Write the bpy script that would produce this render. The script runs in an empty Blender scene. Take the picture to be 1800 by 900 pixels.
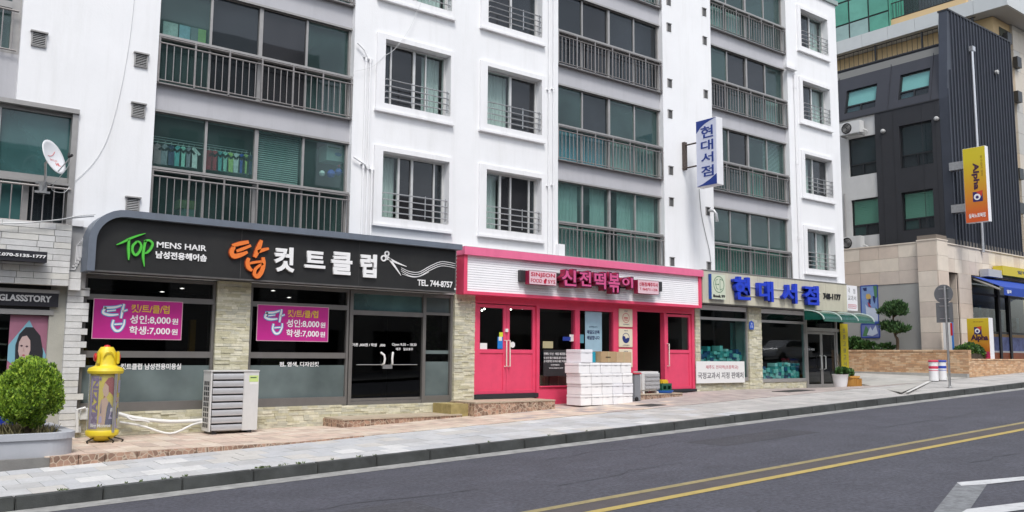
import bpy, bmesh, math, random
from mathutils import Vector, Matrix
R = random.Random(7)
sc = bpy.context.scene
col = sc.collection
rad = math.radians

# ---------------- camera, sky, sun, exposure ----------------
F_PX, YAW, PITCH, ROLL, EYE = 1520.0, rad(38.1), rad(6.55), rad(0.435), 1.6
_fw = Vector((math.sin(YAW)*math.cos(PITCH), math.cos(YAW)*math.cos(PITCH), math.sin(PITCH)))
_rt = Vector((math.cos(YAW), -math.sin(YAW), 0))
_up = _rt.cross(_fw)
_r2 = _rt*math.cos(ROLL) + _up*math.sin(ROLL)
_u2 = -_rt*math.sin(ROLL) + _up*math.cos(ROLL)
cam = bpy.data.cameras.new('camera'); cam_o = bpy.data.objects.new('camera', cam); col.objects.link(cam_o)
cam.sensor_width = 36; cam.lens = 36*F_PX/1800; cam.clip_end = 2000; cam.clip_start = 0.05
m = Matrix.Identity(4)
for i in range(3):
    m[i][0] = _r2[i]; m[i][1] = _u2[i]; m[i][2] = -_fw[i]
m[0][3], m[1][3], m[2][3] = 0, 0, EYE
cam_o.matrix_world = m
sc.camera = cam_o

w = bpy.data.worlds.new('World'); sc.world = w; w.use_nodes = True
nt = w.node_tree; nt.nodes.clear()
sky = nt.nodes.new('ShaderNodeTexSky'); sky.sky_type = 'NISHITA'; sky.sun_disc = False
SUN_EL, SUN_AZ = rad(58), rad(205)          # azimuth clockwise from +Y
sky.sun_elevation = SUN_EL; sky.sun_rotation = SUN_AZ
sky.air_density = 1.0; sky.dust_density = 2.0; sky.ozone_density = 1.0
hs = nt.nodes.new('ShaderNodeHueSaturation'); hs.inputs['Saturation'].default_value = 0.42
hs.inputs['Value'].default_value = 1.0
bg = nt.nodes.new('ShaderNodeBackground'); bg.inputs['Strength'].default_value = 0.14
wo = nt.nodes.new('ShaderNodeOutputWorld')
nt.links.new(sky.outputs[0], hs.inputs['Color']); nt.links.new(hs.outputs[0], bg.inputs['Color']); nt.links.new(bg.outputs[0], wo.inputs[0])
sun = bpy.data.lights.new('sun', 'SUN'); sun.energy = 1.3; sun.angle = rad(16); sun.color = (1, .97, .93)
so = bpy.data.objects.new('sun', sun); col.objects.link(so)
sd = Vector((math.sin(SUN_AZ)*math.cos(SUN_EL), math.cos(SUN_AZ)*math.cos(SUN_EL), math.sin(SUN_EL)))
so.rotation_euler = sd.to_track_quat('Z', 'Y').to_euler(); so.location = (0, 0, 40)
sc.view_settings.view_transform = 'Standard'; sc.view_settings.look = 'None'
sc.view_settings.gamma = 1; sc.view_settings.exposure = 0.82
sc.cycles.use_denoising = True
sc.cycles.max_bounces = 8; sc.cycles.transparent_max_bounces = 16
sc.cycles.caustics_reflective = False; sc.cycles.caustics_refractive = False

# ---------------- measuring: picture point -> place on a known plane ----------------
def ray(px, py):
    return _r2*((px-900)/F_PX) - _u2*((py-450)/F_PX) + _fw
def at(px, py, Y):          # X, Z on the plane y = Y
    d = ray(px, py); t = Y/d.y
    return d.x*t, d.z*t + EYE
def atx(px, py, X):         # Y, Z on the plane x = X
    d = ray(px, py); t = X/d.x
    return d.y*t, d.z*t + EYE
def X_(px, py, Y): return at(px, py, Y)[0]
def Z_(px, py, Y): return at(px, py, Y)[1]

# ---------------- materials ----------------
MATS = {}
def mat(name, c, rough=.6, metal=0, var=0, vscale=4, bump=0, bscale=40, spec=.5, dirt=0, dscale=(3, 3, .5), dcol=None, coat=0, var2=None, fine=0, fscale=40, crazy=None):
    if name in MATS: return MATS[name]
    M = bpy.data.materials.new(name); M.use_nodes = True; n = M.node_tree; N = n.nodes; L = n.links
    b = N['Principled BSDF']
    b.inputs['Roughness'].default_value = rough; b.inputs['Metallic'].default_value = metal
    b.inputs['Specular IOR Level'].default_value = spec
    if coat: b.inputs['Coat Weight'].default_value = coat; b.inputs['Coat Roughness'].default_value = .1
    c4 = (*c, 1)
    b.inputs['Base Color'].default_value = c4
    tc = N.new('ShaderNodeTexCoord'); geo = N.new('ShaderNodeNewGeometry')
    out = None
    if var:
        no = N.new('ShaderNodeTexNoise'); no.inputs['Scale'].default_value = vscale; no.inputs['Detail'].default_value = 6; no.inputs['Roughness'].default_value = .65
        L.new(geo.outputs['Position'], no.inputs['Vector'])
        r = N.new('ShaderNodeValToRGB'); e = r.color_ramp.elements
        e[0].position = .3; e[1].position = .7
        lo = var2 if var2 else tuple(max(0, x*(1-var)) for x in c)
        e[0].color = (*lo, 1); e[1].color = (*[min(1, x*(1+var*.5)) for x in c], 1)
        L.new(no.outputs[0], r.inputs[0]); out = r.outputs[0]
    if dirt:
        mp = N.new('ShaderNodeMapping'); mp.inputs['Scale'].default_value = dscale
        L.new(geo.outputs['Position'], mp.inputs['Vector'])
        no = N.new('ShaderNodeTexNoise'); no.inputs['Scale'].default_value = 1; no.inputs['Detail'].default_value = 8; no.inputs['Roughness'].default_value = .7
        L.new(mp.outputs[0], no.inputs['Vector'])
        r = N.new('ShaderNodeMapRange'); r.inputs['From Min'].default_value = .5; r.inputs['From Max'].default_value = .8; r.inputs['To Max'].default_value = dirt
        L.new(no.outputs[0], r.inputs['Value'])
        mx = N.new('ShaderNodeMix'); mx.data_type = 'RGBA'
        dc = dcol or tuple(x*.45 for x in c)
        mx.inputs['B'].default_value = (*dc, 1)
        if out: L.new(out, mx.inputs['A'])
        else: mx.inputs['A'].default_value = c4
        L.new(r.outputs[0], mx.inputs['Factor']); out = mx.outputs['Result']
    if crazy:      # broken-stone mosaic: stone patches with paler joints
        cs, jc = crazy
        vo = N.new('ShaderNodeTexVoronoi'); vo.feature = 'DISTANCE_TO_EDGE'; vo.inputs['Scale'].default_value = cs
        v2 = N.new('ShaderNodeTexVoronoi'); v2.inputs['Scale'].default_value = cs
        L.new(geo.outputs['Position'], vo.inputs['Vector']); L.new(geo.outputs['Position'], v2.inputs['Vector'])
        st = N.new('ShaderNodeMapRange'); st.inputs['From Max'].default_value = .09; L.new(vo.outputs['Distance'], st.inputs['Value'])
        sx = N.new('ShaderNodeSeparateColor'); L.new(v2.outputs['Color'], sx.inputs[0])
        ma = N.new('ShaderNodeMapRange'); ma.inputs['To Min'].default_value = .45; ma.inputs['To Max'].default_value = 1.35; L.new(sx.outputs[0], ma.inputs['Value'])
        mm = N.new('ShaderNodeMix'); mm.data_type = 'RGBA'; mm.blend_type = 'MULTIPLY'; mm.inputs['Factor'].default_value = 1
        cb_ = N.new('ShaderNodeCombineColor')
        for q in range(3): L.new(ma.outputs[0], cb_.inputs[q])
        if out: L.new(out, mm.inputs['A'])
        else: mm.inputs['A'].default_value = c4
        L.new(cb_.outputs[0], mm.inputs['B'])
        mj = N.new('ShaderNodeMix'); mj.data_type = 'RGBA'; mj.inputs['A'].default_value = (*jc, 1); L.new(mm.outputs['Result'], mj.inputs['B']); L.new(st.outputs[0], mj.inputs['Factor']); out = mj.outputs['Result']
    if fine:
        no = N.new('ShaderNodeTexNoise'); no.inputs['Scale'].default_value = fscale; no.inputs['Detail'].default_value = 3
        L.new(geo.outputs['Position'], no.inputs['Vector'])
        mr = N.new('ShaderNodeMapRange'); mr.inputs['From Min'].default_value = .3; mr.inputs['From Max'].default_value = .7; mr.inputs['To Min'].default_value = 1-fine; mr.inputs['To Max'].default_value = 1+fine; L.new(no.outputs[0], mr.inputs['Value'])
        cb_ = N.new('ShaderNodeCombineColor')
        for q in range(3): L.new(mr.outputs[0], cb_.inputs[q])
        mm = N.new('ShaderNodeMix'); mm.data_type = 'RGBA'; mm.blend_type = 'MULTIPLY'; mm.inputs['Factor'].default_value = 1
        if out: L.new(out, mm.inputs['A'])
        else: mm.inputs['A'].default_value = c4
        L.new(cb_.outputs[0], mm.inputs['B']); out = mm.outputs['Result']
    if out: L.new(out, b.inputs['Base Color'])
    if bump:
        no = N.new('ShaderNodeTexNoise'); no.inputs['Scale'].default_value = bscale; no.inputs['Detail'].default_value = 5
        L.new(geo.outputs['Position'], no.inputs['Vector'])
        bp = N.new('ShaderNodeBump'); bp.inputs['Strength'].default_value = bump; bp.inputs['Distance'].default_value = .01
        L.new(no.outputs[0], bp.inputs['Height']); L.new(bp.outputs[0], b.inputs['Normal'])
    MATS[name] = M
    return M
def glass(name, tint, rough=.02, ior=1.5, film_haze=None, wob=.02):
    if name in MATS: return MATS[name]
    M = bpy.data.materials.new(name); M.use_nodes = True; n = M.node_tree; N = n.nodes; L = n.links
    N.clear(); o = N.new('ShaderNodeOutputMaterial')
    t = N.new('ShaderNodeBsdfTransparent'); t.inputs[0].default_value = (*tint, 1)
    g = N.new('ShaderNodeBsdfGlossy'); g.inputs['Roughness'].default_value = rough; g.inputs['Color'].default_value = (.95, .98, 1, 1)
    fr = N.new('ShaderNodeFresnel'); fr.inputs['IOR'].default_value = ior
    geo = N.new('ShaderNodeNewGeometry'); no = N.new('ShaderNodeTexNoise'); no.inputs['Scale'].default_value = 1.3
    L.new(geo.outputs['Position'], no.inputs['Vector'])
    bp = N.new('ShaderNodeBump'); bp.inputs['Strength'].default_value = wob; bp.inputs['Distance'].default_value = .02
    L.new(no.outputs[0], bp.inputs['Height']); L.new(bp.outputs[0], g.inputs['Normal'])
    mx = N.new('ShaderNodeMixShader')
    bf = N.new('ShaderNodeMath'); bf.operation = 'SUBTRACT'; bf.inputs[0].default_value = 1; L.new(geo.outputs['Backfacing'], bf.inputs[1])
    ml = N.new('ShaderNodeMath'); ml.operation = 'MULTIPLY'; L.new(fr.outputs[0], ml.inputs[0]); L.new(bf.outputs[0], ml.inputs[1])
    L.new(ml.outputs[0], mx.inputs[0])
    base = t.outputs[0]
    if film_haze:
        d = N.new('ShaderNodeBsdfDiffuse'); d.inputs[0].default_value = (*film_haze[1], 1)
        m2 = N.new('ShaderNodeMixShader')
        dn = N.new('ShaderNodeTexNoise'); dn.inputs['Scale'].default_value = .9; dn.inputs['Detail'].default_value = 4; L.new(geo.outputs['Position'], dn.inputs['Vector'])
        dm = N.new('ShaderNodeMapRange'); dm.inputs['From Min'].default_value = .35; dm.inputs['From Max'].default_value = .68; dm.inputs['To Min'].default_value = film_haze[0]*.6; dm.inputs['To Max'].default_value = min(1, film_haze[0]*1.5); L.new(dn.outputs[0], dm.inputs['Value']); L.new(dm.outputs[0], m2.inputs[0])  # noise patches in this layer imitate uneven reflections on the glass
        L.new(t.outputs[0], m2.inputs[1]); L.new(d.outputs[0], m2.inputs[2]); base = m2.outputs[0]
    L.new(base, mx.inputs[1]); L.new(g.outputs[0], mx.inputs[2]); L.new(mx.outputs[0], o.inputs[0])
    MATS[name] = M
    return M
def gradmat(name, c0, c1, z0, z1, rough=.4):
    """printed face whose ink runs from c0 (bottom) to c1 (top)"""
    M = bpy.data.materials.new(name); M.use_nodes = True; n = M.node_tree; N = n.nodes; L = n.links
    b = N['Principled BSDF']; b.inputs['Roughness'].default_value = rough
    geo = N.new('ShaderNodeNewGeometry'); sp = N.new('ShaderNodeSeparateXYZ'); L.new(geo.outputs['Position'], sp.inputs[0])
    mr = N.new('ShaderNodeMapRange'); mr.inputs['From Min'].default_value = z0; mr.inputs['From Max'].default_value = z1
    L.new(sp.outputs['Z'], mr.inputs['Value'])
    r = N.new('ShaderNodeValToRGB'); r.color_ramp.elements[0].color = (*c0, 1); r.color_ramp.elements[1].color = (*c1, 1)
    r.color_ramp.elements[0].position = .1; r.color_ramp.elements[1].position = .85
    L.new(mr.outputs[0], r.inputs[0]); L.new(r.outputs[0], b.inputs['Base Color'])
    return M

def srgb(r, g, b):
    f = lambda v: ((v/255)/12.92 if v/255 <= .04045 else ((v/255+.055)/1.055)**2.4)
    return (f(r), f(g), f(b))

# ---------------- object helpers ----------------
ORG = {}
def tag(o, label=None, cat=None, group=None, kind=None):
    if label: o['label'] = label
    if cat: o['category'] = cat
    if group: o['group'] = group
    if kind: o['kind'] = kind
    return o
def thing(name, label, cat, loc=(0, 0, 0), group=None):
    o = bpy.data.objects.new(name, None); o.empty_display_size = .2; col.objects.link(o); o.location = loc
    ORG[o] = Vector(loc)
    return tag(o, label, cat, group)
def link(name, me, parent=None, kind=None, label=None, origin=None):
    o = bpy.data.objects.new(name, me); col.objects.link(o)
    po = ORG[parent] if parent else Vector((0, 0, 0))
    if origin is None: origin = po
    origin = Vector(origin)
    me.transform(Matrix.Translation(-origin))
    o.location = origin - po
    if parent: o.parent = parent
    ORG[o] = origin
    if kind: o['kind'] = kind
    if label: o['label'] = label
    return o
class MB:
    def __init__(s): s.v = []; s.f = []; s.mi = []; s.cur = 0
    def quad(s, a, b, c, d): 
        n = len(s.v); s.v += [tuple(a), tuple(b), tuple(c), tuple(d)]; s.f.append((n, n+1, n+2, n+3)); s.mi.append(s.cur)
    def tri(s, a, b, c):
        n = len(s.v); s.v += [tuple(a), tuple(b), tuple(c)]; s.f.append((n, n+1, n+2)); s.mi.append(s.cur)
    def hexa(s, p):   # 8 corners: bottom 0-3 ccw from above, top 4-7
        n = len(s.v); s.v += [tuple(q) for q in p]
        for f in ((3, 2, 1, 0), (4, 5, 6, 7), (0, 1, 5, 4), (1, 2, 6, 5), (2, 3, 7, 6), (3, 0, 4, 7)):
            s.f.append(tuple(n+i for i in f)); s.mi.append(s.cur)
    def box(s, x0, x1, y0, y1, z0, z1):
        if x0 > x1: x0, x1 = x1, x0
        if y0 > y1: y0, y1 = y1, y0
        if z0 > z1: z0, z1 = z1, z0
        s.hexa([(x0, y0, z0), (x1, y0, z0), (x1, y1, z0), (x0, y1, z0), (x0, y0, z1), (x1, y0, z1), (x1, y1, z1), (x0, y1, z1)])
        return s
    def tube(s, pts, r, n=8, cap=True):
        pts = [Vector(p) for p in pts]; rings = []
        rr = r if isinstance(r, (list, tuple)) else [r]*len(pts)
        prev = None
        for i, p in enumerate(pts):
            t = (pts[min(i+1, len(pts)-1)] - pts[max(i-1, 0)]).normalized()
            if prev is None:
                a = Vector((0, 0, 1)) if abs(t.z) < .9 else Vector((1, 0, 0))
                u = t.cross(a).normalized()
            else:
                u = (prev - t*prev.dot(t)).normalized()
            prev = u; v = t.cross(u)
            b = len(s.v)
            for k in range(n):
                an = 2*math.pi*k/n
                s.v.append(tuple(p + (u*math.cos(an)+v*math.sin(an))*rr[i]))
            rings.append(b)
        for i in range(len(rings)-1):
            a, b = rings[i], rings[i+1]
            for k in range(n):
                s.f.append((a+k, a+(k+1) % n, b+(k+1) % n, b+k)); s.mi.append(s.cur)
        if cap:
            s.f.append(tuple(rings[0]+k for k in range(n))[::-1]); s.mi.append(s.cur)
            s.f.append(tuple(rings[-1]+k for k in range(n))); s.mi.append(s.cur)
        return s
    def lathe(s, c, prof, n=24, axis='Z'):
        c = Vector(c); b = len(s.v)
        for (r, z) in prof:
            for k in range(n):
                an = 2*math.pi*k/n
                if axis == 'Z': q = Vector((r*math.cos(an), r*math.sin(an), z))
                elif axis == 'Y': q = Vector((r*math.cos(an), -z, r*math.sin(an)))
                else: q = Vector((-z, r*math.cos(an), -r*math.sin(an)))
                s.v.append(tuple(c+q))
        for i in range(len(prof)-1):
            for k in range(n):
                k2 = (k+1) % n
                s.f.append((b+i*n+k, b+i*n+k2, b+(i+1)*n+k2, b+(i+1)*n+k)); s.mi.append(s.cur)
        if prof[0][0] > 1e-4: s.f.append(tuple(b+k for k in range(n))[::-1]); s.mi.append(s.cur)
        if prof[-1][0] > 1e-4: s.f.append(tuple(b+(len(prof)-1)*n+k for k in range(n))); s.mi.append(s.cur)
        return s
    def poly(s, pts, axis, d0, d1):
        """extrude a 2D outline. axis 'Y': pts are (x,z); axis 'X': pts are (y,z); axis 'Z': pts (x,y)"""
        def P(p, d):
            return (p[0], d, p[1]) if axis == 'Y' else ((d, p[0], p[1]) if axis == 'X' else (p[0], p[1], d))
        n = len(pts); b = len(s.v)
        for p in pts: s.v.append(P(p, d0))
        for p in pts: s.v.append(P(p, d1))
        s.f.append(tuple(range(b, b+n))); s.mi.append(s.cur); s.f.append(tuple(range(b+n, b+2*n))[::-1]); s.mi.append(s.cur)
        for i in range(n):
            j = (i+1) % n
            s.f.append((b+i, b+n+i, b+n+j, b+j)); s.mi.append(s.cur)
        return s
    def mesh(s, name, mats, bevel=0, smooth=False, merge=False, fix=False):
        me = bpy.data.meshes.new(name); me.from_pydata(s.v, [], s.f)
        if not isinstance(mats, (list, tuple)): mats = [mats]
        for m_ in mats: me.materials.append(m_)
        me.polygons.foreach_set('material_index', s.mi)
        if bevel or merge or fix:
            bm = bmesh.new(); bm.from_mesh(me)
            if merge: bmesh.ops.remove_doubles(bm, verts=bm.verts, dist=1e-5)
            if bevel:
                bmesh.ops.bevel(bm, geom=[e for e in bm.edges if len(e.link_faces) == 2 and e.calc_face_angle(0) > .6], offset=bevel, segments=2, affect='EDGES', clamp_overlap=True)
            if fix: bmesh.ops.recalc_face_normals(bm, faces=bm.faces)
            bm.to_mesh(me); bm.free()
        if smooth:
            me.polygons.foreach_set('use_smooth', [True]*len(me.polygons))
            try: me.set_sharp_from_angle(angle=rad(40))
            except Exception: pass
        me.update()
        return me
    def build(s, name, mats, parent=None, kind=None, label=None, origin=None, **k):
        return link(name, s.mesh(name, mats, **k), parent, kind, label, origin)
def B(x0, x1, y0, y1, z0, z1): return MB().box(x0, x1, y0, y1, z0, z1)
def clone(o, loc, parent=None):
    c = o.copy(); col.objects.link(c); c.location = loc
    if parent: c.parent = parent
    return c

def grid_wall(mb, x0, x1, z0, z1, y0, y1, holes):
    """slab of wall between y0 (front) and y1 with real rectangular openings"""
    xs = sorted({x0, x1, *[min(max(h[0], x0), x1) for h in holes], *[min(max(h[1], x0), x1) for h in holes]})
    zs = sorted({z0, z1, *[min(max(h[2], z0), z1) for h in holes], *[min(max(h[3], z0), z1) for h in holes]})
    def solid(i, j):
        if i < 0 or j < 0 or i >= len(xs)-1 or j >= len(zs)-1: return False
        cx, cz = (xs[i]+xs[i+1])/2, (zs[j]+zs[j+1])/2
        return not any(h[0] < cx < h[1] and h[2] < cz < h[3] for h in holes)
    for i in range(len(xs)-1):
        for j in range(len(zs)-1):
            if not solid(i, j): continue
            a, b, c, d = xs[i], xs[i+1], zs[j], zs[j+1]
            mb.quad((a, y0, c), (b, y0, c), (b, y0, d), (a, y0, d))
            mb.quad((b, y1, c), (a, y1, c), (a, y1, d), (b, y1, d))
            if not solid(i-1, j): mb.quad((a, y1, c), (a, y0, c), (a, y0, d), (a, y1, d))
            if not solid(i+1, j): mb.quad((b, y0, c), (b, y1, c), (b, y1, d), (b, y0, d))
            if not solid(i, j-1): mb.quad((a, y1, c), (b, y1, c), (b, y0, c), (a, y0, c))
            if not solid(i, j+1): mb.quad((a, y0, d), (b, y0, d), (b, y1, d), (a, y1, d))

FX, FL = (Vector((1, 0, 0)), Vector((0, 0, 1)), Vector((0, -1, 0))), (Vector((0, -1, 0)), Vector((0, 0, 1)), Vector((-1, 0, 0)))
FDOWN = (Vector((0, 0, -1)), Vector((0, -1, 0)), Vector((-1, 0, 0)))
dg_cache = {}
def text_raw(s, bold):
    cu = bpy.data.curves.new('t', 'FONT'); cu.body = s; cu.size = 1; cu.extrude = .5; cu.offset = bold; cu.resolution_u = 3
    ob = bpy.data.objects.new('t', cu)
    me = bpy.data.meshes.new_from_object(ob)
    bpy.data.objects.remove(ob); bpy.data.curves.remove(cu)
    return me
def text(s, x0, x1, z0, z1, y, m_, name='lettering', parent=None, ext=.01, bold=0.0, face='front', shear=0, origin=None, kx=None):
    """x0..x1 runs along the reading direction of the face, z0..z1 up it; y is the depth coordinate of the surface it sits on.
    face front: (x,z) on plane y.  side: (y from far to near, z) on plane x=y.  down: reading downwards on plane x=y"""
    me = text_raw(s, bold)
    vs = me.vertices
    if len(vs) == 0: return None
    us = [v.co.x for v in vs]; ws = [v.co.y for v in vs]
    u0, u1, v0, v1 = min(us), max(us), min(ws), max(ws)
    for v in vs:
        a = (v.co.x-u0)/max(1e-6, u1-u0); b = (v.co.y-v0)/max(1e-6, v1-v0); d = (v.co.z+.5)*ext
        if shear: a += shear*(b-.5)
        if face == 'front': v.co = (x0+a*(x1-x0), y-d, z0+b*(z1-z0))
        elif face == 'side': v.co = (y-d, x0+a*(x1-x0), z0+b*(z1-z0))
        else: v.co = (y-d, x0+b*(x1-x0), z0+a*(z1-z0))
    me.materials.clear(); me.materials.append(m_)
    for p in me.polygons: p.material_index = 0
    me.update()
    return link(name, me, parent, origin=origin)
def cr(pts, n=6):
    out = []
    P = [pts[0]] + list(pts) + [pts[-1]]
    for i in range(1, len(P)-2):
        for k in range(n):
            t = k/n
            out.append(tuple(.5*((2*P[i][j]) + (-P[i-1][j]+P[i+1][j])*t + (2*P[i-1][j]-5*P[i][j]+4*P[i+1][j]-P[i+2][j])*t*t + (-P[i-1][j]+3*P[i][j]-3*P[i+1][j]+P[i+2][j])*t**3) for j in range(len(pts[0]))))
    out.append(pts[-1])
    return out
def brush(mb, strokes, y, ext=.01, face='front'):
    """strokes of (u, v, half width) in plane coordinates"""
    for st in strokes:
        q = cr(st) if len(st) > 2 else st
        L_, R_ = [], []
        for i, (u, v, h) in enumerate(q):
            a, b = q[max(0, i-1)], q[min(len(q)-1, i+1)]
            dx, dz = b[0]-a[0], b[1]-a[1]; l = math.hypot(dx, dz) or 1
            L_.append((u-dz/l*h, v+dx/l*h)); R_.append((u+dz/l*h, v-dx/l*h))
        def P(p, d): return (p[0], y-d, p[1]) if face == 'front' else (y-d, p[0], p[1])
        for i in range(len(q)-1):
            a, b, c, d = L_[i], L_[i+1], R_[i+1], R_[i]
            mb.quad(P(a, ext), P(d, ext), P(c, ext), P(b, ext))
            mb.quad(P(a, 0), P(a, ext), P(b, ext), P(b, 0)); mb.quad(P(d, ext), P(d, 0), P(c, 0), P(c, ext))
        a, d = L_[0], R_[0]; mb.quad(P(a, 0), P(d, 0), P(d, ext), P(a, ext))
        a, d = L_[-1], R_[-1]; mb.quad(P(d, 0), P(a, 0), P(a, ext), P(d, ext))
    return mb
def disc(mb, cx, cz, r, y, ext, n=20, rx=None):
    mb.poly([(cx+(rx or r)*math.cos(2*math.pi*k/n), cz+r*math.sin(2*math.pi*k/n)) for k in range(n)], 'Y', y-ext, y)
    return mb

# materials used all over
WHITE = mat('white_wall_paint', (.83, .835, .845), .75, var=.04, vscale=.8, bump=.25, bscale=25, dirt=.34, dscale=(3.2, 3.2, .28), dcol=(.60, .60, .58))
TRIM = mat('white_trim_paint', (.82, .82, .83), .7, bump=.15, bscale=40, dirt=.35, dscale=(5, 5, .8), dcol=(.5, .5, .47))
BAND = mat('grey_band_paint', (.47, .47, .495), .8, var=.06, vscale=1, bump=.2, bscale=30, dirt=.25, dscale=(3, 3, .3), dcol=(.25, .25, .25))
ALU = mat('aluminium_frame', (.36, .35, .34), .45, .35, var=.1, vscale=8)
ALUD = mat('bronze_frame', (.13, .12, .11), .4, .4, var=.1, vscale=8)
ALUL = mat('pale_aluminium', (.62, .62, .61), .4, .2, var=.08, vscale=8)
STEEL = mat('galvanised_steel', (.5, .5, .5), .35, .8, var=.15, vscale=12)
RAILM = mat('railing_metal', (.30, .28, .27), .4, .6, var=.15, vscale=20)
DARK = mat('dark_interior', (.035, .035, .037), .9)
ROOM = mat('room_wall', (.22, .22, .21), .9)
PLASTIC = mat('white_plastic', (.75, .75, .73), .45, var=.04, vscale=6, dirt=.15, dscale=(4, 4, 2))
BLACKP = mat('black_plastic', (.015, .015, .017), .45)
GTEAL = glass('teal_glass', (.80, .92, .90), film_haze=(.13, (.13, .23, .225)))  # balcony panes: patchy reflections painted into the diffuse layer
GDARK = glass('dark_glass', (.62, .68, .70), film_haze=(.16, (.085, .10, .115)))
GSCR = glass('screened_glass', (.45, .47, .50), film_haze=(.16, (.10, .10, .11)))
GCLEAR = glass('clear_glass', (.88, .93, .92))
GSHOP = glass('shop_glass', (.82, .88, .88), wob=.03)
CURT = mat('curtain_cloth', (.52, .57, .55), .9, var=.06, vscale=3)
CURT2 = mat('blue_curtain_cloth', (.20, .45, .58), .9, var=.1, vscale=3)
CURTG = mat('green_curtain_cloth', (.25, .42, .36), .9, var=.1, vscale=3)

# =====================================================================
#  GROUND
# =====================================================================
def lin(x, tab):
    if x <= tab[0][0]: return tab[0][1] + (x-tab[0][0])*tab[0][2] if len(tab[0]) > 2 else tab[0][1]
    for a, b in zip(tab, tab[1:]):
        if x <= b[0]: return a[1] + (b[1]-a[1])*(x-a[0])/(b[0]-a[0])
    return tab[-1][1]
def pave(x, y): return -.445 + .034*x + .02*y
def road(x, y):
    c = min(1, abs(y-7.4)/4.6)
    return -.205 + .034*x - .17 + .05*(1-c*c)
FB = [(0, .085), (8.7, .10), (14, .33), (20.3, .575), (23.4, .605), (28.5, .56), (29.6, .90)]
def fore(x, y):
    a = max(pave(x, 14.3)+.012, .075) if x < 28.5 else pave(x, 14.3)+.01
    b = lin(x, FB) if x < 29.6 else pave(x, 17)+.01
    t = (y-14.3)/2.7
    return a+(b-a)*min(1, max(0, t))
def ground(x, y):
    if y < 12: return road(x, y)
    if y <= 14.3: return pave(x, y)
    return fore(x, y)

ASPH = mat('asphalt', (.070, .071, .088), .8, var=.2, vscale=1.2, bump=.6, bscale=160, dirt=.75, dscale=(.16, 1.1, 1), dcol=(.044, .045, .053), fine=.32, fscale=22)
CONC = mat('gutter_concrete', (.30, .30, .29), .85, var=.4, vscale=4, bump=.4, bscale=80, dirt=.9, dscale=(1.5, 1.5, 1), dcol=(.16, .16, .15))
KERB = mat('kerb_concrete', (.062, .067, .066), .85, var=.5, vscale=2.2, bump=.6, bscale=60, dirt=.5, dscale=(2, 2, 2), dcol=(.055, .06, .05))
SUBB = mat('mortar_bed', (.20, .195, .185), .9, var=.2, vscale=4, bump=.3)
EARTH = mat('ground_earth', (.22, .22, .21), .9, var=.15, vscale=.5, bump=.3)
def sheet(name, x0, x1, y0, y1, fn, m_, dx=1.0, dy=1.0, kind='structure', off=0.0):
    mb = MB(); nx = max(1, int((x1-x0)/dx)); ny = max(1, int((y1-y0)/dy))
    for i in range(nx+1):
        for j in range(ny+1):
            x = x0+(x1-x0)*i/nx; y = y0+(y1-y0)*j/ny; mb.v.append((x, y, fn(x, y)+off))
    for i in range(nx):
        for j in range(ny):
            a = i*(ny+1)+j; mb.f.append((a, a+ny+1, a+ny+2, a+1)); mb.mi.append(0)
    return mb.build(name, m_, kind=kind, smooth=True)
def far(x, y): return -.62 + .034*max(-80, min(x, 60)) 
sheet('ground', -400, 600, -400, 600, lambda x, y: far(x, y)-.25, EARTH, 20, 20)
sheet('road', -60, 120, -1.5, 11.72, road, ASPH, 1.5, .9)
tag(sheet('gutter', -60, 120, 11.70, 12.0, lambda x, y: road(x, 11.7)+.004+(y-11.7)*.04, CONC, 2, .3), kind='structure')
tag(sheet('opposite_pavement', -60, 120, -9, -1.5, lambda x, y: road(x, -1.5)+.13, SUBB, 4, 2), kind='structure')
pv = sheet('pavement', -30, 110, 12.18, 14.3, lambda x, y: pave(x, y)-.012, SUBB, 1, 1)
fc = sheet('forecourt', -6, 28.8, 14.3, 17.35, lambda x, y: fore(x, y)-.012, SUBB, .6, .5)
mb = MB()   # little riser of the forecourt over the falling pavement
for i in range(60):
    x = -6+i*.5; mb.quad((x, 14.3, pave(x, 14.3)-.1), (x+.5, 14.3, pave(x+.5, 14.3)-.1), (x+.5, 14.3, fore(x+.5, 14.3)-.012), (x, 14.3, fore(x, 14.3)-.012))
mb.build('riser', SUBB, fc, kind='stuff')
DRIVE = mat('driveway_concrete', (.42, .41, .385), .85, var=.18, vscale=1.5, bump=.4, bscale=60, dirt=.7, dscale=(.8, .8, 1), dcol=(.19, .185, .17))
sheet('driveway', 28.5, 110, 14.3, 60, lambda x, y: (fore(x, min(y, 17)) if x < 29.6 else pave(x, min(y, 22))+.01)-.004, DRIVE, .55, 1.2)

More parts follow.
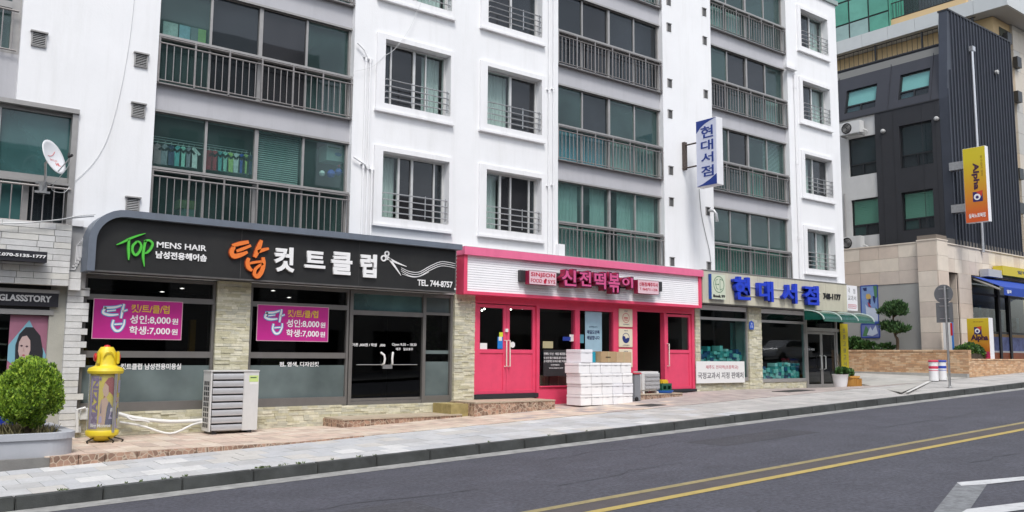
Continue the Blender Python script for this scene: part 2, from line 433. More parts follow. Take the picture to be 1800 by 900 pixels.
def bleach(c, v): return tuple(min(1, x*v) for x in c)
PAVM = [mat('paver_grey_%s' % n, c, .8, var=.12, vscale=3, bump=.4, bscale=70, dirt=.45, dscale=(1.2, 1.2, 1), dcol=(.33, .33, .32), fine=.07, fscale=30) for n, c in
        (('plain', (.48, .485, .49)), ('cool', (.45, .46, .475)), ('pale', (.58, .58, .575)), ('warm', (.50, .485, .46)), ('dull', (.42, .42, .42)))]
TILM = [mat('forecourt_tile_%s' % n, c, .75, var=.14, vscale=4, bump=.35, bscale=80, dirt=.5, dscale=(1.5, 1.5, 1), dcol=(.38, .31, .26), fine=.08, fscale=30) for n, c in
        (('rose', (.58, .455, .375)), ('sand', (.59, .49, .395)), ('brown', (.48, .385, .32)), ('pale', (.63, .54, .45)))]
def paving(parent, name, cells, fn, mats, th, gap=.006, limit=295, weights=None, alt=None):
    cells.sort(key=lambda c: math.hypot((c[0]+c[1])/2-3, (c[2]+c[3])/2))
    rest = {}
    for i, (x0, x1, y0, y1) in enumerate(cells):
        h = R.uniform(-.0025, .0025); g = gap/2
        a, b, c, d = x0+g, x1-g, y0+g, y1-g
        tp = [(a, c), (b, c), (b, d), (a, d)]
        p = [(x, y, fn(x, y)-th) for x, y in tp] + [(x, y, fn(x, y)+h) for x, y in tp]
        m_ = R.choices(mats, weights)[0]
        if alt and R.random() < min(1, max(0, ((x0+R.uniform(-1.5, 1.5))-12.5)/4)): m_ = R.choice(alt)
        if i < limit:
            mb = MB(); mb.hexa(p); mb.build(name, m_, parent, origin=(a, c, fn(a, c)))
        else:
            rest.setdefault(m_, MB()).hexa(p)
    if rest:
        mb = MB(); ms = list(rest)
        for k, m_ in enumerate(ms):
            o = len(mb.v); mb.v += rest[m_].v; mb.f += [tuple(q+o for q in f) for f in rest[m_].f]; mb.mi += [k]*len(rest[m_].f)
        mb.build('distant_'+name, ms, parent, kind='stuff')
cells = []
for i in range(-9, 170):
    for j in range(5):
        x0 = i*.42*1.0; off = (.21 if j % 2 else 0)
        cells.append((x0+off, x0+off+.42, 12.18+j*.424, 12.18+(j+1)*.424))
cells = [c for c in cells if c[0] > .4]
OLDP = [mat('old_paver_%d' % i, c, .8, var=.14, vscale=1.5, bump=.4, bscale=70, dirt=.6, dscale=(.7, .7, 1), dcol=(.27, .255, .24), fine=.08, fscale=30) for i, c in enumerate(((.42, .41, .395), (.455, .44, .42), (.39, .38, .365)))]
OLDT = [mat('old_floor_tile_%d' % i, c, .8, var=.16, vscale=2, bump=.35, bscale=80, dirt=.7, dscale=(.7, .7, 1), dcol=(.26, .22, .20), fine=.08, fscale=30) for i, c in enumerate(((.42, .36, .335), (.38, .33, .31), (.45, .395, .36)))]
paving(pv, 'paver', cells, pave, PAVM, .03, weights=(5, 4, 2, 2, 2), alt=OLDP)
cells = []
for i in range(0, 87):
    for j in range(9):
        x0 = 2.6+i*.3
        if x0+.3 > 28.7: continue
        cells.append((x0, x0+.3, 14.3+j*.3, 14.3+(j+1)*.3))
paving(fc, 'floor_tile', cells, fore, TILM, .03, gap=.005, weights=(5, 4, 2, 2), alt=OLDT)
# edge stones of the raised forecourt
STEPM = mat('step_marble', (.36, .22, .155), .55, var=.3, vscale=14, bump=.2, bscale=30, crazy=(11, (.52, .43, .33)))
x = 2.66
while x < 7.6:
    l = R.uniform(.36, .5); b = x+l-.012
    p = [(x, 14.24, pave(x, 14.24)-.05), (b, 14.24, pave(b, 14.24)-.05), (b, 14.32, pave(b, 14.32)-.05), (x, 14.32, pave(x, 14.32)-.05),
         (x, 14.24, fore(x, 14.3)+.008), (b, 14.24, fore(b, 14.3)+.008), (b, 14.32, fore(b, 14.3)+.008), (x, 14.32, fore(x, 14.3)+.008)]
    mb = MB(); mb.hexa(p); mb.build('edge_stone', STEPM, fc, origin=p[4]); x += l
# kerb stones
kb = thing('kerb', 'dark worn concrete kerb running between the grey pavement and the road', 'kerb', (1, 12, pave(1, 12)))
kb['kind'] = 'structure'; del kb['category']
x = -3.0; i = 0; kr = MB()
while x < 100:
    l = .98; b = x+l-.012; h = R.uniform(-.004, .004)
    def kz(xx): return -.205+.034*xx+.004
    p = [(x, 12.0, kz(x)-.35), (b, 12.0, kz(b)-.35), (b, 12.18, kz(b)-.35), (x, 12.18, kz(x)-.35),
         (x, 12.02, kz(x)+h), (b, 12.02, kz(b)+h), (b, 12.18, kz(b)+h), (x, 12.18, kz(x)+h)]
    if x < 45:
        mb = MB(); mb.hexa(p); mb.build('kerb_stone', KERB, kb, origin=p[4], bevel=.012)
    else: kr.hexa(p)
    x += .98
kr.build('distant_kerb', KERB, kb, kind='stuff')
# weeds in the kerb joint
WEED = mat('weed_leaf', (.10, .15, .04), .7, var=.4, vscale=9)
def tuft(mb, x, y, z, n, h, sp):
    for _ in range(n):
        a = R.uniform(0, 6.28); r = R.uniform(0, sp); hh = h*R.uniform(.4, 1); w_ = R.uniform(.004, .012)
        bx, by = x+r*math.cos(a), y+r*math.sin(a)*.5; tx, ty = bx+R.uniform(-.6, .6)*hh, by+R.uniform(-.6, .6)*hh
        mb.quad((bx-w_, by, z), (bx+w_, by, z), (tx+w_*.3, ty, z+hh), (tx-w_*.3, ty, z+hh))
mb = MB()
for _ in range(30):
    xx = R.choice([R.uniform(2, 4), R.uniform(5.0, 6.6), R.uniform(3, 12), R.uniform(4.9, 5.4)])
    tuft(mb, xx, 12.19, pave(xx, 12.2)-.005, 7, .035, .04)
tag(mb.build('weeds', WEED), 'low green weeds and moss growing along the kerb joint', 'weeds', kind='stuff')
# thin tarred cracks and two old repairs in the asphalt
TAR = mat('crack_tar', (.028, .028, .032), .7)
mb = MB()
for x0, y0, n, st in ((2.5, 9.5, 16, .35), (9, 10.6, 22, .4), (7.5, 8.6, 12, .3), (16, 9.2, 20, .5), (13, 5.9, 18, .4), (5.2, 6.1, 14, .3), (24, 10.4, 20, .5)):
    x, y = x0, y0
    for _ in range(n):
        x2, y2 = x+st*R.uniform(.5, 1), y+R.uniform(-.12, .12); w_ = R.uniform(.004, .010)
        mb.quad((x, y-w_, road(x, y)+.003), (x2, y2-w_, road(x2, y2)+.003), (x2, y2+w_, road(x2, y2)+.003), (x, y+w_, road(x, y)+.003)); x, y = x2, y2
tag(mb.build('road_cracks', TAR), 'thin dark tarred cracks running along the asphalt lane', kind='stuff')
sheet('road_patch', 12.2, 15.1, 9.6, 10.5, road, mat('patch_asphalt', (.058, .058, .068), .85, var=.2, vscale=3, bump=.6, bscale=150, fine=.3, fscale=24), .5, .3, off=.002)
sheet('road_patch', 4.4, 5.6, 7.9, 9.1, road, mat('patch_asphalt', (.058, .058, .068)), .5, .3, off=.002)
# road paint
YEL = mat('yellow_road_paint', (.42, .32, .10), .75, var=.15, vscale=5, bump=.4, bscale=160, dirt=.55, dscale=(6, 6, 1), dcol=(.20, .17, .09))
YELW = mat('worn_yellow_road_paint', (.30, .25, .12), .75, var=.2, vscale=6, bump=.4, bscale=160, dirt=.8, dscale=(9, 9, 1), dcol=(.11, .10, .08))
WHT = mat('white_road_paint', (.55, .56, .57), .75, var=.2, vscale=5, bump=.4, bscale=160, dirt=.8, dscale=(5, 5, 1), dcol=(.16, .16, .17))
WHTW = mat('worn_white_road_paint', (.20, .21, .22), .8, var=.4, vscale=9, bump=.4, bscale=160, dirt=.9, dscale=(8, 8, 1), dcol=(.09, .09, .10))
tag(sheet('road_line', -40, 110, 7.49, 7.62, road, YELW, 1, .2, off=.005), kind='structure', label='fainter worn yellow centre line, the one nearer the shops')
tag(sheet('road_line', -40, 110, 7.0, 7.14, road, YEL, 1, .2, off=.005), kind='structure', label='brighter yellow centre line, the one nearer the viewer')
sheet('lane_seam', -40, 110, 7.14, 7.49, road, mat('seam_asphalt', (.085, .075, .075), .8, var=.2, vscale=3, bump=.5, bscale=150), 1, .4, off=.0025)
def poly_road(name, pts, m_, off):
    mb = MB()
    mb.v = [(x, y, road(x, y)+off) for x, y in pts]; mb.f = [tuple(range(len(pts)))]; mb.mi = [0]
    return mb.build(name, m_, kind='structure')
def rpt(px, py):
    d = ray(px, py); t = 5.0
    for _ in range(30):
        x, y = d.x*t, d.y*t; t = (road(x, y)-EYE)/d.z
    return d.x*t, d.y*t
poly_road('road_marking', [rpt(*p) for p in ((1690, 855), (1682, 849), (1800, 838.5), (1900, 829), (1900, 834), (1800, 845), (1735, 852))], WHT, .008)
poly_road('road_marking', [rpt(*p) for p in ((1640, 902), (1682, 850), (1735, 852), (1704, 897), (1690, 902))], WHTW, .0045)
poly_road('road_marking', [rpt(*p) for p in ((1668, 915), (1700, 896), (1800, 884), (1900, 872), (1900, 884), (1800, 897), (1740, 905))], WHT, .0085)

# =====================================================================
#  APARTMENT BLOCK
# =====================================================================
H = 2.635; ZB = 4.165; ROOF = 14.66
apt = thing('apartment_building', 'long white apartment block with glazed balconies above a row of shops', 'building', (16, 22, .5))
holes = []
def addhole(x0, x1, z0, z1): holes.append((x0, x1, z0, z1)); return (x0, x1, z0, z1)
cols = {'A': (4.58, 8.78), 'B': (14.86, 19.02), 'C': (21.28, 25.39), 'L': (-2.0, 2.25)}
addhole(4.58, 8.78, 4.15, ROOF-.35); addhole(14.86, 19.02, 4.15, ROOF-.35); addhole(21.28, 25.39, 4.15, ROOF-.35)
addhole(-2.0, 2.25, 5.95, ROOF-.35); addhole(-2.0, 3.26, 3.82, 5.95)
WIN = {'A': (9.55, 11.36, 4.67, 6.19), 'B': (12.47, 14.25, 4.69, 6.18), 'D': (26.22, 27.92, 4.64, 6.02)}
for k in range(4):
    for c in 'ABD':
        a, b, z0, z1 = WIN[c]
        if c in 'AB' and k > 2: pass
        addhole(a, b, z0+k*H, z1+k*H)
mb = MB()
grid_wall(mb, -8, 28.56, 3.02, ROOF, 17.0, 17.3, holes)
wall = mb.build('wall', WHITE, apt)
mb = MB()
mb.box(28.36, 28.56, 17.3, 27, -.5, ROOF); mb.box(-8, -7.8, 17.3, 27, -.5, ROOF); mb.box(-8, 28.56, 26.8, 27, -.5, ROOF)
mb.build('side_wall', WHITE, apt)
B(-8.1, 28.66, 16.93, 27.1, ROOF, ROOF+.16).build('roof', mat('roof_coping', (.30, .36, .35), .7, var=.1), apt)
# inside: floors and a back wall so the rooms are rooms
mb = MB()
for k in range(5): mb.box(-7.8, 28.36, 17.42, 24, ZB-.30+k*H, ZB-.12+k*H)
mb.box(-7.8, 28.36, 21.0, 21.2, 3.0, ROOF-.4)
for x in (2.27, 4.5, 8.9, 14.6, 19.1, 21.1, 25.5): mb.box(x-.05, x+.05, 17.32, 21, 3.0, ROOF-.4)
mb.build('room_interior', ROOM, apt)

nbal = [0]
BALM = {}
def bars(apt, xs, y, z0, z1, r, parent, rest):
    """uprights of a railing: each its own piece up to the limit"""
    for x in xs:
        if nbal[0] < 298:
            key = round(z1-z0, 3)
            if key not in BALM:
                BALM[key] = MB().tube([(0, 0, 0), (0, 0, z1-z0)], r, 6).mesh('baluster', RAILM)
            o = bpy.data.objects.new('baluster', BALM[key]); col.objects.link(o); o.parent = parent
            o.location = Vector((x, y, z0))-ORG[parent]; nbal[0] += 1
        else: rest.tube([(x, y, z0), (x, y, z1)], r, 5)

def pane(parent, x0, x1, z0, z1, y, g, spec, tilt=0):
    B(x0, x1, y, y+.008, z0, z1).build('pane', g, parent, origin=(x0, y, z0))
    w_ = x1-x0
    if spec in 'THGUV':      # curtains hanging just behind
        a, b = {'T': (0, 1), 'H': (.45, 1), 'G': (0, 1), 'U': (0, 1), 'V': (0, .55)}[spec]
        m_ = {'G': CURTG, 'U': CURT2}.get(spec, CURT)
        mb = MB(); n = max(6, int((b-a)*w_/.035)); yy = y+.16
        P = []
        for i in range(n+1):
            u = x0+w_*(a+(b-a)*i/n); P.append((u, yy+.022*math.sin(i*1.9)+R.uniform(-.008, .008)))
        for i in range(n):
            mb.quad((*P[i], z0-.02), (*P[i+1], z0-.02), (*P[i+1], z1), (*P[i], z1))
        mb.build('curtain', m_, parent, smooth=False)
    if spec == 'S':          # slatted blind
        mb = MB(); z = z0+.02
        while z < z1:
            mb.quad((x0+.02, y+.13, z), (x1-.02, y+.13, z), (x1-.02, y+.165, z+.034), (x0+.02, y+.165, z+.034)); z += .045
        mb.build('blind', CURT, parent)
ROD = .012
def balcony(c, k, up, low, label=None, x0=None, x1=None):
    a, b = cols[c]
    zb = ZB+k*H
    yb, yg, yr = 17.14, 17.22, 17.03
    # grey band under this balcony's glazing
    if k > 0: B(a+.001, b-.001, yb, yb+.28, zb-.55, zb-.004).build('parapet_band', BAND, apt, origin=(a, yb, zb))
    fr = MB(); f = .045
    zt = zb+2.075; zs = zb+.955
    ctr = (a+b)/2
    xs = [a+.01+(b-a-.02)*i/4 for i in range(5)]
    fr.box(a, b, yg-.05, yg+.05, zt, zt+.07); fr.box(a, b, yg-.07, yg+.06, zs-.03, zs+.04); fr.box(a, b, yg-.04, yg+.04, zb-.003, zb+.05)
    for i, x in enumerate(xs):
        h = f*.9 if i == 2 else f*.55
        x = min(max(x, a+h), b-h)
        fr.box(x-h, x+h, yg-.045+(.004 if i % 2 else 0), yg+.04, zs+.04, zt); fr.box(x-h, x+h, yg-.035+(.004 if i % 2 else 0), yg+.035, zb+.05, zs-.03)
    # sill ledge, a cap above
    fr.box(a, b+.02, yr+.02, yg-.071, zs-.012, zs+.035)
    fr.box(a, b, yb-.03, yg-.052, zt+.01, zt+.055)
    F = fr.build('balcony_window', ALU if c in 'ALE' else ALUD if (c, k) in () else ALU, apt, origin=(a, yg, zb), label=label)
    gl = {'D': GDARK, 'N': GSCR, 'T': GTEAL, 'H': GTEAL, 'S': GTEAL, 'G': GTEAL, 'U': GTEAL, 'V': GTEAL, 'K': GTEAL}
    for i in range(4):
        x0_, x1_ = xs[i]+.012, xs[i+1]-.012
        pane(F, x0_, x1_, zs+.04, zt, yg-.004+.02*(i % 2), gl[up[i]], up[i])
        pane(F, x0_, x1_, zb+.05, zs-.03, yg-.006+.02*(i % 2), gl[low[i]], low[i])
    # railing
    r = MB(); rx1 = b+.03
    zr = zb+.80
    r.tube([(a+.02, yr, zr), (rx1, yr, zr)], .018, 6); r.tube([(a+.02, yr, zb+.06), (rx1-.03, yr, zb+.06)], .014, 6)
    r.tube([(a+.02, yr, zb+.905), (rx1, yr, zb+.905)], .016, 6)
    posts = [a+.03+(b-a-.06)*i/6 for i in range(7)]
    for x in posts: r.box(x-.018, x+.018, yr-.012, yr+.012, zb-.02, zb+.93)
    r.box(a, b, yr-.012, yb-.002, zb-.012, zb+.012)
    RR = r.build('railing', RAILM, apt, origin=(a, yr, zb))
    rest = MB(); bx = []
    for i in range(6):
        for j in range(1, 5): bx.append(posts[i]+(posts[i+1]-posts[i])*j/5)
    bars(apt, bx, yr, zb+.06, zb+.80, .0095, RR, rest)
    if rest.f: rest.build('small_balusters', RAILM, RR, kind='stuff')
    return F
# k from 0 (just over the shops); letters: see pane()
balcony('A', 0, 'KKSK', 'KKKK', 'balcony glazing with laundry and a half lowered blind')
balcony('A', 1, 'KDNK', 'KDNK')
balcony('B', 0, 'THHT', 'TGHT', 'balcony glazing with pale curtains drawn behind it')
balcony('B', 1, 'KDKK', 'UUTT')
balcony('B', 2, 'DNDD', 'DNDD')
balcony('C', 0, 'KKKK', 'GGGG')
balcony('C', 1, 'KNKS', 'KKGK')
balcony('C', 2, 'KNNK', 'DKKT')
balcony('C', 3, 'KKKK', 'TTKK')
balcony('A', 2, 'KDKK', 'KKKK')
balcony('B', 3, 'KKDK', 'TKKT')
# far-left balcony (only its right end is in view)
a = -2.0
def left_bal():
    zb = ZB+H-.18+.0
    B(-2, 2.249, 17.14, 17.42, 5.96, 6.84).build('parapet_band', BAND, apt, origin=(2, 17.1, 6))
    fr = MB(); fr.box(2.10, 2.249, 17.15, 17.25, 6.84, 8.9); fr.box(-2, 2.1, 17.15, 17.25, 6.84, 6.90); fr.box(-2, 2.1, 17.12, 17.25, 7.66, 7.78); fr.box(-2, 2.1, 17.15, 17.25, 8.8, 8.9)
    F = fr.build('balcony_window', ALU, apt, origin=(2, 17.2, 6.84))
    pane(F, -1.9, 2.1, 6.9, 7.66, 17.2, GTEAL, 'K'); pane(F, -1.9, 2.1, 7.78, 8.8, 17.2, GTEAL, 'K')
    r = MB(); r.tube([(-2, 17.06, 7.6), (2.2, 17.06, 7.6)], .02, 6); r.tube([(-2, 17.06, 6.88), (2.2, 17.06, 6.88)], .015, 6)
    RR = r.build('railing', RAILM, apt, origin=(2, 17.06, 6.84)); rs = MB()
    bars(apt, [2.12-.16*i for i in range(8)], 17.06, 6.88, 7.6, .011, RR, rs)
    if rs.f: rs.build('small_balusters', RAILM, RR, kind='stuff')
    # first-floor window, wide pane over a railed lower part
    fr = MB(); fr.box(-2, 3.262, 16.93, 17.05, 5.90, 5.98); fr.box(3.16, 3.258, 16.97, 17.3, 3.82, 5.9)
    fr.box(-2, 3.16, 17.08, 17.2, 4.62, 4.72); fr.box(-2, 3.16, 17.08, 17.2, 5.84, 5.9); fr.box(-2, 3.16, 17.0, 17.2, 3.82, 3.88)
    fr.box(1.97, 2.05, 17.06, 17.2, 4.72, 5.84); fr.box(2.46, 2.56, 17.09, 17.2, 3.88, 4.62); fr.box(-2, 3.16, 16.95, 17.079, 4.56, 4.60)
    F = fr.build('balcony_window', ALU, apt, origin=(2.6, 17, 3.82), label='wide teal window over a railed lower part beside the satellite dish')
    pane(F, 2.05, 3.16, 4.72, 5.84, 17.14, glass('clouded_teal_glass', (.45, .6, .6), film_haze=(.55, (.07, .17, .17))), 'K')
    pane(F, -1.9, 1.97, 4.72, 5.84, 17.14, GTEAL, 'K')
    pane(F, 1.0, 2.46, 3.88, 4.62, 17.15, glass('clouded_teal_glass', (.5, .6, .6)), 'K'); pane(F, 2.56, 3.16, 3.88, 4.62, 17.17, GDARK, 'D')
    r = MB(); r.tube([(-2, 16.95, 4.50), (3.2, 16.95, 4.50)], .02, 6)
    r.tube([(-2, 16.95, 3.86), (3.2, 16.95, 3.86)], .012, 6)
    RR = r.build('railing', RAILM, apt, origin=(2.6, 16.95, 3.82))
    rs = MB()
    bars(apt, [3.1-.165*i for i in range(9)], 16.95, 3.82, 4.50, .011, RR, rs)
    if rs.f: rs.build('small_balusters', RAILM, RR, kind='stuff')
left_bal()

# small barred windows
def small_window(c, k, spec, mull):
    a, b, z0, z1 = WIN[c]; z0 += k*H; z1 += k*H
    o = .215; y = 16.94
    t = MB(); e = .045
    zz0, zz1 = z0-.155, z1+.115
    if c == 'D': o = .19
    t.box(a-o, b+.09, y, 17.0, z1, zz1)             # head
    t.box(a-o, a, y, 17.0, zz0, z1); t.box(b, b+.09, y, 17.0, zz0, z1)
    t.box(a-o-.02, b+.11, y-.035, 17.0, zz0-.055, zz0)    # sill lip
    t.box(a, b, y, 17.0, zz0, z0)
    W = t.build('window', TRIM, apt, origin=(a, y, z0))
    # painted reveal lining with frame recessed
    yf = 17.2
    f = MB(); f.box(a, b, yf-.03, yf+.06, z1-.05, z1-.001); f.box(a, b, yf-.035, yf+.06, z0+.001, z0+.05)
    f.box(a+.001, a+.05, yf-.03, yf+.06, z0+.05, z1-.05); f.box(b-.06, b-.001, yf-.03, yf+.06, z0+.05, z1-.05)
    for q, hw in mull:
        x = a+(b-a)*q; f.box(x-hw, x+hw, yf-.04, yf+.02, z0+.05, z1-.05)
    f.build('frame', ALUL, W)
    edges = [a+.05]+[a+(b-a)*q for q, _ in mull]+[b-.06]
    gl = {'D': GDARK, 'N': GSCR, 'T': GCLEAR, 'K': GCLEAR, 'V': GCLEAR, 'S': GCLEAR, 'H': GCLEAR}
    for i in range(len(edges)-1):
        s_ = spec[i]
        hw = .02
        pane(W, edges[i]+.001, edges[i+1]-.001, z0+.05, z1-.05, yf-.005+.012*(i % 2), gl[s_], s_)
    # guard bars
    g = MB(); yb = 16.9
    for i in range(4):
        z = z0+.12+.145*i
        g.tube([(a+.012, yb+.1, z), (a+.012, yb, z), (b-.09, yb, z), (b-.06, yb+.02, z), (b-.055, yb+.12, z)], .014, 6)
    for x in (a+.62*(b-a)*.62, a+(b-a)*.62, b-.12): g.box(x-.01, x+.01, yb-.004, yb+.018, z0+.06, z0+.59)
    g.build('guard_rail', STEEL, W)
small_window('A', 0, 'TNND', ((.30, .028), (.50, .03), (.84, .02)))
small_window('A', 1, 'DNKT', ((.15, .02), (.50, .03), (.68, .015)))
small_window('A', 2, 'DNT', ((.15, .02), (.5, .03)))
small_window('B', 0, 'TNND', ((.33, .028), (.52, .02), (.86, .022)))
small_window('B', 1, 'TN', ((.5, .035),))
small_window('B', 2, 'ND', ((.5, .03),))
small_window('D', 0, 'DT', ((.5, .03),))
small_window('D', 1, 'TN', ((.45, .03),))
small_window('D', 2, 'NT', ((.5, .03),))
small_window('D', 3, 'NT', ((.5, .03),))

# vents in the left wall and the small square openings in the column
for x, z in ((2.41, 7.03), (4.15, 7.03), (4.155, 6.05), (4.15, 4.24)):
    v = MB(); v.box(x-.02, x+.26, 16.93, 17.0, z+.235, z+.26); v.box(x, x+.02, 16.96, 17, z, z+.235); v.box(x+.22, x+.24, 16.96, 17, z, z+.235); v.box(x, x+.24, 16.965, 17, z-.015, z)
    V = v.build('wall_vent', ALU, apt, origin=(x, 17, z))
    s_ = B(x+.02, x+.22, 16.992, 17-.001, z, z+.235); s_.build('backing', DARK, V)
    for i in range(7):
        zz = z+.012+i*.032; sl = MB()
        sl.hexa([(x+.02, 16.962, zz), (x+.22, 16.962, zz), (x+.22, 16.99, zz+.016), (x+.02, 16.99, zz+.016), (x+.02, 16.962, zz+.005), (x+.22, 16.962, zz+.005), (x+.22, 16.99, zz+.021), (x+.02, 16.99, zz+.021)])
        sl.build('slat', ALUL, V, origin=(x, 16.96, zz))
CM = mat('column_vent_recess', (.10, .10, .10), .9)
for px, py in ((1176, 3), (1176, 49), (1177, 147), (1177, 201), (1178, 300), (1178, 355), (1179, 460), (1238, 22), (1238, 72), (1240, 166), (1245, 372), (1245, 468)):
    x, z = at(px, py, 17.0)
    x = 19.31 if px < 1200 else 20.98
    v = MB(); w_, h_ = .075, .12
    v.box(x-w_-.02, x-w_, 16.975, 17.0-.0005, z-h_, z+h_); v.box(x+w_, x+w_+.015, 16.975, 17-.0005, z-h_, z+h_); v.box(x-w_-.03, x+w_+.03, 16.96, 17-.0005, z+h_, z+h_+.02)
    V = v.build('square_vent', ALU, apt, origin=(x, 17, z))
    B(x-w_, x+w_, 16.993, 17-.0005, z-h_, z+h_).build('backing', CM, V)
x, z = 20.98, Z_(1245, 372, 17)
MB().tube([(x, 16.95, z+.02), (x+.03, 16.78, z), (x+.06, 16.72, z-.1), (x+.10, 16.72, z-.34)], .045, 10).build('flue_pipe', STEEL, apt, smooth=True)

# pipes down the wall (white PVC), with collars and brackets
def downpipe(x, z0, z1, y=16.95, r=.024, collars=()):
    mb = MB(); mb.tube([(x, y, z0), (x, y, z1)], r, 8)
    for z in collars: mb.tube([(x, y, z), (x, y, z+.08)], r*1.25, 8)
    for z in collars: mb.box(x-.06, x+.06, y, 17-.0005, z+.10, z+.12)
    return mb.build('drain_pipe', TRIM, apt, origin=(x, y, z0), smooth=True)
for x, z1 in ((9.06, 8.3), (9.17, 8.27), (9.06-.0, 5.6)):
    downpipe(x, 4.0 if z1 > 6 else 4.0, z1 if z1 > 6 else z1, collars=(5.7, z1-.12) if z1 > 6 else ())if z1 > 6 else None
downpipe(9.28, 4.0, 5.72, collars=(5.62,))
MB().tube([(8.82, 16.93, 8.55), (9.0, 16.93, 8.42), (9.06, 16.93, 8.3)], .02, 6).build('drain_pipe', TRIM, apt)
MB().tube([(8.80, 16.93, 5.93), (9.1, 16.93, 5.80), (9.17, 16.93, 5.7)], .02, 6).build('drain_pipe', TRIM, apt)
downpipe(14.50, 4.0, ROOF, collars=(5.9, 8.5, 11.1))
downpipe(14.66, 4.0, ROOF, r=.02, collars=(5.95, 8.55, 11.15))
downpipe(25.75, 4.0, 11.4, r=.05, collars=(5.6, 8.2, 10.9))
B(14.78, 14.98, 16.86, 16.998, 4.1, 4.5).build('pipe_box', TRIM, apt)
B(25.15, 25.8, 16.85, 16.998, 11.52, 11.62).build('pipe_box', TRIM, apt, label='short white ledge over the top of the drain pipe')
# thin cable scars on the wall
def cable(pts, r, m_, name='cable', label='x', y=None, cat='cable', grp=None):
    mb = MB(); mb.tube(cr(pts, 8), r, 5); return tag(mb.build(name, m_, smooth=True), label, cat, grp)
WIREW = mat('white_cable', (.62, .63, .63), .6); WIRED = mat('grey_cable', (.28, .28, .28), .6)
def wp(lst, y): return [(X_(a, b, y), y, Z_(a, b, y)) for a, b in lst]
cable(wp([(237, -10), (228, 70), (212, 160), (190, 240), (165, 285), (132, 318)], 16.985), .0045, WIREW, label='thin pale cable curving down the white wall toward the satellite dish')
cable(wp([(740, 5), (720, 50), (695, 85), (676, 98)], 16.9), .005, WIREW, label='loose pale wire hanging from the upper barred window')
cable(wp([(676, 98), (655, 117), (625, 125)], 16.93), .004, WIREW, label='thin wire crossing the wall left of the middle barred window')
cable(wp([(1229, 332), (1233, 375), (1240, 410), (1247, 440), (1250, 465)], 16.98), .010, WIRED, label='thin grey cable running down the column below the hanging sign')

# =====================================================================
#  SHOPS
# =====================================================================
def px2(lst, Y): return [at(a, b, Y) for a, b in lst]
STONES = [mat('ledger_stone_%s' % n, c, .85, var=.2, vscale=9, bump=.7, bscale=60) for n, c in (('cream', (.61, .58, .43)), ('grey', (.54, .525, .42)), ('pale', (.68, .65, .51)), ('olive', (.53, .50, .35)))]
def ledger(name, x0, x1, zf, z1, y, parent, sw=.22, hh=.05, label=None):
    """split-face stone cladding: every stone a real block, proud by a different amount"""
    ms = [MB() for _ in STONES]; z = None
    zlow = min(zf(x0), zf(x1))-.02; z = zlow; row = 0
    while z < z1-.005:
        h = min(R.choice((.032, .045, .055)), z1-z); x = x0
        while x < x1-.002:
            l = min(R.uniform(.10, .32), x1-x)
            if x1-(x+l) < .05: l = x1-x
            d = R.uniform(.0, .018)
            R.choice(ms).box(x+.001, x+l-.001, y-d, y+.06, z+.001, z+h-.001)
            x += l
        z += h; row += 1
    mb = MB()
    for k, q in enumerate(ms):
        o = len(mb.v); mb.v += q.v; mb.f += [tuple(i+o for i in f) for f in q.f]; mb.mi += [k]*len(q.f)
    return mb.build(name, STONES, parent, kind='stuff', label=label)
g17 = lambda x: fore(x, 16.95)

# ---------- structural ground-floor walls shared by the shops ----------
mb = MB()
for a, b in ((3.0, 3.5), (5.94, 6.62), (11.58, 12.2), (20.27, 20.48), (22.86, 23.5), (28.42, 28.56)):
    mb.box(a+.01, b-.01, 17.05, 17.5, -.3, 3.02)
mb.box(3.5, 8.86, 17.07, 17.4, -.3, .52); mb.box(8.86, 12.2, 17.07, 17.5, -.3, .50); mb.box(12.2, 20.4, 17.07, 17.5, -.3, .565); mb.box(20.4, 28.4, 17.08, 17.5, .1, .44)
mb.build('lower_wall', mat('render_coat', (.42, .41, .36), .85, var=.1, bump=.3), apt)
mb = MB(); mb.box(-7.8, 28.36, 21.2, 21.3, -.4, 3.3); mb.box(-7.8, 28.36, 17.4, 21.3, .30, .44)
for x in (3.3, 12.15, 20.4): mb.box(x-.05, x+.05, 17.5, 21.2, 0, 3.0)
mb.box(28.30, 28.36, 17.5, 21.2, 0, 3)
mb.build('shop_interior', mat('shop_room', (.07, .07, .068), .9), apt)

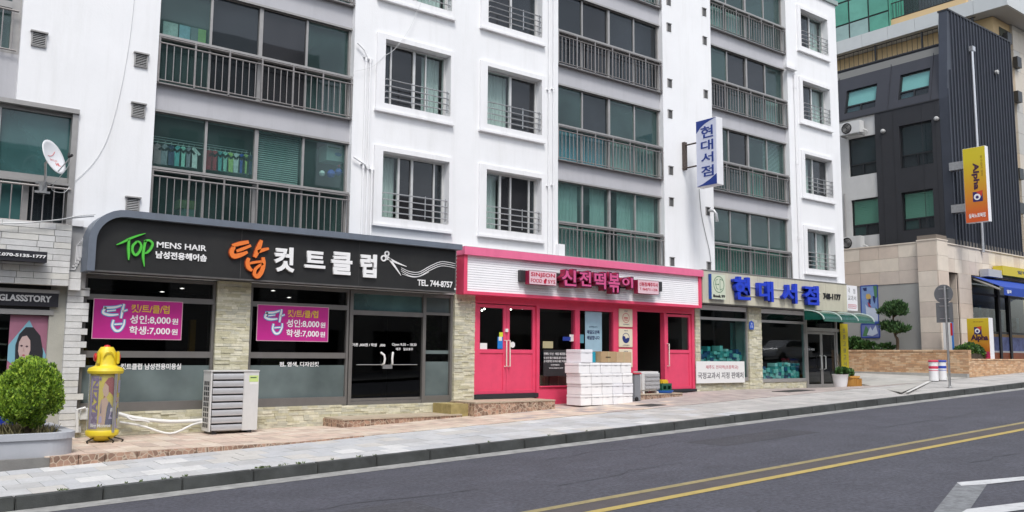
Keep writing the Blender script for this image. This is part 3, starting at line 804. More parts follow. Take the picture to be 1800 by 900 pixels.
# ---------- hair salon ----------
sal = thing('hair_salon_shopfront', 'dark glazed shopfront of the hair salon under the black sign', 'shopfront', (7.5, 17, .3))
ledger('ledger_stone_pillar', 5.94, 6.62, g17, 3.02, 16.98, sal)
ledger('ledger_stone_pillar', 11.60, 12.19, g17, 3.05, 16.98, sal, label='cream ledger stone pillar between salon door and pink shop')
ledger('ledger_stone_plinth', 3.52, 8.72, g17, .52, 17.0, sal)
ledger('ledger_stone_plinth', 8.72, 11.60, g17, .50, 17.0, sal)
FROST = glass('frosted_film_glass', (.25, .30, .30), rough=.12, film_haze=(.80, (.16, .20, .20)), wob=.01)
FROST2 = glass('teal_film_glass', (.4, .5, .5), rough=.1, film_haze=(.7, (.13, .24, .24)), wob=.01)
DGL = glass('dark_tinted_glass', (.42, .43, .44), wob=.02)
yb = 17.1
def shop_window(parent, x0, x1, z0, zmid, zlow_top, ztr, z1, m_=ALUD, film_haze=True, label=None):
    f = MB(); w_ = .05
    f.box(x0, x0+w_, 17.04, 17.18, z0, z1); f.box(x1-w_, x1, 17.04, 17.18, z0, z1)
    f.box(x0+w_, x1-w_, 17.03, 17.18, z0, z0+.17); f.box(x0+w_, x1-w_, 17.05, 17.17, zmid-.06, zmid+.06)
    f.box(x0+w_, x1-w_, 17.035, 17.17, ztr-.05, ztr+.05); f.box(x0+w_, x1-w_, 17.05, 17.17, z1-.06, z1)
    W = f.build('window', m_, parent, origin=(x0, 17.1, z0), label=label)
    B(x0+w_, x1-w_, 17.11, 17.118, ztr+.05, z1-.06).build('pane', DGL, W)
    B(x0+w_, x1-w_, 17.11, 17.118, zmid+.06, ztr-.05).build('pane', DGL, W)
    B(x0+w_, x1-w_, 17.11, 17.118, z0+.17, zmid-.06).build('pane', DGL, W)
    B(x0+w_, x1-w_, 17.100, 17.106, z0+.17, zlow_top).build('film_haze', FROST, W)
    return W
FR2 = mat('brushed_frame', (.22, .21, .20), .4, .5, var=.1)
shop_window(sal, 3.55, 5.93, .52, 1.565, 1.36, 2.60, 3.0, FR2)
shop_window(sal, 6.64, 8.86, .52, 1.565, 1.36, 2.60, 3.0, FR2)
# door bay
f = MB()
f.box(8.88, 8.96, 17.03, 17.18, .50, 3.0); f.box(10.76, 10.84, 17.03, 17.18, .50, 3.0); f.box(11.52, 11.58, 17.03, 17.18, .50, 3.0)
f.box(8.96, 10.76, 17.04, 17.17, 2.46, 2.56); f.box(8.96, 10.76, 17.05, 17.17, .50, .58); f.box(10.84, 11.52, 17.04, 17.17, .50, .66); f.box(10.84, 11.52, 17.045, 17.17, 2.52, 2.58)
f.box(8.96, 11.52, 17.05, 17.17, 2.93, 3.0)
f.build('door_frame', FR2, sal)
B(8.96, 10.76, 17.11, 17.118, 2.56, 2.93).build('fanlight', FROST2, sal); B(10.84, 11.52, 17.11, 17.118, 2.58, 2.93).build('fanlight', FROST, sal)
p = B(10.84, 11.52, 17.11, 17.118, .66, 2.52).build('side_pane', DGL, sal)
B(10.84, 11.52, 17.10, 17.106, .66, 1.44).build('film_haze', FROST, p); B(10.84, 11.52, 17.10, 17.106, 1.62, 1.70).build('film_haze', FROST, p)
for i, (a, b) in enumerate(((8.965, 9.855), (9.865, 10.755))):
    d = B(a, b, 17.10, 17.112, .64, 2.45).build('door', DGL, sal, origin=(a, 17.1, .5))
    B(a, b, 17.085, 17.125, .585, .64).build('bottom_rail', FR2, d)
    xx = b-.10 if i == 0 else a+.10; s_ = 1 if i == 0 else -1
    MB().tube([(xx-.05*s_, 17.10, 1.64), (xx, 17.03, 1.58), (xx+.012*s_, 17.02, 1.5), (xx, 17.03, 1.40), (xx-.01*s_, 17.10, 1.36)], .024, 8).build('handle', PLASTIC, d, smooth=True)
    MB().tube([(a+.12, 17.06, 1.37), (b-.12, 17.06, 1.37)], .008, 6).build('push_bar', STEEL, d)
B(9.74, 9.98, 17.05, 17.09, 1.28, 1.37).build('lock_box', STEEL, sal)
LW = mat('white_lettering', (.82, .82, .82), .5)
def wtext(s, pxl, pxr, ytl, ybl, Y, m_, parent, **k):
    """lettering over the picture span pxl..pxr, its height read at the left end"""
    x0 = X_(pxl, ybl, Y); x1 = X_(pxr, ybl, Y); z1 = Z_(pxl, ytl, Y); z0 = Z_(pxl, ybl, Y)
    return text(s, x0, x1, z0, z1, Y, m_, parent=parent, **k)
wtext('컷트클럽 남성전용미용실', 212, 318, 639, 650, 17.095, LW, sal, ext=.003, bold=.02)
wtext('펌, 염색, 디자인컷', 491, 560, 636, 645, 17.095, LW, sal, ext=.003, bold=.02)
wtext('어른 ,000원 / 학생   ,000', 619, 677, 603, 609, 17.09, LW, sal, ext=.002, bold=.02)
wtext('Open 9:30 ~ 18:30', 689, 732, 603, 609, 17.09, LW, sal, ext=.002, bold=.01)
wtext('매주   일요휴무', 696, 726, 611, 616, 17.09, LW, sal, ext=.002, bold=.01)
# towels heaped on the sill, an interior counter, a yellow thing by the window
tag(B(5.55, 5.66, 17.3, 17.42, 1.62, 2.25).build('banner', mat('amber_cloth', (.55, .33, .03), .8)), 'narrow amber banner standing inside the left salon window', 'banner')
th = thing('barber_chair', 'lime green chair standing behind the frosted right salon window', 'chair', (7.75, 18.0, .44))
LIME = mat('lime_vinyl', (.35, .50, .05), .5)
B(7.45, 8.0, 17.75, 18.3, .86, .98).build('seat', LIME, th, bevel=.03); B(7.45, 8.0, 18.3, 18.42, .95, 1.5).build('backrest', LIME, th, bevel=.03)
MB().tube([(7.72, 18, .44), (7.72, 18, .86)], .05, 8).build('pedestal', STEEL, th)
PINKP = mat('magenta_print', (.50, .02, .24), .45, var=.06, vscale=5)
BLUE_G = mat('sky_blue_outline', (.08, .35, .65), .5); YELT = mat('yellow_print', (.75, .5, .06), .5)
def price_banner(c, label, bold=.02):
    """c: picture corners tl, tr, br, bl"""
    Y = 17.03
    P = px2(c, Y); x0 = (P[0][0]+P[3][0])/2; x1 = (P[1][0]+P[2][0])/2; z1 = (P[0][1]+P[1][1])/2; z0 = (P[2][1]+P[3][1])/2
    t = thing('price_banner', label, 'banner', (x0, Y, z0), 'magenta price banners in the salon windows')
    B(x0, x1, Y, Y+.006, z0, z1).build('sheet', PINKP, t)
    f = MB(); e = .012
    f.box(x0-e, x1+e, Y-.003, Y+.01, z1, z1+e); f.box(x0-e, x1+e, Y-.003, Y+.01, z0-e, z0); f.box(x0-e, x0, Y-.003, Y+.01, z0, z1); f.box(x1, x1+e, Y-.003, Y+.01, z0, z1)
    f.build('edging', mat('pink_edging', (.6, .4, .45), .6), t)
    W, Hh = x1-x0, z1-z0
    X = lambda u: x0+u*W
    Z = lambda v: z0+v*Hh
    s = [[(.10, .78, .022), (.22, .80, .02), (.30, .86, .012)], [(.13, .80, .02), (.10, .66, .02), (.17, .60, .022), (.27, .62, .012)], [(.14, .70, .014), (.24, .73, .01)],
         [(.325, .90, .016), (.31, .70, .02), (.30, .52, .014)], [(.31, .70, .016), (.37, .75, .01)],
         [(.22, .48, .016), (.21, .32, .018), (.25, .20, .02), (.30, .22, .018), (.335, .36, .016), (.34, .50, .012)], [(.23, .36, .012), (.32, .38, .012)]]
    for grow, m_, e in ((.014, BLUE_G, .004), (0, LW, .007)):
        q = [[(X(u), Z(v), (h+grow)*W*.62) for u, v, h in st] for st in s]
        brush(MB(), q, Y, e).build('brush_lettering', m_, t, kind='stuff')
    text('컷/트/클/럽', X(.41), X(.85), Z(.68), Z(.90), Y, YELT, parent=t, ext=.005, bold=bold)
    text('성인:8,000', X(.40), X(.87), Z(.38), Z(.62), Y, LW, parent=t, ext=.005, bold=bold)
    text('원', X(.885), X(.96), Z(.40), Z(.56), Y, LW, parent=t, ext=.005, bold=bold)
    text('학생:7,000', X(.40), X(.87), Z(.10), Z(.33), Y, LW, parent=t, ext=.005, bold=bold)
    text('원', X(.885), X(.96), Z(.12), Z(.28), Y, LW, parent=t, ext=.005, bold=bold)
price_banner(((166, 525), (321, 532), (317, 597), (162, 594)), 'magenta price banner in the window behind the yellow lantern')
price_banner(((454, 536), (577, 541), (576, 600), (451, 598)), 'magenta price banner in the window beside the salon door')

# black sign with its hood
hs_ = thing('salon_sign', 'long black signboard with green, white and orange lettering in a grey hood', 'sign', (7.5, 16.6, 3.0))
HOOD = mat('hood_sheet_metal', (.15, .175, .215), .5, .1, var=.12, vscale=3, dirt=.5, dscale=(4, 4, 1), dcol=(.10, .11, .125))
xL, xR, zB, zT = 3.44, 11.41, 3.02, 4.15
outer = []; r0 = .60
for k in range(9):
    a = math.pi - k*math.pi/16; outer.append((xL+r0+r0*math.cos(a), zT-r0+r0*math.sin(a)))
outer.append((xR, zT)); t_ = .125
inner = [(xR, zT-t_)]
r1 = r0-t_
for k in range(9):
    a = math.pi/2 + k*math.pi/16; inner.append((xL+r0+r1*math.cos(a), zT-r0+r1*math.sin(a)))
mb = MB(); O_ = [(xL, zB)]+outer; I_ = (inner+[(xL+t_, zB)])[::-1]
n = len(O_)
for i in range(n-1):
    a, b, c, d = O_[i], O_[i+1], I_[i+1], I_[i]
    y0, y1 = 16.42, 17.0
    mb.quad((a[0], y0, a[1]), (d[0], y0, d[1]), (c[0], y0, c[1]), (b[0], y0, b[1]))
    mb.quad((a[0], y1, a[1]), (a[0], y0, a[1]), (b[0], y0, b[1]), (b[0], y1, b[1]))
    mb.quad((d[0], y0, d[1]), (d[0], y1, d[1]), (c[0], y1, c[1]), (c[0], y0, c[1]))
mb.quad((xL, 16.42, zB), (xL, 17, zB), (xL+t_, 17, zB), (xL+t_, 16.42, zB)); mb.quad((xR, 16.42, zT-t_), (xR, 17, zT-t_), (xR, 17, zT), (xR, 16.42, zT))
mb.build('hood', HOOD, hs_, fix=True, merge=True, smooth=True)
SBL = mat('sign_black', (.016, .016, .016), .5, var=.3, vscale=2, bump=.05, dirt=.5, dscale=(1.2, 1.2, 1.2), dcol=(.035, .036, .03))
ys = 16.56
SIL = mat('sign_edge_strip', (.13, .125, .12), .5, .3, var=.3, vscale=4)
x1a, x2a = X_(423, 470, ys), X_(631, 470, ys)
top = zT-t_-.004
def corner_panel():
    pts = [(xL+t_+.003, zB+.03), (x1a-.006, zB+.03), (x1a-.006, top)]
    for k in range(9):
        a = math.pi/2 + k*math.pi/16; pts.append((xL+r0+(r1-.006)*math.cos(a), zT-r0+(r1-.006)*math.sin(a)))
    return MB().poly(pts, 'Y', ys, ys+.1)
corner_panel().build('sign_panel', SBL, hs_, fix=True)
B(x1a, x2a-.006, ys, ys+.1, zB+.03, top).build('sign_panel', SBL, hs_)
B(x2a, 11.30, ys, ys+.1, zB+.03, top).build('sign_panel', SBL, hs_)
B(xL+t_+.003, 11.33, ys-.012, ys+.1, zB-.0, zB+.03).build('edge_strip', SIL, hs_); B(11.30, 11.33, ys-.012, ys+.1, zB+.03, top).build('edge_strip', SIL, hs_)
B(x1a-.006, x1a, ys-.004, ys+.05, zB+.03, top).build('joint_strip', SIL, hs_); B(x2a-.006, x2a, ys-.003, ys+.05, zB+.03, top).build('joint_strip', mat('joint_dark', (.05, .05, .05), .5), hs_)
mb = MB(); mb.box(3.6, 11.3, 16.66, 17.0, 3.03, 3.06); mb.build('sign_base', DARK, hs_)
wtext('MENS HAIR', 275, 362.5, 424.5, 435, ys, LW, hs_, ext=.02, bold=.012)
wtext('남성전용헤어숍', 273, 363, 441, 454, ys, LW, hs_, ext=.02, bold=.03)
def zst(strokes, ox, oy, s, Y, wpx):
    """strokes given in enlarged-picture units; widths in picture px"""
    out = []
    for st in strokes:
        q = []
        for (u, v, h) in st:
            x, z = at(ox+u/s, oy+v/s, Y); q.append((x, z, h*wpx))
        out.append(q)
    return out
GREEN = mat('green_sign_letter', (.09, .52, .06), .4); ORAN = mat('orange_sign_letter', (.80, .20, .04), .4)
GREEND = mat('green_letter_edge', (.02, .16, .02), .5); ORAND = mat('orange_letter_edge', (.25, .04, .01), .5)
top_s = [[(105, 305, .5), (190, 270, 1.4), (290, 220, 1.6), (400, 180, 1.2), (485, 155, .4)], [(270, 235, 1.6), (262, 330, 1.9), (265, 420, 1.8), (263, 505, .7)],
         [(375, 262, 1.4), (320, 320, 1.7), (318, 400, 1.8), (360, 440, 1.8), (410, 390, 1.7), (430, 320, 1.6), (405, 268, 1.4), (370, 262, 1.3)],
         [(490, 250, 1.5), (465, 350, 1.9), (455, 460, 1.8), (470, 590, .5)], [(470, 262, 1.5), (530, 245, 1.6), (578, 285, 1.7), (560, 350, 1.7), (510, 405, 1.6), (470, 415, 1.0)]]
for m_, g_, e in ((GREEND, 1.35, .02), (GREEN, 1.0, .045)):
    for q in (top_s[:2], top_s[2:3], top_s[3:]): brush(MB(), zst(q, 190, 390, 7.5, ys, .0115*g_), ys, e).build('brush_letter', m_, hs_)
tap = [[(470, 607, 1.6), (510, 596, 2.2), (556, 587, 1.8)], [(480, 612, 2.0), (466, 640, 2.4), (478, 662, 2.6), (515, 655, 2.4), (550, 640, 1.4)], [(492, 636, 1.4), (525, 624, 1.7), (568, 606, 1.4)],
       [(624, 578, 1.8), (612, 610, 2.6), (600, 640, 2.6), (588, 668, 1.8)], [(604, 640, 1.8), (630, 630, 2.0), (662, 622, 1.2)],
       [(558, 672, 1.6), (550, 695, 2.2), (556, 722, 2.4), (574, 738, 1.4)], [(632, 668, 1.8), (634, 700, 2.4), (626, 740, 2.4), (606, 768, 2.4), (588, 760, 2.0), (590, 735, 1.6), (612, 712, 1.4), (632, 702, 1.2)], [(562, 700, 1.2), (590, 694, 1.4), (625, 690, 1.2)]]
for m_, g_, e in ((ORAND, 1.25, .03), (ORAN, 1.0, .06)): brush(MB(), zst(tap, 250, 230, 3, ys, .019*g_*.92), ys, e).build('brush_letter', m_, hs_)
for s, a, b, t0, b0 in (('컷', 480.5, 515.5, 434.5, 478.5), ('트', 534, 570, 442, 471.5), ('클', 580.5, 617, 443.5, 483), ('럽', 632, 660, 447, 488)):
    Zt, Zb = Z_((a+b)/2, t0, ys), Z_((a+b)/2, b0, ys); text(s, X_(a, b0, ys), X_(b, b0, ys), Zb, Zt, ys, LW, 'sign_letter', hs_, ext=.05, bold=.035)
sci = [[(402, 676, 1.4), (440, 695, 1.1), (492, 716, .3)], [(402, 676, 1.5), (430, 715, 1.2), (463, 763, .3)]]
def ring(cx, cy, r): return [(cx+r*math.cos(2*math.pi*k/10), cy+r*1.1*math.sin(2*math.pi*k/10), .9) for k in range(11)]
sci += [ring(389, 648, 10), ring(372, 672, 12), [(389, 660, 1.2), (402, 676, 1.2)], [(384, 676, 1.2), (402, 676, 1.2)]]
brush(MB(), zst(sci, 550, 230, 3, ys, .017), ys, .02).build('scissors_emblem', LW, hs_)
wav = []
for d in (0, 11, 22):
    wav.append([(465, 722+d*.8, .35), (510, 742+d, .5), (560, 744+d, .5), (620, 712+d, .5), (680, 690+d, .5), (755, 702+d, .35)])
wav.append([(470, 755, .35), (520, 770, .45), (560, 768, .45), (610, 745, .4)])
brush(MB(), zst(wav, 550, 230, 3, ys, .013), ys, .012).build('hair_wave_emblem', LW, hs_)
wtext('TEL. 744-8757', 733.5, 795, 491, 502, ys, LW, hs_, ext=.012, bold=.02)
x, z = at(799.5, 508, ys); B(x-.02, x+.02, ys-.02, ys, z-.02, z+.02).build('sign_lamp', LW, hs_)

# ---------- rice-cake shop (pink) ----------
CRIM = mat('crimson_paint', (.74, .066, .148), .5, var=.08, vscale=3, bump=.05, dirt=.3, dscale=(3, 3, 1.2), dcol=(.56, .05, .11))
CRIM2 = mat('rose_paint', (.80, .165, .31), .42, var=.06, vscale=3, dirt=.25, dscale=(4, 4, 1), dcol=srgb(190, 84, 115))
pk = thing('snack_bar_shopfront', 'crimson painted shopfront with double doors, two windows and an open doorway', 'shopfront', (16, 17, .5))
yF = 17.02
def hx(px, py=600): return X_(px, py, yF)
xs_ = {k: hx(v, 600) for k, v in dict(a=833, b=943, c=947, d=1010, e=1018, f=1077, g=1119, h=1167, i=1171, j=1215, k=1226).items()}
zH = 2.86
mb = MB()
mb.box(12.2, 20.26, 16.98, 17.16, zH, 3.04)
mb.box(12.2, 12.28, 17.0, 17.16, .56, zH)
mb.box(xs_['b']-.02, xs_['c']+.0, 16.985, 17.16, .33, zH)
mb.box(xs_['d'], xs_['e'], 16.99, 17.16, .35, zH)
mb.box(xs_['f'], xs_['g'], 16.99, 17.16, .35, zH)
mb.box(xs_['h']-.0, xs_['h']+.09, 16.99, 17.16, .58, zH)
mb.box(xs_['j']+.01, 20.26, 16.99, 17.16, .56, zH)
zS = Z_(950, 679, yF)
mb.box(xs_['c'], xs_['d'], 16.995, 17.14, .33, zS); mb.box(xs_['e'], xs_['f'], 16.995, 17.14, .36, zS)
mb.box(xs_['c'], xs_['d'], 17.0, 17.14, zH-.06, zH); mb.box(xs_['e'], xs_['f'], 17.0, 17.14, zH-.06, zH)
mb.build('frame', CRIM, pk)
B(xs_['c'], xs_['d'], 17.06, 17.068, zS, zH-.06).build('window_pane', GSHOP, pk); B(xs_['e'], xs_['f'], 17.06, 17.068, zS, zH-.06).build('window_pane', GSHOP, pk)
B(xs_['c']-.0, xs_['f'], 16.96, 16.994, zS-.02, zS+.01).build('sill', CRIM, pk)
BLKS = mat('black_threshold', (.02, .022, .028), .6)
B(12.2, xs_['b'], 16.93, 17.12, .555, .66).build('threshold', BLKS, pk); B(xs_['h']+.09, 20.26, 16.93, 17.12, .585, .66).build('threshold', BLKS, pk)
def pink_door(x0, x1, z0, z1, hside, name, zg0, zg1, ang=None, label=None):
    f = MB(); s = .095
    f.box(x0, x0+s, 17.03, 17.09, z0, z1); f.box(x1-s, x1, 17.03, 17.09, z0, z1); f.box(x0+s, x1-s, 17.03, 17.09, zg1, z1)
    f.box(x0+s, x1-s, 17.03, 17.09, zg0-.09, zg0); f.box(x0+s, x1-s, 17.03, 17.09, z0, z0+.08)
    D = f.build(name, CRIM, pk, origin=(x0, 17.05, z0), label=label)
    B(x0+s, x1-s, 17.05, 17.08, z0+.08, zg0-.09).build('lower_panel', CRIM, D)
    B(x0+s, x1-s, 17.055, 17.063, zg0, zg1).build('pane', GSHOP, D)
    hxp = x0+.05 if hside < 0 else x1-.05
    h = MB(); h.tube([(hxp, 17.03, z0+.66), (hxp, 16.95, z0+.66), (hxp, 16.95, z0+1.30), (hxp, 17.03, z0+1.30)], .016, 8)
    h.build('handle', mat('cream_handle', (.72, .68, .6), .35), D, smooth=True)
zd0, zd1 = .665, zH-.02
zg0, zg1 = Z_(865, 614, yF), Z_(865, 541, yF)
mid = (xs_['a']+xs_['b']-.02)/2+.03
pink_door(12.285, mid-.004, zd0, zd1, 1, 'door', zg0, zg1); pink_door(mid+.004, xs_['b']-.024, zd0, zd1, -1, 'door', zg0, zg1)
pink_door(xs_['h']+.094, xs_['j']+.006, .665, zH-.03, -1, 'door', Z_(1190, 615, yF), Z_(1190, 557, yF), label='single door beside the open doorway')
# stickers on door glass
def flat(name, px0, px1, py0, py1, Y, m_, parent, th=.004, label=None):
    x0, x1 = X_(px0, py1, Y), X_(px1, py1, Y); xm = (px0+px1)/2
    return B(x0, x1, Y-th, Y, Z_(xm, py1, Y), Z_(xm, py0, Y)).build(name, m_, parent, label=label)
BLUS = mat('blue_sticker', (.02, .20, .60), .4); YGS = mat('lime_sticker', (.6, .7, .05), .4); CYN = mat('cyan_sticker', (.05, .40, .60), .4)
WPAP = mat('white_paper', (.75, .75, .74), .7)
flat('sticker', 843.5, 856, 603, 614.5, 17.054, WPAP, pk); flat('sticker', 874.5, 883.5, 592, 613, 17.054, BLUS, pk); flat('sticker', 877.5, 884, 584, 592, 17.054, YGS, pk, th=.006)
flat('sticker', 876.5, 882, 592, 599, 17.049, WPAP, pk)
disc(MB(), *at(901, 606, 17.054), .075, 17.054, .004).build('sticker', WPAP, pk)
x, z = at(889.5, 580, 17.03); B(x-.04, x+.04, 16.99, 17.03, z-.05, z+.03).build('lock', PLASTIC, pk)
flat('sticker', 954, 972, 600, 612, 17.059, mat('gold_sticker', (.42, .38, .22), .5), pk)
flat('notice', 955, 1003, 615, 661, 17.059, mat('notice_black', (.03, .03, .032), .5), pk)
for s, a, b, t0, b0 in (('연제나 우선 · 매일 제공합니다', 956, 999, 619.5, 624), ('① 신선 좋은 재료를 골라 주문후', 956, 996, 627, 631), ('② 위생적인 조리로 깨끗 하게요', 956, 996, 633, 637), ('신전떡볶이', 968, 983, 640, 643), ('www.sinjeon.co.kr', 965, 990, 645.5, 648.5)):
    wtext(s, a, b, t0, b0, 17.055, LW, pk, ext=.002, bold=.01)
BILL = mat('pale_blue_poster', (.34, .52, .62), .55, var=.1, vscale=3)
pb = flat('poster', 1028.5, 1058, 548, 640, 17.055, BILL, pk, label='pale blue delivery poster')
NAVY = mat('navy_print', (.02, .03, .10), .5)
wtext('매일도만족', 1032, 1054, 580, 587, 17.05, NAVY, pk, ext=.002, bold=.03); wtext('배달합니다', 1032, 1054, 590, 597, 17.05, NAVY, pk, ext=.002, bold=.03); wtext('신전떡볶이가', 1035, 1050, 573, 576, 17.05, NAVY, pk, ext=.002)
flat('sticker', 1001, 1009, 588, 600, 17.059, WPAP, pk); flat('sticker', 989, 1003, 592, 599, 17.058, mat('deep_blue_sticker', (.02, .05, .3), .4), pk)
flat('sticker', 1018.5, 1026, 588, 603, 17.058, mat('teal_sticker', (.1, .3, .38), .4), pk)
# plaques on the pillar
CREAM = mat('cream_plaque', (.72, .66, .50), .5)
def plaque(py0, py1, emblem, label):
    Y = 16.99
    t = thing('plaque', label, 'plaque', (*[X_(1099, py1, Y)], Y, Z_(1099, py1, Y)), 'cream plaques on the crimson pillar')
    x0, x1 = X_(1087, py1, Y), X_(1111, py1, Y); z0, z1 = Z_(1099, py1, Y), Z_(1099, py0, Y)
    B(x0, x1, Y-.03, Y, z0, z1).build('board', CREAM, t, bevel=.012)
    cx, cz = (x0+x1)/2, (z0+z1)/2
    if emblem == 'red':
        RP = mat('red_print', (.55, .12, .12), .5); r = (x1-x0)*.24
        brush(MB(), [[(cx+r*math.cos(a*.524), cz+r*math.sin(a*.524), .008) for a in range(13)], [(cx-r*.6, cz, .02), (cx+r*.6, cz, .02)], [(cx-r*.5, cz-r*.45, .012), (cx+r*.5, cz-r*.45, .012)]], Y-.03, .003).build('emblem', RP, t)
        text('모범업소', cx-.07, cx+.07, z1-.08, z1-.045, Y-.03, NAVY, parent=t, ext=.002); text('신전떡볶이', cx-.12, cx+.12, z0+.05, z0+.09, Y-.03, NAVY, parent=t, ext=.002)
    elif emblem == 'blue':
        r = (x1-x0)*.25
        NV = mat('deep_navy_print', (.015, .03, .16), .5)
        mb = MB(); pts = [(cx+r*math.cos(a), cz+r*math.sin(a)) for a in [math.pi*.85+k*math.pi*1.15/14 for k in range(15)]]
        pts += [(cx+r*.55+0*k, cz+r*.1) for k in range(1)] + [(cx-r*.1, cz-r*.15), (cx-r*.3, cz+r*.35)]
        mb.poly(pts, 'Y', Y-.034, Y-.03); mb.build('emblem', NV, t, fix=True)
        brush(MB(), [[(cx+r*math.cos(a), cz+r*math.sin(a), .007) for a in [k*math.pi*2/14 for k in range(15)]]], Y-.03, .003).build('emblem', NV, t)
        text('착한가격', cx-.07, cx+.07, z1-.07, z1-.035, Y-.03, NAVY, parent=t, ext=.002); text('신전떡볶이', cx-.13, cx+.13, z0+.035, z0+.075, Y-.03, NAVY, parent=t, ext=.002)
    else: text('착한가게', cx-.07, cx+.07, z1-.09, z1-.05, Y-.03, NAVY, parent=t, ext=.002)
plaque(543, 575, 'red', 'topmost cream plaque with a round red emblem on the crimson pillar')
plaque(578, 610.5, 'blue', 'cream plaque with a navy swirl emblem on the crimson pillar')
plaque(613.5, 646, '', 'lowest cream plaque on the crimson pillar, half hidden by the cardboard boxes')
# things inside
def inside_box(x0, x1, z0, z1, m_, label, y=17.3):
    t = thing('cardboard_box', label, 'box', ((x0+x1)/2, y, z0)); B(x0, x1, y, y+.3, z0, z1).build('carton', m_, t, bevel=.008); B((x0+x1)/2-.02, (x0+x1)/2+.02, y-.003, y+.303, z0+.01, z1+.003).build('tape', mat('parcel_tape', (.45, .38, .22), .3), t)
CARD = mat('cardboard', (.42, .29, .16), .8, var=.12, vscale=6, bump=.1)
CARDD = mat('dull_cardboard', (.30, .25, .17), .8, var=.12, vscale=6)
inside_box(X_(949, 678, 17.3), X_(964, 678, 17.3), zS-.1, Z_(960, 660, 17.3), CARDD, 'narrow dim carton standing inside the left pink shop window')
inside_box(X_(966, 678, 17.3), X_(997, 678, 17.3), zS-.1, Z_(980, 660, 17.3), CARDD, 'wide dim carton lying inside the left pink shop window')
LAMP = bpy.data.materials.new('lamp_glow'); LAMP.use_nodes = True
LAMP.node_tree.nodes['Principled BSDF'].inputs['Emission Color'].default_value = (1, .95, .85, 1); LAMP.node_tree.nodes['Principled BSDF'].inputs['Emission Strength'].default_value = 5
for px, py in ((847, 546), (851.5, 543.5), (898, 544), (919, 543)):
    x, z = at(px, py, 18.6); t = tag(MB().lathe((x, 18.6, z), [(.001, -.02), (.02, -.012), (.026, 0), (.012, .03), (.001, .035)], 10).build('ceiling_lamp', LAMP), {847: 'lower of two small lamps glowing behind the left pink door', 851.5: 'upper of two small lamps glowing behind the left pink door', 898: 'small lamp glowing at the left of the right pink door glass', 919: 'small lamp glowing at the right of the right pink door glass'}[px], 'lamp', 'small lamps inside the pink shop')
for px, py in ((320, 507), (285, 513), (508, 523), (480, 511)):
    x, z = at(px, py, 18.4); tag(MB().lathe((x, 18.4, z), [(.001, -.012), (.05, 0), (.001, .012)], 10).build('ceiling_lamp', LAMP), 'small flat ceiling lamp seen through the salon %s' % {320: 'left transom, right one', 285: 'left transom, left one', 508: 'right transom, right one', 480: 'right transom, left one'}[px], 'lamp', 'ceiling lamps inside the salon')

# sign of the pink shop
ps = thing('snack_bar_sign', 'wide white ribbed signboard in a pink frame with raised crimson letters', 'sign', (16, 16.8, 3.0))
SID = mat('white_siding', (.87, .87, .89), .5, var=.04, vscale=3, dirt=.2, dscale=(3, 3, 1), dcol=(.6, .6, .6))
x0, x1, z0, z1 = 11.63, 20.22, 3.03, 4.15; y0 = 16.66
mb = MB()
mb.box(x0, x0+.10, y0, 17, z0, z1-.19); mb.box(x1-.10, x1, y0, 17, z0, z1-.19); mb.box(x0+.10, x1-.10, y0, 17, z0, z0+.075)
mb.build('frame', CRIM, ps)
B(x0-.02, x1+.04, y0-.05, 17, z1-.19, z1).build('top_band', CRIM2, ps)
bz0, bz1 = z0+.075, z1-.19; nb = 15
B(x0, x1, y0-.03, 16.995, z1, z1+.012).build('top_cover', mat('bounce_block_grey', (.42, .42, .42), .8, var=.1, vscale=3), ps)  # added unseen grey cover, keeps pink bounce light off the wall above
for i in range(nb):
    a = bz0+(bz1-bz0)*i/nb; b = bz0+(bz1-bz0)*(i+1)/nb; mb = MB()
    ym = y0+.05
    mb.hexa([(x0+.1, ym-.006, a+.003), (x1-.1, ym-.006, a+.003), (x1-.1, ym+.03, a+.003), (x0+.1, ym+.03, a+.003), (x0+.1, ym, b-.002), (x1-.1, ym, b-.002), (x1-.1, ym+.03, b-.002), (x0+.1, ym+.03, b-.002)])
    mb.build('siding_board', SID, ps, origin=(x0, ym, a))
B(x0+.1, x1-.1, y0+.082, y0+.10, bz0, bz1).build('backing', BLACKP, ps)
ysg = y0+.04
BAR = mat('charcoal_bar', (.03, .03, .033), .5)
B(X_(914, 495, ysg-.08), X_(1162, 495, ysg-.08), ysg-.09, ysg, Z_(1030, 502, ysg), Z_(1030, 485, ysg)).build('mounting_bar', BAR, ps)
B(X_(914, 486, ysg-.08), X_(930, 486, ysg-.08), ysg-.10, ysg, Z_(920, 496, ysg), Z_(920, 476, ysg)).build('mounting_bar', BAR, ps)
B(X_(1157, 505, ysg-.08), X_(1163, 505, ysg-.08), ysg-.10, ysg, Z_(1160, 513, ysg), Z_(1160, 496, ysg)).build('mounting_bar', BAR, ps)
PPK = mat('pale_pink_face', (.72, .50, .56), .5); LCR = mat('letter_crimson', srgb(186, 30, 62), .45); LCS = mat('letter_side_crimson', srgb(140, 26, 62), .45); LRO = mat('letter_rose', srgb(206, 84, 136), .45); LOUT = mat('letter_outline', (.045, .008, .03), .5)
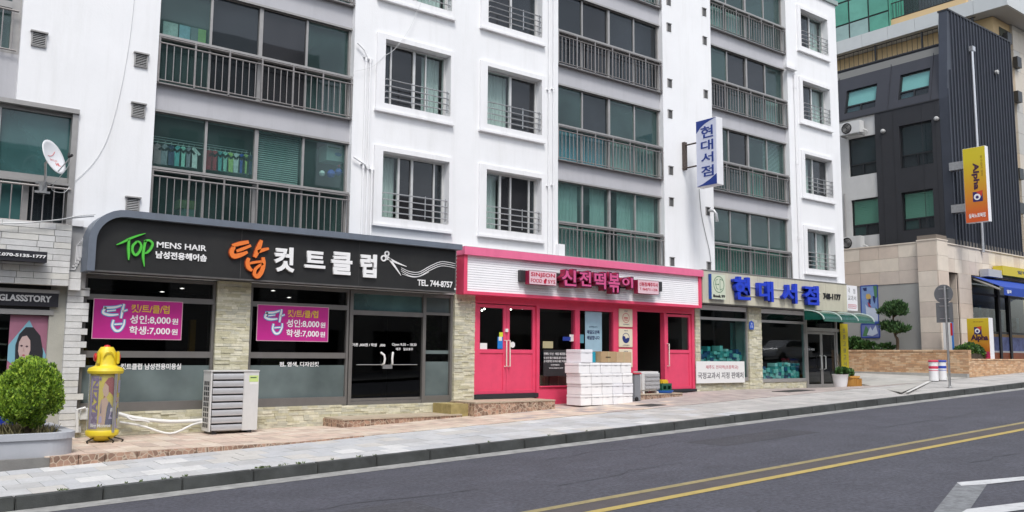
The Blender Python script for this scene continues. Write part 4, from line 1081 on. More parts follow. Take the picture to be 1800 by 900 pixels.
def box_sign(pl, pr, pt, pb_, lines):
    yb_ = ysg-.24
    a, b = X_(pl+2, (pt+pb_)/2, yb_), X_(pr, (pt+pb_)/2, yb_); zt, zb_ = Z_((pl+pr)/2, pt+2, yb_), Z_((pl+pr)/2, pb_+1, yb_)
    t = B(a, b, yb_, ysg-.09, zb_, zt).build('box_sign', LCS, ps); B(a+.01, b-.01, yb_-.008, yb_, zb_+.01, zt-.01).build('face', PPK, t)
    for s, u0, u1, v0, v1, m_, bo in lines:
        text(s, a+(b-a)*u0, a+(b-a)*u1, zb_+(zt-zb_)*v0, zb_+(zt-zb_)*v1, yb_-.008, m_, parent=t, ext=.006, bold=bo)
    return t, a, b, zb_, zt, yb_
t, a, b, c, d, yy = box_sign(928, 978, 475, 500, (('SINJEON', .06, .94, .52, .88, LCR, .012), ('FOOD', .06, .46, .16, .42, LCR, .0), ('SYS', .68, .95, .16, .42, LCR, .0)))
mb = MB(); disc(mb, a+(b-a)*.57, c+(d-c)*.26, .055, yy-.008, .008, 8, .045); disc(mb, a+(b-a)*.60, c+(d-c)*.40, .03, yy-.008, .008, 6); mb.build('emblem', LCR, t)
box_sign(1119, 1158, 491, 516, (('신동점/제주지사', .06, .94, .56, .86, LCR, .01), ('T. 064)711-1236', .08, .92, .2, .44, LCR, .0)))
yl = ysg-.07
for s, a, b, t0, b0 in (('신', 985.5, 1014.5, 472, 505), ('전', 1016.5, 1040.5, 475, 505.5), ('떡', 1043, 1066.5, 477, 510), ('볶', 1068, 1091, 478.5, 516), ('이', 1092, 1114, 486, 508)):
    xa, xb, za, zb_ = X_(a, b0, yl-.2), X_(b, b0, yl-.2), Z_((a+b)/2, b0, yl-.2), Z_((a+b)/2, t0, yl-.2)
    L_ = text(s, xa, xb, za, zb_, yl, LCS, 'sign_letter', ps, ext=.20, bold=.06)
    i_ = .008; text(s, xa+i_, xb-i_, za+i_, zb_-i_, yl-.20, LOUT, 'letter_outline', L_, ext=.004, bold=.05)
    i_ = .035; text(s, xa+i_, xb-i_, za+i_, zb_-i_, yl-.204, LRO, 'letter_face', L_, ext=.006, bold=.022)
# air-conditioner flex duct between the two signs
mb = MB()
zz = 3.2
mb.tube([(11.5, 16.86, zz+.045*i) for i in range(21)], [.05 if i % 2 else .036 for i in range(21)], 10)
tag(mb.build('ribbed_duct', PLASTIC, smooth=True), 'cream ribbed duct standing between the black sign and the pink sign', 'duct')

# ---------- bookshop ----------
bk = thing('bookshop_shopfront', 'bookshop front with two big windows and an aluminium double door', 'shopfront', (24.5, 17, .5))
ledger('ledger_stone_pillar', 20.28, 20.49, g17, 3.2, 16.98, bk, label='narrow ledger stone strip next to the pink shop')
ledger('ledger_stone_pillar', 22.84, 23.5, g17, 3.2, 16.96, bk)
ledger('ledger_stone_plinth', 20.49, 22.84, g17, .86, 17.02, bk); ledger('ledger_stone_plinth', 23.5, 26.0, g17, .86, 17.02, bk)
GBOOK = glass('bookshop_glass', (.70, .86, .86), wob=.03)
def book_window(x0, x1, z0, ztr, z1):
    f = MB(); w_ = .05
    f.box(x0, x0+w_, 17.0, 17.12, z0, z1); f.box(x1-w_, x1, 17.0, 17.12, z0, z1); f.box(x0+w_, x1-w_, 16.99, 17.12, z0, z0+.11); f.box(x0+w_, x1-w_, 17.0, 17.12, ztr-.04, ztr+.04); f.box(x0+w_, x1-w_, 17.0, 17.12, z1-.05, z1)
    W = f.build('window', ALU, bk, origin=(x0, 17.05, z0)); B(x0+w_, x1-w_, 17.05, 17.058, z0+.11, ztr-.04).build('pane', GBOOK, W); B(x0+w_, x1-w_, 17.05, 17.058, ztr+.04, z1-.05).build('pane', DGL, W)
book_window(20.5, 22.83, .86, 2.76, 3.2); book_window(23.51, 26.0, .80, 2.76, 3.2)
f = MB()
f.box(26.02, 26.10, 17.0, 17.12, .45, 3.2); f.box(27.86, 27.94, 17.0, 17.12, .45, 3.2); f.box(28.34, 28.42, 17.0, 17.12, .45, 3.2); f.box(26.10, 27.86, 17.0, 17.12, 2.50, 2.62); f.box(27.94, 28.34, 17.0, 17.12, 2.5, 2.6); f.box(26.10, 27.86, 16.98, 17.12, .44, .56); f.box(27.94, 28.34, 17, 17.12, .45, .6)
f.build('door_frame', ALU, bk)
B(26.10, 27.86, 17.05, 17.058, 2.62, 3.15).build('fanlight', DGL, bk); B(27.94, 28.34, 17.05, 17.058, .6, 2.5).build('side_pane', GBOOK, bk); B(27.94, 28.34, 17.05, 17.058, 2.6, 3.15).build('fanlight', DGL, bk)
for i, (a, b) in enumerate(((26.11, 26.975), (26.985, 27.85))):
    f = MB(); f.box(a, a+.06, 17.03, 17.08, .57, 2.49); f.box(b-.06, b, 17.03, 17.08, .57, 2.49); f.box(a+.06, b-.06, 17.03, 17.08, 2.40, 2.49); f.box(a+.06, b-.06, 17.03, 17.08, .57, .70)
    D = f.build('door', ALU, bk, origin=(a, 17.05, .57)); B(a+.06, b-.06, 17.05, 17.058, .70, 2.40).build('pane', DGL, D)
    hx_ = b-.12 if i == 0 else a+.12; MB().tube([(hx_, 17.03, 1.2), (hx_, 16.96, 1.22), (hx_, 16.96, 1.65), (hx_, 17.03, 1.67)], .018, 8).build('handle', PLASTIC, D)
wtext('어서오세요', 1414, 1432, 612, 616, 17.02, LW, bk, ext=.002)
# fascia with raised blue letters
fs = thing('bookshop_sign', 'beige panelled fascia with raised blue letters and black telephone number', 'sign', (24.3, 16.8, 3.2))
FAS = mat('beige_fascia', (.56, .53, .42), .7, var=.08, vscale=2, dirt=.5, dscale=(5, 5, .6), dcol=(.33, .31, .25)); yfa = 16.66
xx = [20.26, 20.52, 21.52, 22.95, 24.35, 25.55, 26.75, 28.08]
for a, b in zip(xx, xx[1:]): B(a+.004, b-.004, yfa, 17.0, 3.2, 4.17).build('fascia_panel', FAS, fs, origin=(a, yfa, 3.2))
B(20.26, 28.10, yfa-.02, 17, 4.172, 4.19).build('cap', ALU, fs)
B(20.26, 28.10, yfa+.01, 17, 3.17, 3.196).build('soffit_strip', ALUD, fs)
BLU = mat('blue_sign_letter', (.01, .045, .55), .4); BLUD = mat('blue_letter_side', (.008, .03, .36), .4)
for s, a, b, t0, b0 in (('현', 1290, 1320, 486.5, 527), ('대', 1333, 1360.5, 494, 530), ('서', 1375, 1402.5, 498, 533), ('점', 1413.5, 1440.5, 502, 536)):
    yy = yfa-.16; xa, xb, za, zb_ = X_(a+1.5, b0, yy), X_(b, b0, yy), Z_((a+b)/2, b0, yy), Z_((a+b)/2, t0, yy)
    L_ = text(s, xa, xb, za, zb_, yfa-.03, BLUD, 'sign_letter', fs, ext=.13, bold=.03)
    text(s, xa+.004, xb-.004, za+.004, zb_-.004, yfa-.16, BLU, 'letter_face', L_, ext=.004, bold=.027)
for z in (3.50, 3.78): B(21.9, 26.4, yfa-.03, yfa-.01, z, z+.015).build('mounting_rail', PLASTIC, fs)
wtext('748-1177', 1447, 1477, 515, 525.5, yfa, BLACKP, fs, ext=.03, bold=.02)
# square club sign
LG = mat('pale_green_face', (.58, .63, .50), .5); EDG = mat('blue_edge', (.01, .07, .35), .4)
yy = yfa-.10; a, b = X_(1250, 500, yy), X_(1275, 500, yy); za, zb_ = Z_(1262, 526, yy), Z_(1262, 482.5, yy)
t = thing('book_club_sign', 'square pale green box sign with a circular emblem on the beige fascia', 'sign', (a, yy, za))
B(a, b, yy, yfa-.001, za, zb_).build('case', EDG, t); B(a+.02, b, yy-.006, yy, za, zb_).build('face', LG, t)
GRN = mat('dark_green_print', (.05, .16, .08), .5); cx, cz, r = (a+b)/2+.02, za+(zb_-za)*.60, (b-a)*.36
c_ = [[(cx+r*math.cos(k*.4488), cz+r*math.sin(k*.4488), .009) for k in range(15)], [(cx+.22*r, cz+r*.7, .008), (cx+.22*r, cz-r*.7, .008)], [(cx+.22*r, cz-r*.7, .008), (cx+.7*r, cz-r*.5, .008)], [(cx+.22*r, cz+.7*r, .008), (cx+.75*r, cz+.55*r, .008)],
      [(cx-.2*r, cz+.6*r, .008), (cx-.55*r, cz+.5*r, .008), (cx-.6*r, cz, .008), (cx-.45*r, cz-.5*r, .008), (cx-.15*r, cz-.6*r, .008)], [(cx-.75*r, cz, .008), (cx-.2*r, cz, .008)]]
brush(MB(), c_, yy-.006, .004).build('emblem', GRN, t); disc(MB(), cx-.1*r, cz, .022, yy-.006, .005).build('emblem', GRN, t)
text('Book 99', a+.08, b-.04, za+.05, za+.14, yy-.006, BLACKP, parent=t, ext=.006, bold=.05)
# corner board beyond the fascia
a, b = 28.12, X_(1507, 523, 16.7); za, zb_ = Z_(1497, 546, 16.7), Z_(1497, 502, 16.7)
t = thing('textbook_sign', 'small white corner board with grey characters at the end of the beige fascia', 'sign', (a, 16.7, za))
B(a, b, 16.70, 16.86, za, zb_).build('board', mat('sign_white', (.78, .78, .8), .5), t)
GRY = mat('grey_print', (.12, .12, .13), .5); REDP = mat('dull_red_print', (.50, .10, .14), .5)
w_ = b-a; h_ = zb_-za
text('국', a+.14*w_, a+.34*w_, za+.70*h_, za+.90*h_, 16.7, GRY, parent=t, ext=.003); text('정', a+.62*w_, a+.82*w_, za+.68*h_, za+.88*h_, 16.7, GRY, parent=t, ext=.003)
text('교과서', a+.12*w_, a+.88*w_, za+.40*h_, za+.60*h_, 16.7, GRY, parent=t, ext=.003)
brush(MB(), [[(a+.14*w_, za+.24*h_, .008), (a+.86*w_, za+.24*h_, .008)], [(a+.14*w_, za+.10*h_, .008), (a+.86*w_, za+.10*h_, .008)], [(a+.14*w_, za+.10*h_, .008), (a+.14*w_, za+.24*h_, .008)], [(a+.86*w_, za+.10*h_, .008), (a+.86*w_, za+.24*h_, .008)]], 16.7, .003).build('red_frame', REDP, t)
text('지정판매서', a+.18*w_, a+.82*w_, za+.13*h_, za+.21*h_, 16.7, REDP, parent=t, ext=.003)
# banner in the left bookshop window
Y = 16.925
t = thing('textbook_banner', 'white banner with red and black lines under the left bookshop window', 'banner', (20.6, Y, .9))
za, zb_ = Z_(1225, 674, Y), Z_(1225, 635, Y); a, b = X_(1224, 655, Y), X_(1309, 655, Y)
B(a, b, Y, Y+.015, za, zb_).build('sheet', WPAP, t)
h_ = zb_-za; w_ = b-a
text('제주도 전지역(초등학교)', a+.19*w_, a+.86*w_, za+.62*h_, za+.82*h_, Y, REDP, parent=t, ext=.003, bold=.005)
text('국정교과서 지정 판매처', a+.03*w_, a+.97*w_, za+.20*h_, za+.50*h_, Y, GRY, parent=t, ext=.003, bold=.015)
# address plate
x, z = at(1320.5, 572, 16.93); t = thing('address_plate', 'small blue house number plate on the bookshop pillar', 'plate', (x, 16.93, z))
MB().poly([(x-.1, z-.13), (x+.1, z-.13), (x+.12, z), (x+.1, z+.10), (x, z+.15), (x-.1, z+.10), (x-.12, z)], 'Y', 16.91, 16.935).build('plate', mat('plate_blue', (.03, .10, .45), .4), t, fix=True)
text('11', x-.05, x+.05, z-.08, z, 16.91, LW, parent=t, ext=.002); text('로', x-.04, x+.04, z+.03, z+.08, 16.91, LW, parent=t, ext=.002)
# books
TB = [mat('book_%s' % n, c, .6) for n, c in (('teal', (.10, .38, .36)), ('mint', (.30, .58, .52)), ('pale', (.55, .68, .64)), ('deep', (.05, .20, .22)), ('ink', (.05, .10, .22)))]
ORD = 'first second third fourth fifth sixth seventh eighth ninth tenth eleventh twelfth thirteenth fourteenth'.split()
def book_heap(px0, px1, py0, py1, Y, n, where):
    x0, x1 = X_(px0, py1, Y), X_(px1, py1, Y); z0 = Z_((px0+px1)/2, py1, Y)
    B(x0-.05, x1+.05, Y-.02, Y+.6, z0-.5, z0).build('display_shelf', mat('shelf_wood', (.25, .2, .15), .7), bk)
    names = ('teal', 'mint green', 'pale green', 'dark green', 'navy')
    for i in range(n):
        w_ = (x1-x0)/n; x = x0+w_*i; h_ = R.uniform(.55, 1)*(Z_((px0+px1)/2, py0, Y)-z0); k = R.randrange(5); z = z0; j = 0
        while z < z0+h_:
            hh = R.uniform(.05, .16); q = R.randrange(5); dx = R.uniform(0, .03)
            t = tag(B(x+dx, x+w_*.92+dx, Y+R.uniform(0, .06), Y+.35, z, z+hh).build('book', TB[q], bevel=.006), '%s book, %s up in the %s pile from the left, %s bookshop window' % (names[q], ORD[j], ORD[i], where), 'book', 'books heaped in the %s bookshop window' % where)
            z += hh+.002; j += 1
book_heap(1226, 1306, 615, 640, 17.25, 14, 'left'); book_heap(1338, 1406, 638, 668, 17.25, 13, 'right')
mb = MB(); a_, b_ = X_(1284, 600, 17.7), X_(1306, 600, 17.7)
for i in range(20):
    u, v = a_+(b_-a_)*i/20, a_+(b_-a_)*(i+1)/20; mb.quad((u, 17.7+.03*math.sin(i*1.7), .9), (v, 17.7+.03*math.sin((i+1)*1.7), .9), (v, 17.7+.03*math.sin((i+1)*1.7), 2.7), (u, 17.7+.03*math.sin(i*1.7), 2.7))
mb.build('drape', mat('teal_drape', (.16, .36, .34), .9), bk)
# curved green awning
aw = thing('green_awning', 'curved translucent green awning over the bookshop door', 'awning', (26.9, 16.9, 3.1))
GAW = glass('green_polycarbonate', (.10, .35, .27), rough=.15, film_haze=(.55, (.015, .13, .095)))
yw = 16.98; yfz = 15.92
def prof(t): a = t*math.pi/2; return (16.64-(16.64-yfz)*math.sin(a), 2.84+(3.16-2.84)*math.cos(a))
P = [prof(k/10) for k in range(11)]; xa, xb = 25.42, 28.5
bays = [xa, 26.45, 27.48, xb]
for a, b in zip(bays, bays[1:]):
    mb = MB()
    for k in range(10):
        (y0, z0), (y1, z1) = P[k], P[k+1]
        mb.hexa([(a+.02, y1, z1-.006), (b-.02, y1, z1-.006), (b-.02, y0, z0-.006), (a+.02, y0, z0-.006), (a+.02, y1, z1), (b-.02, y1, z1), (b-.02, y0, z0), (a+.02, y0, z0)])
    mb.build('sheet', GAW, aw, smooth=True)
for x in bays: MB().tube([(x, y, z+.004) for y, z in P], .022, 6).build('rib', mat('awning_rib', (.42, .50, .46), .5), aw, smooth=True)
MB().box(xa, xb, yfz-.02, yfz+.01, 2.78, 2.84).build('gutter_rail', mat('awning_rail', (.03, .12, .09), .5), aw)
for x in (xa, xb): MB().poly([(y, z) for y, z in P]+[(16.64, 2.84)], 'X', x-.004, x+.004).build('end_cheek', GAW, aw, fix=True)
# yellow vertical banner at the corner
x0, x1 = X_(1480.5, 620, 16.97), 28.54
t = thing('yellow_banner', 'tall narrow yellow banner hung at the building corner behind the flower pots', 'banner', (x0, 16.97, .8))
za, zb_ = Z_(1486, 652, 16.97), 2.80
YB = mat('yellow_cloth', (.62, .50, .02), .7)
B(x0-.12, x0+.36, 16.94, 16.955, za, zb_).build('sheet', YB, t)
for i, ch in enumerate('초중고참고서전문'):
    zz = zb_-.16-i*.235; text(ch, x0+.03, x0+.2, zz-.15, zz, 16.94, GRY, parent=t, ext=.003)

# ---------- hanging box sign of the bookshop ----------
xs0 = 19.75
yN, yFar = 15.62, 16.45
SW = mat('sign_face_lilac', (.66, .69, .82), .45); SE = mat('sign_edge_white', (.78, .78, .80), .5, var=.05, dirt=.3, dscale=(5, 5, 1), dcol=(.5, .5, .5)); NVY = mat('navy_sign_paint', (.02, .05, .26), .45)
t = thing('hanging_sign', 'tall white box sign with navy characters projecting from the white column', 'sign', (xs0, 16.3, 5.9))
yFar, zt = atx(1223, 214, xs0)[0], atx(1223, 214, xs0)[1]; yN = atx(1259, 205, xs0)[0]; zb_ = atx(1225, 330, xs0)[1]
B(xs0, xs0+.28, yN, yFar, zb_, zt).build('case', SE, t, bevel=.008)
B(xs0-.006, xs0, yN+.015, yFar-.015, zb_+.015, zt-.015).build('face', SW, t)
L_ = yFar-yN; hh = zt-zb_
MB().poly([(yFar-.015, zt-.015), (yFar-.015, zt-.19*hh), (yFar-.22*L_, zt-.115*hh), (yFar-.45*L_, zt-.065*hh), (yN+.25*L_, zt-.03*hh), (yN+.015, zt-.015)], 'X', xs0-.012, xs0-.006).build('corner_print', NVY, t, fix=True)
MB().poly([(yN+.015, zb_+.015), (yN+.015, zb_+.16*hh), (yN+.35*L_, zb_+.09*hh), (yN+.7*L_, zb_+.035*hh), (yFar-.015, zb_+.015)], 'X', xs0-.012, xs0-.006).build('corner_print', NVY, t, fix=True)
for ch, t0, b0 in (('현', 221, 242), ('대', 246, 264), ('서', 268, 286), ('점', 291, 310)):
    za = atx(1243, b0, xs0)[1]; zc = atx(1243, t0, xs0)[1]; text(ch, yN+.76*L_, yN+.16*L_, za, zc, xs0-.006, NVY, 'sign_letter', t, ext=.008, bold=.015, face='side')
mb = MB(); z0 = zb_+.35*hh
RUST = mat('rusty_steel', (.09, .07, .06), .8, var=.5, vscale=20, bump=.3)
mb.tube([(xs0+.14, yFar, z0+.35*hh), (xs0+.14, 17.0, z0+.35*hh)], .025, 6); mb.tube([(xs0+.14, yFar, z0), (xs0+.14, 17.0, z0)], .025, 6); mb.box(xs0+.08, xs0+.2, 16.9, 16.998, z0-.05, z0+.4*hh)
mb.build('bracket', RUST, t)

# leafy plant standing inside the salon's side pane
t = thing('indoor_plant', 'tall leafy plant standing inside the narrow side pane of the salon', 'plant', (11.2, 17.6, .5))
PLANT_LATER = t

# =====================================================================
#  STREET OBJECTS
# =====================================================================
# ---------- steps ----------
def step_block(name, label, x0, x1, y0, y1, ztop, seg, cat='step'):
    t = thing(name, label, cat, (x0, y0, fore(x0, y0)))
    TOPM = mat('step_top', (.46, .385, .29), .6, var=.2, vscale=6, bump=.2, dirt=.4, dscale=(3, 3, 3), dcol=(.25, .2, .13))
    mb = MB(); zl = min(fore(x0, y0), fore(x1, y0))-.05
    mb.box(x0+.02, x1-.02, y0+.02, y1, zl, ztop-.03); mb.build('core', SUBB, t)
    x = x0
    while x < x1-.01:
        l = min(seg*R.uniform(.9, 1.1), x1-x)
        if x1-x-l < .12: l = x1-x
        B(x, x+l-.005, y0, y0+.02, zl, ztop-.03).build('riser_slab', STEPM, t, origin=(x, y0, zl))
        B(x-.005, x+l-.006, y0-.015, y0+.28, ztop-.03, ztop).build('tread_slab', TOPM, t, origin=(x, y0, ztop)); x += l
    mb = MB(); mb.box(x0, x1-.01, y0+.285, y1, ztop-.03, ztop-.002); mb.build('landing_slab', TOPM, t)
    mb = MB(); mb.box(x0-.02, x0, y0, y1, zl, ztop-.03); mb.build('end_slab', STEPM, t)
    return t
xa, xb = X_(602, 745, 16.15), X_(812, 732, 16.15)
step_block('marble_step', 'low brown marble mosaic step in front of the salon door', xa, xb, 16.15, 17.0, .285, .62)
xa2, xb2 = X_(835, 730, 15.98), X_(976, 715, 15.98)
step_block('marble_step', 'higher brown marble step under the crimson double door', xa2, xb2, 15.98, 16.96, .545, .6)
B(xb-.25, xa2-.01, 16.22, 16.96, .287 if False else fore(xb, 16.3)-.02, .50).build('marble_step', mat('mossy_stone', (.36, .29, .12), .8, var=.3, vscale=8, bump=.3, dirt=.6, dscale=(6, 6, 6), dcol=(.2, .15, .05)))
tag(bpy.data.objects['marble_step.002'] if 'marble_step.002' in bpy.data.objects else bpy.context.scene.objects[-1], 'mossy yellow stone block between the salon step and the crimson door step', 'step')
xa3, xb3 = X_(1124, 703, 16.2), X_(1200, 692, 16.2)
step_block('stone_step', 'worn grey stone step under the small outdoor unit by the open doorway', xa3, xb3, 16.2, 16.96, .60, .8)

# ---------- polystyrene boxes ----------
FOAM = [mat('white_foam_%d' % i, c, .75, var=.03, vscale=5, bump=.12, bscale=90) for i, c in enumerate(((.83, .83, .84), (.80, .80, .83), (.85, .84, .84)))]
FOAMR = mat('pinkish_foam', (.80, .77, .78), .75, var=.03, vscale=5, bump=.12, bscale=90)
DENT = mat('foam_grip', (.48, .48, .50), .8)
yS = 15.78; zg = fore(15.4, 15.9)+.002
bw = .366; hbx = .262; X0 = X_(1022, 700, yS)
rows_ = ['bottom row', 'second row', 'third row', 'fourth row']; cols_ = ['leftmost', 'second from left', 'middle', 'second from right', 'rightmost']
def foam_box(x, y, z, w_, d, h, label, group='white foam boxes stacked by the pink shop', m_=None):
    m_ = m_ or R.choice(FOAM)
    t = thing('foam_box', label, 'box', (x+w_/2, y+d/2, z), group)
    B(x+.004, x+w_-.004, y+.004, y+d-.004, z, z+h*.72).build('tub', m_, t, bevel=.01)
    B(x, x+w_-.0015, y, y+d, z+h*.72+.002, z+h-.002).build('lid', m_, t, bevel=.012)
    B(x+w_*.38, x+w_*.62, y-.002, y+.004, z+h*.72-.008, z+h*.72+.004).build('grip', DENT, t)
for r_ in range(4):
    dx = (0, .0, -.02, -.06)[r_]
    for c_ in range(5):
        foam_box(X0+dx+c_*bw+(0.005 if (r_+c_) % 2 else 0), yS+R.uniform(0, .025), zg+r_*hbx, bw-.004, .54, hbx, 'white foam box, %s, %s of the five in the stack' % (rows_[r_], cols_[c_]))
foam_box(X0+.0, yS+.01, zg+4*hbx, .40, .56, .33, 'single white foam box sitting on top of the stack at its left end')
def carton(x, y, z, w_, d, h, m_, label, slot=True):
    t = thing('carton', label, 'box', (x+w_/2, y+d/2, z))
    B(x, x+w_, y, y+d, z, z+h).build('body', m_, t, bevel=.01)
    B(x+w_*.47, x+w_*.53, y-.002, y+d+.002, z+h*.0+.01, z+h+.003).build('tape', mat('parcel_tape', (.45, .38, .22), .3), t)
    if slot: B(x+w_*.30, x+w_*.62, y-.003, y, z+h*.42, z+h*.54).build('print', mat('carton_print', (.10, .07, .04), .7), t)
zt = zg+4*hbx+.003
carton(X_(1058, 625, yS), yS+.03, zt, X_(1085, 625, yS)-X_(1058, 625, yS), .45, .28, CARD, 'brown carton with a dark print on top of the foam boxes')
carton(X_(1085.5, 625, yS), yS+.05, zt, X_(1113, 625, yS)-X_(1085.5, 625, yS), .42, .27, mat('pale_cardboard', (.50, .36, .22), .8, var=.1, vscale=6), 'paler brown carton at the right end on top of the foam boxes', False)
tag(B(X_(1047, 625, yS)+.0, X_(1056, 625, yS)+.02, yS+.2, yS+.5, zt, zt+.27).build('plastic_bin', mat('teal_plastic', (.02, .30, .42), .4), bevel=.01), 'teal plastic bin between the foam box and the cartons', 'bin')

# ---------- outdoor units ----------
UNIT = mat('unit_casing', (.66, .66, .65), .4, .1, var=.06, vscale=4, dirt=.3, dscale=(5, 5, 1.5), dcol=(.45, .44, .42))
BLADE = mat('unit_louvre', (.55, .55, .56), .3, .4, var=.06, vscale=6)
def big_unit():
    x0, x1 = 5.67, 6.60; y0, y1 = 16.34, 16.74; z0 = fore(6, 16.4); zb_ = z0+.05; zt_ = Z_(400, 651, y0)
    t = thing('outdoor_unit', 'grey outdoor air-conditioner unit with horizontal louvres in front of the stone pillar', 'air conditioner', (6.1, 16.5, z0))
    mb = MB(); mb.box(x0, x1, y0+.03, y1, zb_, zt_-.03); mb.box(x0+.63, x1, y0, y0+.03, zb_, zt_-.03); mb.box(x0, x0+.03, y0, y0+.03, zb_, zt_-.03)
    mb.build('casing', UNIT, t)
    B(x0-.012, x1+.012, y0-.015, y1+.01, zt_-.03, zt_).build('top_cover', UNIT, t, bevel=.008)
    n = 8; hh = (zt_-.05-zb_)/n
    B(x0+.03, x0+.63, y0+.016, y0+.029, zb_+.01, zt_-.04).build('dark_grille', BLACKP, t)
    for i in range(n):
        z = zb_+.012+i*hh; mb = MB()
        pr = [(y0+.022, z), (y0-.028, z+.008), (y0-.034, z+hh*.30), (y0-.012, z+hh*.80), (y0+.016, z+hh*.84)]
        mb.poly(pr, 'X', x0+.04, x0+.62); mb.build('louvre', BLADE, t, fix=True, origin=(x0+.04, y0, z), smooth=True)
    mb = MB()
    for i in range(3):
        for j in range(9): mb.box(x0-.004, x0, y0+.07+i*.10, y0+.135+i*.10, zb_+.07+j*.098, zb_+.145+j*.098)
    mb.build('side_grille', BLACKP, t, kind='stuff')
    B(x1-.19, x1-.01, y0-.003, y0, zt_-.22, zt_-.10).build('energy_label', mat('lime_label', (.55, .68, .25), .5), t); B(x1-.17, x1-.05, y0-.005, y0-.003, zt_-.15, zt_-.13).build('label_print', mat('dark_print', (.05, .1, .05), .5), t)
    B(x1-.18, x1-.02, y0-.003, y0, zt_-.27, zt_-.23).build('energy_label', WPAP, t)
    for x in (x0+.1, x1-.15): B(x-.04, x+.04, y0-.01, y1+.01, z0-.01, zb_).build('foot', BLACKP, t)
big_unit()
# second, smaller unit on the stone step by the doorway
y0 = 16.35; x0, x1 = X_(1127, 670, y0), X_(1161, 670, y0); z0 = .60; zt_ = Z_(1140, 653, y0)
t = thing('outdoor_unit', 'small grey outdoor unit with rounded corners on the step by the open doorway', 'air conditioner', ((x0+x1)/2, 16.5, z0))
B(x0, x1, y0, y0+.36, z0+.06, zt_).build('casing', UNIT, t, bevel=.04, smooth=True)
for i in range(4):
    z = z0+.12+i*(zt_-z0-.16)/4; B(x0+.14, x1-.05, y0-.025, y0+.005, z, z+(zt_-z0-.16)/4*.75).build('louvre', BLADE, t, bevel=.01)
for x in (x0+.1, x1-.1): B(x-.03, x+.03, y0, y0+.34, z0, z0+.06).build('foot', PLASTIC, t)
# grey bin with red lid top
y0 = 16.0; x0, x1 = X_(1114.5, 690, y0), X_(1127, 690, y0); z0 = fore(x0, y0); zt_ = Z_(1120, 658, y0)
t = thing('wheelie_bin', 'narrow grey plastic bin with a red handle beside the foam boxes', 'bin', (x0, y0, z0))
B(x0, x1, y0, y0+.4, z0, zt_).build('body', mat('grey_bin', (.22, .23, .25), .5, var=.1), t, bevel=.02)
B(x0-.01, x1+.02, y0-.01, y0+.4, zt_, zt_+.04).build('lid', mat('red_lid', (.55, .05, .08), .4), t, bevel=.01)
MB().lathe((x0+.08, y0-.01, z0+.06), [(.05, -.01), (.06, 0), (.05, .03)], 12, 'Y').build('wheel', BLACKP, t)
# crate, yellow cloth and blue tray
y0 = 16.3; xa, xb = X_(1164, 680, y0), X_(1181, 680, y0); z0 = .602
t = thing('bottle_crate', 'dark green plastic crate with a yellow top by the crimson door', 'crate', (xa, y0, z0))
GC = mat('green_crate', (.02, .10, .06), .5)
mb = MB(); grid_wall(mb, xa, xb, z0, z0+.26, y0, y0+.02, [(xa+.04, (xa+xb)/2-.02, z0+.10, z0+.20), ((xa+xb)/2+.02, xb-.04, z0+.10, z0+.20)]); mb.box(xa, xa+.02, y0+.021, y0+.3, z0, z0+.26); mb.box(xb-.02, xb, y0+.021, y0+.3, z0, z0+.26); mb.box(xa, xb, y0+.28, y0+.3, z0, z0+.26)
mb.build('crate_body', GC, t)
B(xa+.03, xb-.08, y0+.03, y0+.25, z0+.22, z0+.36).build('yellow_cover', mat('yellow_plastic', (.65, .42, .02), .5), t, bevel=.03)
x0, x1 = X_(1160, 692, 16.18), X_(1194, 692, 16.18)
tag(MB().lathe(((x0+x1)/2, 16.42, .602), [(.001, .01), (.22, .01), (.27, .07), (.285, .07), (.285, .055), (.24, 0), (.001, 0)], 20).build('basin', mat('blue_plastic', (.01, .12, .50), .35), smooth=True), 'shallow blue plastic basin on the step before the single crimson door', 'basin')

# ---------- yellow lantern advertisement ----------
lx, ly = X_(183, 700, 16.1), 16.1; lz = fore(lx, ly)
YP = mat('yellow_faded_plastic', (.74, .58, .03), .45, var=.08, vscale=5, dirt=.4, dscale=(6, 6, 3), dcol=(.42, .34, .08)); RP_ = mat('red_plastic', (.55, .02, .02), .35)
rr_dummy = 0
t = thing('lantern_sign', 'yellow capped cylindrical advertising lantern with a printed picture standing by the planter', 'advertising lantern', (lx, ly, lz))
def hz(py): return Z_(183, py, ly)
rr = .248
zc0, zc1 = hz(757), hz(656)
cyl = MB(); n = 32
for k in range(n):
    a0, a1 = 2*math.pi*k/n, 2*math.pi*(k+1)/n
    cyl.quad((lx+rr*math.cos(a0), ly+rr*math.sin(a0), zc0), (lx+rr*math.cos(a1), ly+rr*math.sin(a1), zc0), (lx+rr*math.cos(a1), ly+rr*math.sin(a1), zc1), (lx+rr*math.cos(a0), ly+rr*math.sin(a0), zc1))
cyl.build('clear_tube', glass('tube_plastic', (.93, .93, .93), rough=.12, film_haze=(.22, (.5, .5, .52))), t, smooth=True)
MB().lathe((lx, ly, zc0), [(.001, 0), (rr*.93, 0), (rr*.93, zc1-zc0), (.001, zc1-zc0)], 32).build('printed_drum', mat('drum_yellow', (.62, .52, .03), .6), t, smooth=True)
MB().lathe((lx, ly, 0), [(.001, hz(609)), (.10, hz(610)), (.145, hz(618)), (.16, hz(628)), (.165, hz(640)), (.18, hz(643)), (.27, hz(647)), (.29, hz(652)), (.275, hz(656.5)), (.001, hz(657))], 28).build('cap', YP, t, smooth=True)
MB().lathe((lx, ly, 0), [(.001, hz(606)), (.045, hz(607)), (.06, hz(611)), (.001, hz(612))], 14).build('finial', RP_, t, smooth=True)
